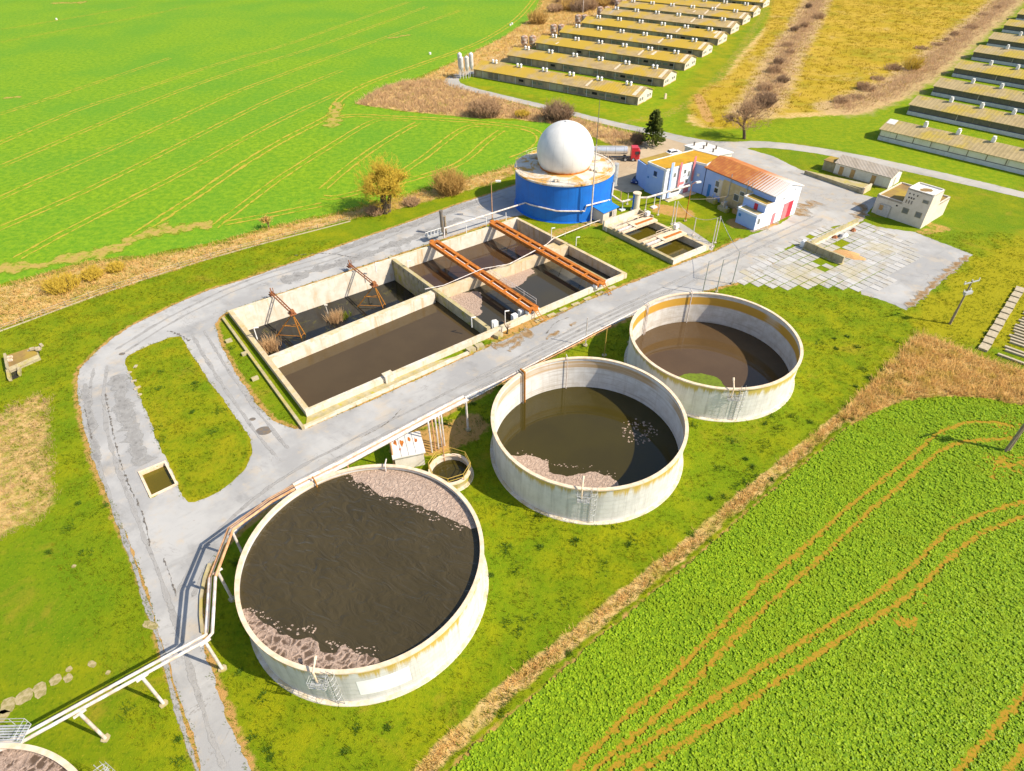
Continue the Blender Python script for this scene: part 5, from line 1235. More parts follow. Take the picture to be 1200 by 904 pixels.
for a in (-.25, Lhh+.25):
    for b, z in ((-.45, HE-.12), (W_/2, HRG), (W_+.4, HE-.12)):
        for dz in (.04, .2): vs.append((a+skew*b/W_, b if v.dot(Vector((-u.y, u.x, 0))) > 0 else -b, z+dz))
rt.from_pydata(vs, [], [(1, 7, 9, 3), (3, 9, 11, 5), (0, 2, 8, 6), (2, 4, 10, 8), (0, 1, 3, 2), (2, 3, 5, 4), (6, 8, 9, 7), (8, 10, 11, 9), (0, 6, 7, 1), (4, 5, 11, 10)]); rt.update(); rt.materials.append(MAT['rusty_roof'])
ro = bpy.data.objects.new('hall_roof', rt); COL.objects.link(ro); ro.parent = t; ro.location = hL-Vector(t.location); ro.rotation_euler = (0, 0, math.atan2(u.y, u.x))
panel(p, Ph, 'gutter', 'trim_navy', 0, Lhh, HE-.28, HE-.06, off=.1)
panel(p, Ph, 'peeling_patch', 'tan_wall', 5.6, 14.0, .1, 5.4, off=.012); panel(p, Ph, 'peeling_patch', 'conc_pale', 4.2, 5.58, 1.2, 5.0, off=.012)
panel(p, Ph, 'door', 'blue_door', 1.6, 2.4, .1, 3.0); panel(p, Ph, 'downpipe', 'trim_navy', .1, .25, 0, HE-.3)
window(p, Ph, 3.5, 4.7, 3.1, 4.5); window(p, Ph, 3.5, 4.7, 1.7, 2.9, glass='glass'); window(p, Ph, 10.6, 11.9, 3.5, 4.5); window(p, Ph, 9.2, 10.7, 1.9, 3.4)
for a in (7.6, 12.2, 13.4): panel(p, Ph, 'vent_pipe', 'steel', a, a+.18, 2.2, HE+.9, off=.15)
# white strip lamp and details on the recess wall
Pq, Lq = frame(bR, hL); panel(p, Pq, 'lamp', 'white', 1.0, 1.6, 3.9, 4.5, off=.1)
# gable doors
panel(p, Pg, 'door', 'red', 5.6, 7.2, .1, 3.7, 'front'); panel(p, Pg, 'door', 'red_pale', 3.9, 5.58, .1, 3.7, 'front'); panel(p, Pg, 'door', 'red_pale', .35, 1.35, .1, 2.5)
panel(p, Pg, 'vent', 'steel', 2.9, 3.5, 4.9, 5.3); panel(p, Pg, 'vent', 'steel', 6.6, 6.85, 6.0, 6.6)
# two annexes on the hall's front
n_f = Vector((Ph(0, -1, 0)[0]-hL.x, Ph(0, -1, 0)[1]-hL.y, 0)); uh = (hJ-hL).normalized()
def annex(s0, s1, d, h, roofm, mats):
    a, b = hL+uh*s0, hL+uh*s1; q = [a, a+n_f*d, b+n_f*d, b]
    facewall(p, q[0], q[1], -.1, h, mats[0]); facewall(p, q[1], q[2], -.1, h, mats[1]); facewall(p, q[2], q[3], -.1, h, mats[2])
    m = MB(); m.prism([xy(k) for k in inset([xy(k) for k in q], -.02)] if False else [xy(k) for k in q], h-.2, h-.03); p('roof', m, roofm)
    m = MB()
    for k in range(3): m.wall(q[k], q[k+1], .2, h-.21, h+.12, 0)
    p('parapet', m, 'white'); return frame(q[1], q[2]), frame(q[2], q[3])
(Pa, La), _ = annex(13.9, Lhh, 2.6, 5.0, 'brown_roof', ('blue_wall', 'blue_wall', 'blue_wall_lit'))
panel(p, Pa, 'door', 'red', 3.0, 3.9, 2.9, 4.6)
q = hL+uh*12.6+n_f*0
a, b = hL+uh*14.7+n_f*2.62, hL+uh*(Lhh+.05)+n_f*2.62
qs = [a, a+n_f*2.2, b+n_f*2.2, b]
facewall(p, qs[0], qs[1], -.1, 3.3, 'blue_wall'); facewall(p, qs[1], qs[2], -.1, 3.3, 'blue_wall'); facewall(p, qs[2], qs[3], -.1, 3.3, 'blue_wall_lit')
m = MB(); m.prism([xy(k) for k in qs], 3.0, 3.28); p('roof', m, 'conc_moss')
m = MB()
for k in range(3): m.wall(qs[k], qs[k+1], .2, 3.0, 3.42, 0)
p('parapet', m, 'blue_wall_lit'); Pb, Lb = frame(qs[2], qs[3]); window(p, Pb, .5, 1.3, 1.2, 2.6)
Pc, Lc = frame(qs[1], qs[2]); panel(p, Pc, 'vent', 'blue_door', .5, 1.1, 1.7, 2.3)
# machinery along the hall
mach = []
for k, (s, d, sx, sy, sz, mt) in enumerate(((4.6, 1.4, 2.6, 1.0, .9, 'ledge'), (8.2, 1.5, 1.0, 1.0, 1.3, 'rim'), (9.2, 2.6, 2.6, 1.1, .8, 'ledge'), (11.8, 1.4, 1.5, .9, 1.0, 'door_tan'))):
    q = hL+uh*s+n_f*d; t2_ = thing('machine_base', ['low mossy machine base by the hall windows', 'pale machine block by the hall wall', 'mossy tank on the dirt in front of the hall', 'tan machine base beside the hall annex'][k], 'machine', tuple(q)); p_ = Part(t2_)
    ang = math.atan2(uh.y, uh.x); m = MB(); m.box((q.x, q.y, sz/2), (sx, sy, sz), ang); p_('body', m, mt); m = MB(); m.tube([(q.x, q.y, sz), (q.x, q.y, sz+1.0), (q.x-n_f.x*.8, q.y-n_f.y*.8, sz+1.2)], .09, 6); m.tube([q+uh*sx*.3+Vector((0, 0, sz)), q+uh*sx*.3+Vector((0, 0, sz+.4))], .25, 8); p_('valve', m, 'steel')
# flat white building behind
f0, f1, f2, f3 = at(806,180,0), at(838,190,0), at(858,182,0), at(829,172,0)
fh = 3.6; fa, fb, fc = at(803,171,fh), at(836.5,183,fh), at(858,179,fh); fd = fa+(fc-fb)
t = thing('flat_roof_garage', 'low white flat roofed garage behind the rusty hall', 'garage', (fb.x, fb.y, 0)); p = Part(t)
q = [xy(k) for k in (fb, fc, fd, fa)]; m = MB(); m.prism(q, -.1, fh-.1); p('wall', m, 'white_wall')
m = MB(); m.prism(inset(q, -.25), fh-.09, fh+.12); rf = p('roof', m, 'white_roof')
for s, e in ((.12, .3), (.45, .3), (.78, .3), (.3, .7), (.62, .72)):
    k = fa.lerp(fb, s).lerp(fd.lerp(fc, s), e); m = MB(); m.tube([(k.x, k.y, fh+.1), (k.x, k.y, fh+1.0)], .22, 8); p('roof_vent', m, 'steel_dark', rf)
# ------------------------------------------------------------------ white shed, ramp and pump house
w0, w1, w2 = Vector((80.28, 152.68, 0)), Vector((89.16, 142.82, 0)), Vector((94.39, 146.11, 0)); u = (w1-w0).normalized(); v = Vector((-u.y, u.x, 0))
t = thing('long_shed', 'long low white shed with three tan doors and grey sheet roof', 'shed', tuple(w0)); p = Part(t)
_, P3 = gable_house(p, w0, u, v, 13.3, 6.2, 2.7, 3.75, 'white_wall', 'grey_roof', 'white_wall', .3)
for a in (1.2, 4.0, 9.0): panel(p, P3, 'door', 'door_tan', a, a+1.0, .1, 2.2)
panel(p, P3, 'plinth', 'conc_grey', 0, 13.3, -.1, .25, off=.06)
m = MB(); P4 = lambda a, b, z: (w2.x, w2.y, z)
panel(p, P3, 'door', 'door_grey', 2.6, 3.4, .1, 2.1, 'end', L=13.3)
o1 = w0-u*3.2+v*.6; m = MB(); m.prism([xy(o1), xy(o1+u*3.15), xy(o1+u*3.15+v*3.6), xy(o1+v*3.6)], -.1, 2.3); ann = p('annex', m, 'conc_grey')
m = MB(); m.prism([xy(o1-u*.2-v*.2), xy(o1+u*3.1-v*.2), xy(o1+u*3.1+v*3.8), xy(o1+v*3.8-u*.2)], 2.31, 2.45); p('roof', m, 'brown_roof', ann)
ra, rb, rc = Vector((73.4, 152.9, 0)), Vector((82.1, 140.4, 0)), Vector((84.6, 142.6, 0))
t = thing('loading_ramp', 'rough stone loading ramp rising in front of the long white shed', 'ramp', tuple(rb)); p = Part(t)
rd = ra+(rc-rb)*.6; m = MB(); m.prism([xy(ra), xy(rb), xy(rc), xy(rd)], -.1, [.15, 1.25, 1.25, .15]); p('ramp_body', m, 'conc_moss')
m = MB(); m.wall(ra, rb, .35, -.1, .9, -1); p('retaining_wall', m, 'conc_grey')
m = MB(); m.wall(rb.lerp(rc, -.1), rb.lerp(rc, 1.05), .4, -.1, 1.5, -1); p('retaining_wall', m, 'conc')
pL, pF, pB = Vector((79.81, 130.38, 0)), Vector((86.27, 121.97, 0)), Vector((94.68, 128.60, 0)); u = (pF-pL).normalized(); v = (pB-pF).normalized()
t = thing('pump_house', 'cream block pump house with a taller square tower at its corner', 'building', tuple(pF)); p = Part(t)
Lf, Lw = 10.6, 10.6; P3 = lambda a, b, z: (pL.x+u.x*a+v.x*b, pL.y+u.y*a+v.y*b, z)
m = MB(); q = [P3(a, b, 0)[:2] for a, b in ((0, 0), (Lf-.02, .02), (Lf-.02, Lw), (0, Lw))]; m.prism(q, -.1, 4.0, False); p('wall', m, 'cream_wall')
m = MB(); m.prism(inset(q, .15), 3.6, 3.85); p('roof', m, 'brown_roof')
m = MB()
for k in range(4): m.wall(q[k], q[(k+1) % 4], .25, 3.62, 4.12, 1)
p('parapet', m, 'cream_wall')
m = MB(); tq = [P3(a, b, 0)[:2] for a, b in ((5.4, -.05), (Lf+.05, -.05), (Lf+.05, 4.8), (5.4, 4.8))]; m.prism(tq, -.1, 7.2, False); tw = p('tower', m, 'cream_wall')
m = MB(); m.prism(inset(tq, .1), 6.9, 7.02); p('tower_roof', m, 'white_roof', tw)
m = MB(); cq = P3(8.1, 2.2, 0); m.prism([(cq[0]+1.5*math.cos(a)*random.uniform(.7, 1.1), cq[1]+1.1*math.sin(a)*random.uniform(.7, 1.1)) for a in np.linspace(0, 2*PI, 17)[:-1]], 7.02, 7.035); p('roof_moss', m, 'brown_roof', tw)
m = MB()
for k in range(4): m.wall(tq[k], tq[(k+1) % 4], .25, 6.92, 7.3, 1)
p('parapet', m, 'white_wall', tw)
window(p, P3, 5.2-.9+.9, 6.5, 1.9, 3.1, frame='steel_dark') if False else None
for a0, a1, z0, z1 in ((5.9, 7.2, 2.0, 3.2), (8.6, 9.9, 2.0, 3.2), (9.0, 10.2, 5.2, 5.9)):
    f = panel(p, P3, 'window', 'conc_grey', a0, a1, z0, z1, off=.07, parent=tw); panel(p, P3, 'pane', 'dirtyglass', a0+.1, a1-.1, z0+.1, z1-.1, off=.095, parent=f)
for k in range(3): panel(p, P3, 'vent', 'black', 6.1+.5*k, 6.35+.5*k, 5.3, 5.6, off=.07, parent=tw); panel(p, P3, 'vent', 'steel_dark', 5.9+.55*k, 6.1+.55*k, 4.2, 4.9, off=.07, parent=tw); panel(p, P3, 'vent', 'black', 6.0+.8*k, 6.2+.8*k, 6.1, 6.4, off=.07, parent=tw)
panel(p, P3, 'door', 'door_grey', 1.1, 3.6, -.05, 2.5, off=.2); panel(p, P3, 'door_patch', 'door_tan', 1.3, 2.1, 1.2, 2.3, off=.27); panel(p, P3, 'vent', 'black', 4.4, 4.7, 2.9, 3.2)
# ------------------------------------------------------------------ silage walls, sand, tarp in the slab yard
def lowwall(name, label, a, b, h, t_, mat, cap=None):
    t = thing(name, label, 'wall', tuple(a)); p = Part(t); m = MB(); L = (b-a).length; n = max(1, int(L/2.4))
    for k in range(n): m.wall(a.lerp(b, k/n), a.lerp(b, (k+.985)/n), t_, -.1, h*(1-.04*((k*3) % 2)), 0)
    p('wall_panels', m, mat); m = MB(); m.wall(a, b, t_*2.6, -.05, .25, 0); p('footing', m, cap or mat)
lowwall('silage_wall', 'long straight yellowed silage wall in the slab yard', Vector((*g2(949,289), 0)), Vector((*g2(1004,261.5), 0)), 1.1, .4, 'ledge', 'conc_pale')
lowwall('silage_wall', 'dark mossy silage wall with upright panels beside the sand heap', Vector((*g2(942,291), 0)), Vector((*g2(987,310), 0)), 1.6, .5, 'conc_grey', 'conc_moss')
q = at(941.5,289); m = MB(); m.lathe([(.75, 0), (.8, .7), (.5, 1.25), (.001, 1.3)], (q.x, q.y), 10); tag(m.build('white_drum', 'white', None, (q.x, q.y, 0)), 'white drum at the corner of the two silage walls', 'drum')
def heap(name, px, rx, ry, h, mat, label, cat, ang=0, seed=1):
    c = at(*px); r = random.Random(seed); vs = []; fs = []; nr, na = 7, 26; ca, sa = math.cos(ang), math.sin(ang)
    ph = [r.uniform(.8, 1.2) for _ in range(na)]
    for i_ in range(nr):
        rr = 1-i_/nr
        for j in range(na):
            a = 2*PI*j/na; k = rr*ph[j]; x, y = rx*k*math.cos(a), ry*k*math.sin(a)
            vs.append((c.x+x*ca-y*sa, c.y+x*sa+y*ca, (h*(1-rr**1.6)+r.uniform(-.06, .06)*h) if i_ else -.03))
    vs.append((c.x, c.y, h))
    for i_ in range(nr-1):
        for j in range(na): fs.append((i_*na+j, i_*na+(j+1) % na, (i_+1)*na+(j+1) % na, (i_+1)*na+j))
    for j in range(na): fs.append(((nr-1)*na+j, (nr-1)*na+(j+1) % na, len(vs)-1))
    return tag(MB().add(vs, fs).build(name, mat, None, tuple(c), True), label, cat)
heap('sand_heap', (994,299), 3.0, 1.9, .55, 'sand', 'low orange sand heap between silage wall and slabs', 'sand heap', -.7, 2)
heap('tarp_pile', (990,276.5), 1.2, .6, .6, 'tarp', 'crumpled white tarp on the slabs', 'tarp', .6, 3)
heap('tarp_pile', (984.5,277.5), .8, .5, .5, 'tarp_dark', 'dark plastic sheet beside the white tarp', 'tarp', .5, 4)
heap('rubble_pile', (978,279), .8, .5, .6, 'rust_dark', 'small brown rubble pile at the left of the tarp', 'rubble', .4, 5)
heap('rubble_pile', (999.5,271), .7, .5, .7, 'rust_dark', 'small brown rubble pile at the end of the yellowed wall', 'rubble', .4, 6)
# ------------------------------------------------------------------ small things on the left
t = thing('tiny_basin', 'little square concrete basin of green water beside the road', 'basin', (*TINYBOX[0], 0)); p = Part(t)
for k in range(4): m = MB(); a, b = TINYBOX[k], TINYBOX[(k+1) % 4]; sg = 1 if sum(TINYBOX[i][0]*TINYBOX[(i+1) % 4][1]-TINYBOX[(i+1) % 4][0]*TINYBOX[i][1] for i in range(4)) > 0 else -1; m.wall(a, b, .28, -1.2, .16-.003*k, sg); p('outer_wall', m, 'rim')
pool('pool_water', chk([Vector((*q, 0)) for q in inset(TINYBOX, .1)]), -.45, 'pool_tiny')
bq = [at(6.5,416.5,.9), at(41,405.5,.9), at(45,416.5,.9), at(9.5,432,.9)]
t = thing('bunker', 'small sunken concrete bunker with mossy roof and dark doorway', 'bunker', (bq[3].x, bq[3].y, 0)); p = Part(t)
q = [xy(k) for k in (bq[3], bq[2], bq[1], bq[0])]; m = MB(); m.prism(q, -.1, .75); p('wall', m, 'conc_grey'); m = MB(); m.prism(inset(q, .12), .76, .9); p('roof', m, 'brown_roof')
m = MB(); m.wall(q[0], q[3], .35, -.1, 1.3, 0); p('end_wall', m, 'conc_grey'); m = MB(); m.wall(q[0], q[1], .2, .4, 1.0, 0); p('parapet', m, 'conc_moss')
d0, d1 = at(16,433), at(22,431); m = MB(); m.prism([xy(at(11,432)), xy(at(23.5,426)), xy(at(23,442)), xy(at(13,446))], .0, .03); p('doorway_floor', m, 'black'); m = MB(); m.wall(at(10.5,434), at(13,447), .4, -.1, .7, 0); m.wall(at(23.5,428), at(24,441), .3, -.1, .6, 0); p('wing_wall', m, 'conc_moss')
for k, (dx, dy) in enumerate(((.4, .5), (.5, -.2))):
    m = MB(); e = at(12, 419.5+3.5*k, .9); m.box((e.x, e.y, 1.05), (.7, .35, .3), .2); p('roof_block', m, 'conc_pale')
m = MB(); e = at(43,408,.9)
for k in range(7): m.box((e.x+RNG.uniform(-.8, .8), e.y+RNG.uniform(-.8, .8), .75+RNG.uniform(0, .5)), (.6, .4, .35), RNG.uniform(0, 3))
p('loose_brick', m, 'stone')
def flat_stone(px, rx, ry, ang, label, seed, mat='slab_old', cat='paving slab', h=.035):
    c = at(*px); r = random.Random(seed); pts = []
    for a in np.linspace(0, 2*PI, 13)[:-1]:
        k = 1/max(abs(math.cos(a)), abs(math.sin(a)))**.9*r.uniform(.84, 1.06); x, y = rx*k*math.cos(a), ry*k*math.sin(a); pts.append((c.x+x*math.cos(ang)-y*math.sin(ang), c.y+x*math.sin(ang)+y*math.cos(ang)))
    m = MB(); m.prism(pts, -.02, h); return tag(m.build('paving_slab', mat, None, tuple(c)), label, cat, 'sunken slabs in the lawn')
for k, (px, rx, ry, lab) in enumerate((((9,827), .65, .8, 'broad sunken slab at the left end of the broken row'), ((29,816), .75, .75, 'large cracked square slab in the broken row'), ((47,809), .55, .8, 'narrow striped slab in the broken row'), ((65,797), .5, .55, 'small rounded slab standing apart in the row'),
        ((80,795), .4, .5, 'rough little slab beside the rounded one'), ((81,784.5), .28, .32, 'tiny rounded stone above the row of slabs'), ((108,778.5), .3, .5, 'lone slab at the right end of the broken row'), ((2,840), .6, .6, 'corner slab cut by the left picture edge'), ((176.5,733), .42, .9, 'long pale slab lying on the road edge'), ((126.5,788.5), .22, .22, 'small stone in the lawn right of the slab row'), ((86.5,664), .25, .25, 'small pale stone alone in the lawn'))):
    flat_stone(px, rx, ry, .5+.1*k, lab, k+3)
for k, (px, rx, lab) in enumerate((((309.5,505), 1.15, 'wide dark round manhole patch at the road junction'), ((296,491.5), .45, 'small dark manhole cover uphill of the wide one'), ((143,415), .5, 'dark patch near the outer bend of the road'))):
    c = at(*px); m = MB(); m.prism([(c.x+rx*math.cos(a), c.y+rx*.75*math.sin(a)) for a in np.linspace(0, 2*PI, 21)[:-1]], .0, .024); tag(m.build('manhole_cover', 'steel_dark', None, tuple(c)), lab, 'manhole')
m = MB(); rr = random.Random(8)
for k, (px, py) in enumerate(((152,437), (157,447), (161,455), (164,463), (159,430))):
    c = at(px, py); m = MB(); m.box((c.x, c.y, .05), (.5+.25*(k % 3), .4, .16), .4*k); tag(m.build('kerb_stone', 'stone', None, tuple(c)), 'broken pale kerb stone along the left edge of the grass island', 'kerb stone', 'broken kerb stones at the island edge')
# low wooden edge along the full tank's road side
t = thing('timber_edging', 'low mossy timber edging curving along the road by the full tank', 'edging', tuple(at(238,700))); p = Part(t); m = MB(); ed = G([(246,662),(240,680),(236.5,700),(236,722),(238,742)])
for a, b in zip(ed, ed[1:]): m.wall(a, b, .3, -.05, .3, 0)
p('boards', m, 'conc_moss')
# foundation with slats on the right
fA, fB = Vector((74.4, 79.2, 0)), Vector((92.6, 98.2, 0)); u = (fB-fA).normalized(); v = Vector((u.y, -u.x, 0))
for k in range(11):
    q = fA+u*(.9+2.35*k); m = MB(); m.box((q.x, q.y, .18), (1.9, 1.35, .42), math.atan2(u.y, u.x)+.05*((k*5) % 3-1)); tag(m.build('concrete_block', 'stone', None, tuple(q)), 'pale concrete block in the long row beside the ruined slats', 'block', 'row of concrete blocks by the ruined slats')
t = thing('slatted_floor', 'ruined floor of parallel concrete slats overgrown with grass', 'foundation', tuple(fA)); p = Part(t); r = random.Random(4)
for k in range(26):
    if r.random() < .12: continue
    s = -.6+1.0*k; a0 = r.uniform(1.9, 2.6); L = r.uniform(3.4, 4.6) if k < 12 or k > 16 else r.uniform(1.8, 3)
    m = MB(); a = fA+u*(s+1.0)+v*a0; m.wall(a, a+v*L+u*r.uniform(-.15, .15), .42, -.05, .3, 0); p('slat', m, 'stone')
    if k > 3:
        m = MB(); a = a+v*(L+r.uniform(.8, 1.6)); m.wall(a, a+v*r.uniform(3.5, 6)+u*r.uniform(-.15, .15), .42, -.05, .3, 0); p('slat', m, 'stone')
# ------------------------------------------------------------------ wooden power poles
def power_pole(px, h, label, double=False):
    b = at(*px); t = thing('power_pole', label, 'utility pole', tuple(b)); p = Part(t); m = MB()
    if double: m.tube([b+Vector((-.22, 0, -.2)), b+Vector((-.05, 0, h))], [.2, .13], 8); m.tube([b+Vector((.22, .1, -.2)), b+Vector((.05, 0, h))], [.2, .13], 8)
    else: m.tube([b, b+Vector((0, 0, 2.6))], .2, 8); m.tube([b+Vector((0, 0, 2.0)), b+Vector((0, 0, h))], [.17, .11], 8)
    p('pole', m, 'wood')
    for z, L in ((h-.3, 3.2), (h-2.0, 1.5)):
        m = MB(); m.box((b.x, b.y, z), (L, .16, .16), .35); arm = p('cross_arm', m, 'steel')
        for s in (-.48, 0, .48): m = MB(); k = Vector((math.cos(.35), math.sin(.35), 0))*s*L; m.tube([b+k+Vector((0, 0, z)), b+k+Vector((0, 0, z+.45))], .08, 6); p('insulator', m, 'white', arm)
    m = MB(); m.box((b.x+.1, b.y-.25, h-2.1), (1.6, .4, .5), .35); p('switch_box', m, 'steel')
power_pole((1113,380), 8.3, 'wooden power pole with cross arms on the grass beyond the slab yard')
power_pole((1180,529), 9.0, 'double wooden pole in the crop field at the right edge', True)
# ------------------------------------------------------------------ wire fence and low kerb along the hedge strip
fl = resample(smooth_poly(G([(-12,392),(40,373),(90,354),(150,333),(230,307),(300,287),(360,272),(410,259)]), 1), 3.2, False)
t = thing('wire_fence', 'low wire fence with weathered posts along the dry grass strip', 'fence', (*fl[0], 0)); p = Part(t)
for q in fl: m = MB(); h = random.uniform(.9, 1.25); m.tube([(q[0], q[1], 0), (q[0]+random.uniform(-.08, .08), q[1], h)], .07, 5); p('post', m, 'wood')
m = MB()
for z in (.45, .85): m.tube([(q[0], q[1], z) for q in fl], .018, 3)
p('wire', m, 'steel'); m = MB()
for a, b in zip(fl, fl[1:]): m.wall((a[0]+.15, a[1]-.3), (b[0]+.15, b[1]-.3), .22, -.05, .12, 0)
p('kerb', m, 'stone')
# ================================================================== long poultry barns, left row
def barn_left():
    t = thing('poultry_barn', 'x', 'barn'); p = Part(t); L, W = 66.0, 10.4
    rf, P3 = gable_house(p, (0, 0, 0), (1, 0, 0), (0, 1, 0), L, W, 2.6, 4.35, 'barn_wall', 'barn_roof', 'gable', .45, .12)
    r = random.Random(2); n = 24
    for k in range(n):
        a = 1.0+k*(L-2)/n; q = r.random()
        if q < .14: panel(p, P3, 'door', 'steel_dark', a+.3, a+2.2, .05, 2.2)
        elif q < .6: window(p, P3, a+.2, a+2.3, .9, 1.9, frame='barn_panel_g' if q < .3 else 'barn_panel', glass='dirtyglass' if r.random() < .6 else 'black')
        else: panel(p, P3, 'wall_panel', 'barn_panel_g' if q > .9 else 'barn_panel', a+.1, a+2.5, .2, 2.2)
    for k in range(9): panel(p, P3, 'downpipe', 'plinth', 4+k*7.2, 4.14+k*7.2, 0, 2.5, off=.09)
    panel(p, P3, 'plinth', 'conc_grey', 0, L, -.1, .3, off=.05)
    for a in (1.0, 2.6, 6.6, 8.2): window(p, P3, a, a+1.1, .9, 2.0, 'end', L=L)
    panel(p, P3, 'door', 'gable', 4.3, 6.0, .05, 2.3, 'end', L=L); panel(p, P3, 'plinth', 'door_tan', 0, W, -.1, .25, 'end', off=.015, L=L)
    for k in range(6):
        x = 6.0+k*(L-12)/5
        for s in (-.75, .75):
            m = MB(); m.tube([(x+s, W/2-.5, 4.1), (x+s, W/2-.5, 5.15)], [.42, .36], 10); m.tube([(x+s, W/2-.5, 5.15), (x+s, W/2-.5, 5.5)], [.52, .25], 10); p('roof_vent', m, 'white', rf, True)
    m = MB(); m.box((L*.78, 2.4, 3.66), (1.0, 3.2, .03), 0, None); 
    return t
GB = [g2(*q) for q in ((747,123.9),(777.2,102.3),(801.7,83.3),(822.5,67.7),(840.7,53.7),(855.8,40.8),(869.8,29.9),(882.2,21),(893.6,10))]
ORD = ['nearest', 'second', 'third', 'fourth', 'fifth', 'sixth', 'seventh', 'eighth', 'ninth']
bl = barn_left(); al = math.radians(-35.6); ul = Vector((math.cos(al), math.sin(al), 0)); vl = Vector((-ul.y, ul.x, 0))
ends = []
for k, q in enumerate(GB):
    o = bl if k == 0 else copy_tree(bl)
    L0 = Vector((q[0], q[1], 0))-ul*66.0; o.location = L0; o.rotation_euler = (0, 0, al); ends.append(L0)
    for x0, y0, y1, wd_ in (((46, .8, 4.2, .9), (63.5, .2, 5, 1.4)), ((22, 1, 3, .7),), ((51, 2, 4.5, 1.2), (9, .5, 2, .8)), ((33, .6, 2.2, .9),), ((62, 3, 4.9, 1.4),), ((4, .5, 4.8, 1.0), (18, 3, 4.4, .6)), ((40, 1, 2.8, .8),), ((2.5, .3, 4, 1.6),), ((30, 1, 3, 1),))[k]:
        zf = lambda y: 2.6+.15+.02+(4.35-2.6)/5.2*y
        m = MB(); m.add([(x0, y0, zf(y0)), (x0+wd_, y0, zf(y0)), (x0+wd_*.8+.6, y1, zf(y1)), (x0+.6, y1, zf(y1))], [(0, 1, 2, 3)]); m.build('roof_patch', 'grey_roof' if k % 2 else 'rim', o)
    o['group'] = 'long barns in the left row'
    o['label'] = ('nearest long mossy barn, beside the tall white silos' if k == 0 else '%s long mossy barn from the front of the left row' % ORD[k])
def silo(loc, r, h, mat, label, group, cone=1.6):
    t = thing('feed_silo', label, 'silo', (*loc, 0), 0, group); p = Part(t); x, y = loc
    m = MB(); m.lathe([(.15, cone-.9), (r, cone+.5), (r, h-.5), (.2, h), (.001, h+.05)], (x, y), 16); p('body', m, mat, smooth=True)
    for a in (.8, 2.37, 3.94, 5.5): m = MB(); m.tube([(x+r*.95*math.cos(a), y+r*.95*math.sin(a), 0), (x+r*.95*math.cos(a), y+r*.95*math.sin(a), cone+1)], .09, 5); p('leg', m, mat)
    return t
b1 = Vector((*g2(546, 92), 0))
for k, (dx, dy) in enumerate(((-1.3, -.3), (.55, .2), (-1.9, 2.3), (2.0, 2.1))):
    silo((b1.x+dx*1.05, b1.y+dy), .78, 7.4 if k < 2 else 8.1, 'silo_white', ['tall white silo, front left of the four', 'tall white silo, front right of the four', 'tall white silo, rear left of the four', 'tall white silo, rear right of the four'][k], 'tall white silos at the lane end', 3.2)
for k, (pa, pb, py) in enumerate(((614.5,624,56), (648.5,657,42), (677,684.5,30), (702.5,710.5,20), (723,730,11.5), (745,752,2))):
    for s, px in enumerate((pa, pb)):
        c = Vector((*g2(px, py), 0)); silo((c.x, c.y), 1.45, 4.7, 'silo_rust', '%s stubby rust streaked silo at the end of the %s barn' % (('left', 'right')[s], ORD[k+2]), 'stubby silos at the barn ends', 1.2)
# ------------------------------------------------------------------ open-sided barns, right row
def barn_right(first):
    t = thing('open_barn', 'x', 'barn'); p = Part(t); L, W = 62.0, 9.6
    rf, P3 = gable_house(p, (0, 0, 0), (1, 0, 0), (0, 1, 0), L, W, 2.75, 4.3, 'curtain' if first else 'mesh_dark', 'barn_roof_r', 'plinth', .45, .14)
    m = MB(); m.box((L/2, -.12, .45), (L+.1, .3, 1.1)); p('plinth_wall', m, 'plinth')
    panel(p, P3, 'trim', 'trim_navy' if not first else 'steel_dark', 0, L, 1.02, 1.14, off=.16)
    n = 14
    for k in range(n):
        a = k*L/n
        panel(p, P3, 'side_curtain', 'curtain' if first else 'mesh_dark', a+.12, a+L/n-.12, 1.15, 2.55, off=.03); panel(p, P3, 'side_post', 'wood', a-.07, a+.07, 1.0, 2.7, off=.09)
    for k in range(3): panel(p, P3, 'downpipe', 'conc_pale', 13.4+k*18, 13.52+k*18, .9, 2.8, off=.2)
    for k in range(7):
        x = 9.0+k*8.2; m = MB(); m.box((x, W/2-.1, 4.75), (.9, .8, 1.3)); m.tube([(x, W/2-.1, 5.4), (x, W/2-.1, 5.75)], [.35, .45], 8); p('roof_vent', m, 'white', rf)
    m = MB(); m.box((L-1.2, W/2, 3), (.1, .1, .1))
    return t
GR_ = [g2(*q) for q in ((1028.7,163.5),(1062.8,133.8),(1091.2,111.4),(1115.6,89.5),(1138,70),(1155.7,54),(1174,37.7),(1189.8,24.3))]
ar_ = math.radians(-48.4); b0_ = barn_right(True); b1_ = barn_right(False)
for k, q in enumerate(GR_):
    o = (b0_, b1_)[k] if k < 2 else copy_tree(b1_)
    o.location = (q[0], q[1], 0); o.rotation_euler = (0, 0, ar_); o['group'] = 'open sided barns in the right row'
    o['label'] = ('nearest open sided barn with cream curtains along its front' if k == 0 else '%s dark curtained barn from the front of the right row' % ORD[k])
m = MB(); q = Vector((GR_[0][0], GR_[0][1], 0)); u = Vector((math.cos(ar_), math.sin(ar_), 0)); v = Vector((-u.y, u.x, 0))
m.add([tuple(q+u*a+v*b+Vector((0, 0, z))) for a, b, z in ((-.2, 2.6, 3.80), (2.0, 2.6, 3.80), (2.0, 4.75, 4.50), (-.2, 4.75, 4.50))], [(0, 1, 2, 3)]); o = m.build('roof_patch', 'white_roof', None, (0, 0, 0))
o.data.transform(Matrix.Translation((0, 0, 0))); o.parent = b0_; o.matrix_parent_inverse = (Matrix.Translation(q) @ Matrix.Rotation(ar_, 4, 'Z')).inverted()
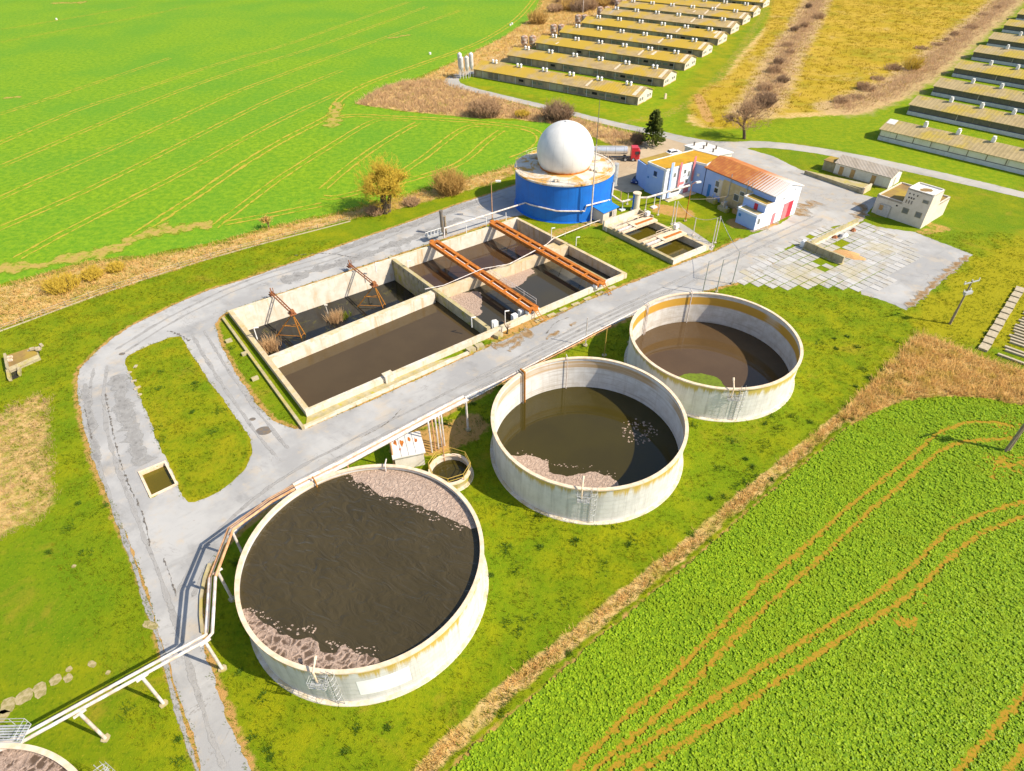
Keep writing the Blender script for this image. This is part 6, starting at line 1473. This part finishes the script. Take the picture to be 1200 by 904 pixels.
q = at(779.5,116); m = MB(); m.box((q.x, q.y, .7), (.7, .5, 1.4), .3); m.box((q.x, q.y, 1.5), (.5, .45, .25), .3); tag(m.build('marker_post', 'rim', None, tuple(q)), 'stubby pale marker post on the grass by the nearest barn gable', 'post')
b = at(683, 16); t = thing('street_lamp', 'distant pale lamp post beside the hedge and rusty silos', 'street lamp', tuple(b)); p = Part(t); m = MB(); m.tube([b, b+Vector((0, 0, 9))], .14, 6); p('pole', m, 'pipe'); m = MB(); m.box((b.x+.5, b.y, 9.1), (1.6, .6, .4)); p('lamp_head', m, 'lamp_head')
for k, (px, py) in enumerate(((504,64), (600,29), (598,30.5), (66.5,23.5), (505,63.5))):
    q = at(px, py); m = MB(); m.prism([(q.x+.55*math.cos(a)*random.uniform(.7, 1), q.y+.4*math.sin(a)) for a in np.linspace(0, 2*PI, 8)[:-1]], 0, .8); tag(m.build('white_bale', 'white', None, tuple(q)), ['white bale alone at the field edge near the lane', 'white bale beside the wheel ruts, right of two', 'white bale beside the wheel ruts, left of two', 'white bale in the far left of the big field', 'x'][k], 'bale') if k < 4 else None
# ------------------------------------------------------------------ vehicles
def wheel(p, par, x, y, r, w_, sgn):
    m = MB(); m.lathe([(r*.6, -w_/2), (r, -w_/2), (r, w_/2), (r*.6, w_/2)], (0, 0), 18); 
    V_ = [(x+a, y+c, r+b) for a, b, c in m.v]; mm = MB(); mm.add(V_, m.f); o = p('wheel', mm, 'rubber', par)
    m = MB(); m.tube([(x, y-w_*.52, r), (x, y+w_*.52, r)], r*.6, 12); p('rim', m, 'steel', o)
def car(label, mat, loc, rz):
    t = thing('parked_car', label, 'car'); p = Part(t)
    prof = [(-2.1, .35), (-2.12, .75), (-2.0, .95), (-1.75, 1.0), (-1.25, 1.42), (.35, 1.45), (1.05, .98), (1.95, .86), (2.12, .68), (2.12, .35)]
    m = MB(); n = len(prof); vs = []
    for y, s in ((-.86, 1), (-.80, 1), (.80, 1), (.86, 1)):
        for x, z in prof:
            yy = y*(.80 if z > 1.1 else 1.0); vs.append((x, yy, z if abs(y) < .85 else z-.03))
    fs = [(j*n+i, j*n+(i+1) % n, (j+1)*n+(i+1) % n, (j+1)*n+i) for j in range(3) for i in range(n)] + [tuple(range(n-1, -1, -1)), tuple(range(3*n, 4*n))]
    m.add(vs, fs); b = p('body', m, mat, smooth=False)
    m = MB(); m.add([(.42, -.66, 1.43), (1.02, -.74, 1.03), (1.02, .74, 1.03), (.42, .66, 1.43)], [(0, 1, 2, 3)]); m.v = [(x+.015, y, z+.015) for x, y, z in m.v]; p('windscreen', m, 'glass')
    m = MB(); m.add([(-1.28, -.64, 1.40), (-1.72, -.72, 1.04), (-1.72, .72, 1.04), (-1.28, .64, 1.40)], [(3, 2, 1, 0)]); m.v = [(x-.015, y, z+.015) for x, y, z in m.v]; p('rear_window', m, 'glass')
    for s in (-1, 1):
        m = MB(); m.add([(-1.2, s*.715, 1.37), (.3, s*.715, 1.39), (.85, s*.84, 1.05), (-1.55, s*.84, 1.02)], [(0, 1, 2, 3)]); m.v = [(x, y+s*.035, z) for x, y, z in m.v]; p('side_window', m, 'glass')
        m = MB(); m.box((2.08, s*.62, .72), (.12, .34, .15)); p('headlight', m, 'lamp_head'); m = MB(); m.box((-2.08, s*.66, .78), (.12, .26, .2)); p('tail_light', m, 'red')
        for x in (-1.3, 1.32): wheel(p, None, x, s*.80, .32, .2, s)
    t.location = loc; t.rotation_euler = (0, 0, rz); return t
car('dark blue car parked in the shade behind the works building', 'car_blue', (31.2, 149.2, 0), math.radians(235))
car('white car with a red tail parked behind the orange moss roof', 'car_white', (43.6, 167.0, 0), math.radians(25))
t = thing('tanker_truck', 'red lorry with a shiny silver tank trailer beside the blue tank', 'truck'); p = Part(t)
m = MB(); m.box((0, 0, .75), (11.5, .9, .35)); p('chassis', m, 'steel_dark')
m = MB(); m.prism([(4.3, -1.22), (6.35, -1.22), (6.5, -1.0), (6.5, 1.0), (6.35, 1.22), (4.3, 1.22)], .55, 2.9); cb = p('cab', m, 'truck_red')
m = MB(); m.prism([(4.35, -1.15), (6.05, -1.1), (6.05, 1.1), (4.35, 1.15)], 2.9, 3.5); p('roof_fairing', m, 'truck_red', cb)
m = MB(); m.box((6.52, 0, 2.25), (.06, 2.1, .85)); p('windscreen', m, 'glass', cb)
for s in (-1, 1):
    m = MB(); m.box((5.75, s*1.235, 2.25), (.95, .05, .75)); p('side_window', m, 'glass', cb); m = MB(); m.box((6.5, s*.85, .95), (.1, .4, .25)); p('headlight', m, 'lamp_head', cb); m = MB(); m.box((6.45, s*1.42, 2.3), (.2, .2, .6)); p('mirror', m, 'black', cb)
m = MB(); m.box((6.53, 0, 1.2), (.06, 1.9, .55)); p('grille', m, 'steel_dark', cb)
m = MB(); m.tube([(-6.0, 0, 2.55), (-5.8, 0, 2.55), (3.2, 0, 2.55), (3.4, 0, 2.55)], [.75, .98, .98, .75], 24); tk = p('tank', m, 'silver', smooth=True)
for x in (-4.5, -2.2, .2, 2.4): m = MB(); m.lathe([(.985, -.06), (1.02, -.06), (1.02, .06), (.985, .06)], (0, 0), 24); m.v = [(x+c, a, 2.55+b) for a, b, c in m.v]; p('tank_band', m, 'steel', tk)
m = MB(); m.box((-1.0, 0, 3.55), (6.5, .6, .06)); p('catwalk', m, 'steel', tk)
m = MB(); m.box((-5.9, 0, 1.3), (.35, 2.3, 1.3)); p('rear_box', m, 'blue_sheet')
for k in range(4): m = MB(); m.box((-6.09, -.85+.56*k, 1.3), (.04, .26, 1.25)); p('rear_stripe', m, 'white')
for k in range(5): m = MB(); m.tube([(-5.4+.5*k, -1.25, .6), (-5.2+.5*k, -1.3, 1.6)], .07, 6); p('hose', m, 'white')
for x in (-4.9, -3.7, -2.5, 4.9, 2.9):
    for s in (-1, 1): wheel(p, None, x, s*1.02, .5, .4, s)
t.location = (27.4, 164.0, 0); t.rotation_euler = (0, 0, math.radians(-3))

# ================================================================== trees and shrubs
def tube_np(V, F, a, b, r0, r1, k=5):
    d = b-a; L = d.length
    if L < 1e-6: return
    d = d/L; u = d.cross(Vector((.31, .2, .93))).normalized(); w_ = d.cross(u); o = len(V)
    for c, r in ((a, r0), (b, r1)):
        for j in range(k): an = 2*PI*j/k; q = c+(u*math.cos(an)+w_*math.sin(an))*r; V.append((q.x, q.y, q.z))
    for j in range(k): F.append((o+j, o+(j+1) % k, o+k+(j+1) % k, o+k+j))
def bare_tree(name, label, px, H, trunk_h, spread, twig, seed, levels=4, nb=3, leafy=0, twr=.035, stems=1, cat='tree', group=None, trunkmat='bark', haze=None):
    r = random.Random(seed); c = at(*px); t = thing(name, label, cat, tuple(c), 0, group); TV, TF, CV, CF = [], [], [], []
    tips = []
    def grow(a, d, L, rad, lv):
        segs = 3; q = a
        for s in range(segs):
            d2 = (d+Vector((r.uniform(-1, 1), r.uniform(-1, 1), r.uniform(-.5, .7)))*.16).normalized(); e = q+d2*(L/segs); r1 = rad*(1-.22*(s+1)/segs*1.4)
            if lv <= 1: tube_np(TV, TF, q, e, rad*(1-.22*s/segs*1.4), r1, 6)
            else: tube_np(CV, CF, q, e, max(twr*.7, rad*(1-.2*s)), max(twr*.6, r1), 3)
            q, d = e, d2
            if lv >= 1 and lv < levels and s < segs-1 or (lv == levels-1):
                if r.random() < .75: branch(q, d, L, rad, lv)
        for k in range(nb if lv < levels else 0): branch(q, d, L, rad, lv)
        tips.append(q)
    def branch(q, d, L, rad, lv):
        if lv >= levels: return
        ang = r.uniform(.35, .85)*spread; az = r.uniform(0, 2*PI); u = d.cross(Vector((.3, .5, .2))).normalized(); w_ = d.cross(u)
        nd = (d*math.cos(ang)+(u*math.cos(az)+w_*math.sin(az))*math.sin(ang)); nd.z = nd.z*.8+.18; nd.normalize(); grow(q, nd, L*r.uniform(.55, .8), rad*r.uniform(.45, .65), lv+1)
    for s in range(stems):
        d0 = Vector((r.uniform(-.3, .3)*(stems > 1), r.uniform(-.3, .3)*(stems > 1), 1)).normalized(); grow(Vector((c.x+r.uniform(-.4, .4)*(stems > 1), c.y+r.uniform(-.4, .4)*(stems > 1), -.1)), d0, trunk_h, H*.022+.07, 0)
    # fine twigs
    zmax = max(q.z for q in tips); sc = H/zmax
    TV = [(c.x+(x-c.x)*sc, c.y+(y-c.y)*sc, z*sc) for x, y, z in TV]; CV = [(c.x+(x-c.x)*sc, c.y+(y-c.y)*sc, z*sc) for x, y, z in CV]
    for q in tips:
        q = Vector((c.x+(q.x-c.x)*sc, c.y+(q.y-c.y)*sc, q.z*sc))
        for k in range(3):
            d = Vector((r.gauss(0, .6), r.gauss(0, .6), r.uniform(.1, 1))).normalized(); tube_np(CV, CF, q, q+d*r.uniform(.4, 1.0)*H*.09, twr, twr*.4, 3)
        for k in range(leafy):
            e = q+Vector((r.gauss(0, .45), r.gauss(0, .45), r.gauss(0, .35))); s = r.uniform(.05, .11); a1 = Vector((r.gauss(0, 1), r.gauss(0, 1), r.gauss(0, 1))).normalized()*s; a2 = a1.cross(Vector((r.gauss(0, 1), r.gauss(0, 1), 1))).normalized()*s; o = len(CV)
            CV.extend(tuple(e+v_) for v_ in (-a1-a2, a1-a2, a1+a2, -a1+a2)); CF.append((o, o+1, o+2, o+3))
    if haze:
        rx, cz, rz_, cnt = haze
        for k in range(cnt):
            while True:
                q = Vector((r.uniform(-1, 1), r.uniform(-1, 1), r.uniform(-1, 1)))
                if .15 < q.length < 1: break
            q = q*(q.length**-.35); w1 = 1+.16*math.sin(3*math.atan2(q.y, q.x)+seed)+.12*math.sin(5*q.z+seed)
            e = Vector((c.x+q.x*rx*w1*(.80+.2*(q.z < .2)), c.y+q.y*rx*w1*(.80+.2*(q.z < .2)), cz+q.z*rz_*w1)); d = (e-Vector((c.x, c.y, cz-rz_*.9))).normalized(); d = (d+Vector((r.gauss(0, .35), r.gauss(0, .35), r.gauss(0, .3)))).normalized()
            L = r.uniform(.6, 1.5)*rx*.16; a = e-d*L; tube_np(CV, CF, a, e, twr*.75, twr*.4, 3)
            for j in range(3):
                g = a.lerp(e, r.random()); tube_np(CV, CF, g, g+(d+Vector((r.gauss(0, .6), r.gauss(0, .6), r.gauss(0, .6)))).normalized()*L*.5, twr*.7, twr*.4, 3)
    p = Part(t); m = MB(); m.add(TV, TF); p('trunk', m, trunkmat, smooth=True); m = MB(); m.add(CV, CF); p('crown', m, twig)
    return t
bare_tree('bare_tree', 'tall budding golden tree in the dry strip left of the blue tank', (452,250), 11.0, 2.0, 1.25, 'twig_olive', 5, 4, 3, 3, .035, 3, haze=(6.4, 7.4, 5.7, 620))
bare_tree('bare_tree', 'rounded brown bare tree beside the lane and the meadow', (872,163), 9.0, 2.0, 1.2, 'twig_brown', 9, 4, 3, 2, .04, 1, haze=(5.4, 6.8, 4.8, 720))
bare_tree('sapling', 'small bare orange sapling at the big field edge', (316,268), 2.6, .8, 1.0, 'twig_orange', 12, 3, 3, 3, .03)
bare_tree('sapling', 'dead grey sapling growing from the basin kerb', (594,391), 2.4, .7, 1.0, 'twig_dark', 15, 3, 2, 0, .02)
def shrub(name, label, px, R, H, twig, seed, n=260, group=None, sq=1.0, ang=0.0, tw=.05):
    r = random.Random(seed); c = at(*px); t = thing(name, label, 'shrub', tuple(c), 0, group); V, F = [], []; S_, SF = [], []
    for k in range(n):
        a = r.uniform(0, 2*PI); q = math.sqrt(r.random()); bx, by = R*.55*q*math.cos(a), R*.55*q*math.sin(a)*sq
        d = Vector((bx*.9/R+r.gauss(0, .25), by*.9/R+r.gauss(0, .25), r.uniform(.7, 1.2))).normalized(); L = H*r.uniform(.55, 1.05)*(1-.35*q*q); a0 = Vector((bx, by, 0))
        e = a0+d*L*.6; f = e+(d+Vector((r.gauss(0, .3), r.gauss(0, .3), 0))).normalized()*L*.45
        tube_np(V, F, a0, e, tw, tw*.8, 3); tube_np(V, F, e, f, tw*.8, tw*.4, 3)
        for j in range(4):
            g = e.lerp(f, r.random()); h = g+Vector((r.gauss(0, .5), r.gauss(0, .5), r.uniform(.2, 1))).normalized()*L*r.uniform(.15, .35); tube_np(V, F, g, h, tw*.6, tw*.3, 3)
    for k in range(8):
        a = 2*PI*k/8; tube_np(S_, SF, Vector((.3*math.cos(a), .3*math.sin(a)*sq, -.1)), Vector((R*.4*math.cos(a), R*.4*math.sin(a)*sq, H*.45)), .09, .05, 5)
    ca, sa = math.cos(ang), math.sin(ang)
    def P_(l): return [(x*ca-y*sa+c.x, x*sa+y*ca+c.y, z) for x, y, z in l]
    p = Part(t); m = MB(); m.add(P_(V), F); p('crown', m, twig); m = MB(); m.add(P_(S_), SF); p('stem', m, 'bark'); return t
shrub('shrub', 'olive brown shrub in the dry strip between golden tree and blue tank', (527,226), 4.4, 6.0, 'twig_orange', 21, 420)
shrub('shrub', 'low pinkish brown shrub at the right foot of the golden tree', (482,240), 2.8, 1.9, 'twig_brown', 22, 200)
shrub('shrub', 'low brown scrub under the golden tree', (440,250), 3.4, 1.8, 'twig_brown', 23, 220)
shrub('shrub', 'wide reddish brown shrub in the pale reeds', (568,136), 7.4, 5.2, 'twig_brown', 24, 520, None, .6, -.3, .06)
shrub('shrub', 'dark rounded shrub behind the dome', (653,141), 6.4, 5.6, 'twig_dark', 25, 520, None, .7, 0, .06)
shrub('shrub', 'small olive shrub between the two wide shrubs', (612,137), 3.2, 2.2, 'twig_olive', 26, 240)
shrub('shrub', 'yellow green shrub in the left end of the dry strip', (75,338), 4.6, 2.6, 'twig_olive', 27, 330)
shrub('shrub', 'smaller yellow shrub in the dry strip', (110,325), 3.0, 2.0, 'twig_olive', 28, 240)
shrub('shrub', 'round golden shrub at the field side of the dry strip', (136,317), 2.6, 1.6, 'twig_olive', 29, 240)
shrub('shrub', 'dense dark brown bush beside the bare tree by the lane', (895,124), 4.4, 4.2, 'twig_dark', 30, 420, None, 1, 0, .06)
shrub('shrub', 'bushy sapling clump in the meadow near the right barns', (1068,82), 3.8, 5.6, 'twig_olive', 31, 160, None, 1, 0, .05)
shrub('shrub', 'dark little bush beside the conifer', (747,168), 2.2, 3.2, 'twig_dark', 32, 260)
GRP = 'brown scrub bushes along the meadow'
r = random.Random(77)
for k, (px, py) in enumerate(((912,98),(904,106),(915,84),(922,72),(926,60),(932,52),(938,40),(944,31),(950,20),(956,10),(962,2),(900,116),(886,122))):
    shrub('scrub_bush', 'brown leafless scrub bush in the band between barns and meadow', (px+r.uniform(-11, 9), py+r.uniform(-4, 4)), r.uniform(1.8, 5.4), r.uniform(1.2, 3.0), 'twig_brown' if k % 3 else 'twig_dark', 40+k, 170, GRP, 1, 0, .06)
for k in range(16):
    s = k/15; px = 985+(1180-985)*s; py = 127-119*s**1.05
    shrub('scrub_bush', 'low pinkish scrub bush on the meadow edge facing the right barns', (px+r.uniform(-10, 8), py+r.uniform(-9, 1)), r.uniform(1.8, 5.2), r.uniform(1.0, 2.4), 'twig_brown', 70+k, 150, 'low scrub on the right meadow edge', 1, 0, .06)
for k, (px, py) in enumerate(((650,14),(664,12),(678,14),(690,12),(704,8),(718,6),(660,3),(682,2),(700,0),(735,-2),(630,28))):
    shrub('hedge_bush', 'bushy brown hedge shrub behind the far silos', (px, py), r.uniform(5.5, 7.5), r.uniform(4, 6.5), ('twig_brown', 'twig_orange', 'twig_dark')[k % 3], 100+k, 220, 'hedge shrubs behind the far silos', 1, 0, .09)
# conifer
c = at(764, 171); t = thing('conifer', 'dark green conifer on the lawn beside the lane', 'tree', tuple(c)); p = Part(t); r = random.Random(6); V, F = [], []
Hc = 9.2
for k in range(190):
    z = .9+(Hc-1.1)*(k/190)**.9; a = r.uniform(0, 2*PI); L = (3.7*(1-z/Hc)**.75+.25)*r.uniform(.7, 1.1); tipz = z-.05*L+r.uniform(0, .5)
    for j in range(18):
        s = r.uniform(.2, 1); q = Vector((c.x+L*s*math.cos(a)+r.gauss(0, .16), c.y+L*s*math.sin(a)+r.gauss(0, .16), z+(tipz-z)*s+r.gauss(0, .12))); h = r.uniform(.10, .22)
        a1 = Vector((math.cos(a), math.sin(a), r.uniform(-.5, .5))).normalized()*h*1.5; a2 = Vector((r.gauss(0, 1), r.gauss(0, 1), r.gauss(0, .5))).cross(a1).normalized()*h*.7; o = len(V)
        V.extend(tuple(q+v_) for v_ in (-a1-a2, a1-a2, a1+a2*.6, -a1+a2)); F.append((o, o+1, o+2, o+3))
m = MB(); m.add(V, F); p('crown', m, 'needles'); m = MB(); m.tube([c, c+Vector((0, 0, Hc*.9))], [.2, .04], 7); p('trunk', m, 'bark')

# ================================================================== ground cover that nobody could count
tr_lines = [G(t) for t in near_tracks]
Q = scatter(FIELD_R, 23, [(l, .33) for l in tr_lines])
Q = Q[dist(Q, G([(1045,735),(1062,727),(1080,735)])) > RNG.uniform(.1, 2.0, len(Q))]
Q = Q[dist(Q, G([(1160,520),(1180,545),(1215,540)])) > RNG.uniform(0, 2.5, len(Q))]
vis = (Q[:, 0] < Q[:, 1]*.98+32) & (Q[:, 0] > -30); Q = Q[vis]; lf = np.sin(Q[:, 0]*.31+1.7*np.sin(Q[:, 1]*.17))+np.sin(Q[:, 1]*.43+Q[:, 0]*.11+2)+.8*np.sin(Q[:, 0]*.9-Q[:, 1]*.7); Q = Q[RNG.uniform(-2.2, 3.4, len(Q)) < lf+2.6]
n = len(Q); nl = 7; B = np.repeat(Q, nl, 0); a = RNG.uniform(0, 2*PI, n*nl); sz = np.repeat(RNG.uniform(.7, 1.35, n), nl)*RNG.uniform(.75, 1.25, n*nl)
L = .165*sz; wd = .064*sz; up = RNG.uniform(.25, 1.1, n*nl); dx, dy = np.cos(a), np.sin(a); px_, py_ = -dy, dx
V = np.zeros((n*nl, 6, 3)); z0 = .01
V[:, 0] = np.c_[B[:, 0]-px_*wd*.25, B[:, 1]-py_*wd*.25, np.full(n*nl, z0)]; V[:, 1] = np.c_[B[:, 0]+px_*wd*.25, B[:, 1]+py_*wd*.25, np.full(n*nl, z0)]
mx, my, mz = B[:, 0]+dx*L*.55, B[:, 1]+dy*L*.55, z0+L*up*.75
V[:, 2] = np.c_[mx+px_*wd, my+py_*wd, mz]; V[:, 3] = np.c_[mx-px_*wd, my-py_*wd, mz]
ex, ey, ez = B[:, 0]+dx*L*1.1, B[:, 1]+dy*L*1.1, z0+L*up*.7
V[:, 4] = np.c_[ex+px_*wd*.4, ey+py_*wd*.4, ez]; V[:, 5] = np.c_[ex-px_*wd*.4, ey-py_*wd*.4, ez]
i_ = np.arange(n*nl)*6; F = np.concatenate([np.c_[i_, i_+1, i_+2, i_+3], np.c_[i_+3, i_+2, i_+4, i_+5]])
npmesh('crop_leaves', V.reshape(-1, 3), F, 'crop_leaf', label='dense green crop plants covering the right field', cat='crop', kind='stuff')
def drygrass(name, polys, dens, h, wd, mat, label, nb=7, lean=.5, spread=.35, avoid=()):
    Q = np.concatenate([scatter(q, dens, avoid) for q in polys]); V_, F_ = blades(Q, nb, h, wd, lean, spread)
    return npmesh(name, V_, F_, mat, label=label, cat='dry grass', kind='stuff')
drygrass('dry_grass', [DRY['rright']], 5, .75, .08, 'straw', 'tall straw coloured grass in the corner between lawn and crop', 7, 1.1)
drygrass('dry_grass', [DRY['left']], 5, .30, .035, 'straw_pink', 'matted dry grass patch at the left edge', 6, 1.2)
drygrass('dry_grass', [DRY['hedge']], 2.4, .5, .07, 'straw', 'dry grass strip between big field and lawn', 6, 1.1)
drygrass('dry_grass', [DRY['reeds']], 1.3, .9, .13, 'straw_pink', 'pale reed bed at the corner of the big field', 7, 1.0, .6)
drygrass('dry_grass', [DRY['edge']], .8, .7, .14, 'straw', 'dry grass along the barn side of the big field', 6, 1.0, .6)
# ditch strip
dl = resample(DITCH, .16, False); dl = np.array(dl); dl = np.repeat(dl, 3, 0)+RNG.normal(0, .30, (len(dl)*3, 2)); ph = np.sin(dl[:, 0]*.5)+np.sin(dl[:, 1]*.9+1); dl = dl[RNG.uniform(-2.4, 2.2, len(dl)) < ph]
V_, F_ = blades(dl, 6, .38, .06, 1.1, .3); npmesh('dry_grass', V_, F_, 'straw', label='ragged strip of dry grass along the crop ditch', cat='dry grass', kind='stuff')
dk = np.array(resample([(x+.55, y-.45) for x, y in DITCH], .3, False)); dk = dk+RNG.normal(0, .3, dk.shape); V_, F_ = blades(dk, 6, .4, .06, .5, .3); npmesh('ditch_weed', V_, F_, 'tuft', label='green weeds along the field side of the dry strip', cat='weeds', kind='stuff')
sb = np.concatenate([np.repeat(np.array(resample(l, .5, False)), 9, 0) for l in SCRUB[:2]]); sb = sb+RNG.normal(0, 2.8, sb.shape); sb = sb[RNG.uniform(0, 1, len(sb)) < .45]; V_, F_ = blades(sb, 7, .9, .10, 1.0, .8)
npmesh('scrub', V_, F_, 'twig_brown', label='thin brown undergrowth between the scrub bushes', cat='undergrowth', kind='stuff')
Q = scatter(MEADOW, .22); V_, F_ = blades(Q, 8, .34, .16, 1.1, .9); npmesh('meadow_grass', V_, F_, 'meadow_tuft', label='tussocky yellow meadow beyond the lane', cat='meadow', kind='stuff')
# lawn tufts
LAWN = [(-75, 15), (60, 15), (100, 75), (105, 120), (-100, 120)]
Q = scatter(LAWN, 5.0); Q = Q[(np.abs(Q[:, 0]) < Q[:, 1]*.9+14)]
APRON = G([(1010,345),(1035,352),(1062,364),(1082,348),(1103,330),(1122,313),(1140,299),(1105,285),(1070,272),(1022,265),(1046,288),(1052,303),(1028,322),(1006,336)])
bad = np.zeros(len(Q), bool)
for poly in (FIELD_R, YARD, APRON, SLABS, [xy(q) for q in BAS], [xy(q) for q in SB], inset(TINYBOX, -.3), FIELD_L): bad |= inside(Q, poly)
bad |= inside(Q, ROAD) & ~inside(Q, inset(ISLAND, .15)); bad |= inside(Q, [xy(k0[0]), xy(k0[1]), xy(k0[2]), xy(bas(.4, 1)), xy(bas(0, 1)), xy(bas(0, 0))])
for c in (C1, C2, C3, C4): bad |= np.hypot(Q[:, 0]-c[0], Q[:, 1]-c[1]) < TR+.45
bad |= np.hypot(Q[:, 0]-GC[0], Q[:, 1]-GC[1]) < GR+.4; bad |= np.hypot(Q[:, 0]-SC[0], Q[:, 1]-SC[1]) < RS+.3
Q = Q[~bad]; wc = Q[RNG.integers(0, len(Q), 420)]; wc = wc[(wc[:, 1] < 84) & (wc[:, 0] > -55)]; wc = wc[(np.sin(wc[:, 0]*.23+1)+np.sin(wc[:, 1]*.31)) > -.3]
ck = np.repeat(wc, 22, 0)+RNG.normal(0, 1, (len(wc)*22, 2))*np.repeat(RNG.uniform(.12, .6, len(wc)), 22)[:, None]; okc = ~(inside(ck, ROAD) & ~inside(ck, ISLAND))
for c in (C1, C2, C3, C4): okc &= np.hypot(ck[:, 0]-c[0], ck[:, 1]-c[1]) > TR+.5
V_, F_ = blades(ck[okc], 5, .20, .06, .8, .12); npmesh('weed_clumps', V_, F_, 'weed', label='darker green weed clumps dotted over the lawns', cat='weeds', kind='stuff')
lf = np.sin(Q[:, 0]*.9+2*np.sin(Q[:, 1]*.35))+np.sin(Q[:, 1]*1.1+1.5*np.sin(Q[:, 0]*.4)); Q = Q[RNG.uniform(-2, 2, len(Q)) < lf+.6]
V_, F_ = blades(Q, 5, .17, .055, .8, .18); npmesh('grass_tufts', V_, F_, 'tuft', label='short mown grass with darker tufts over the lawns', cat='grass', kind='stuff')
# weedy fringe along road and yard edges
er = np.array(resample(ROAD, .22)+resample(ISLAND, .2)); er = er+RNG.normal(0, .16, er.shape); er = er[RNG.uniform(0, 1, len(er)) < .45]
bad = inside(er, [xy(q) for q in BAS]) | inside(er, YARD)
for c in (C1, C2, C3, C4): bad |= np.hypot(er[:, 0]-c[0], er[:, 1]-c[1]) < TR+.3
V_, F_ = blades(er[~bad], 5, .14, .05, .9, .15); npmesh('verge_grass', V_, F_, 'tuft', label='thin weedy grass fringe along the road edges', cat='grass', kind='stuff')
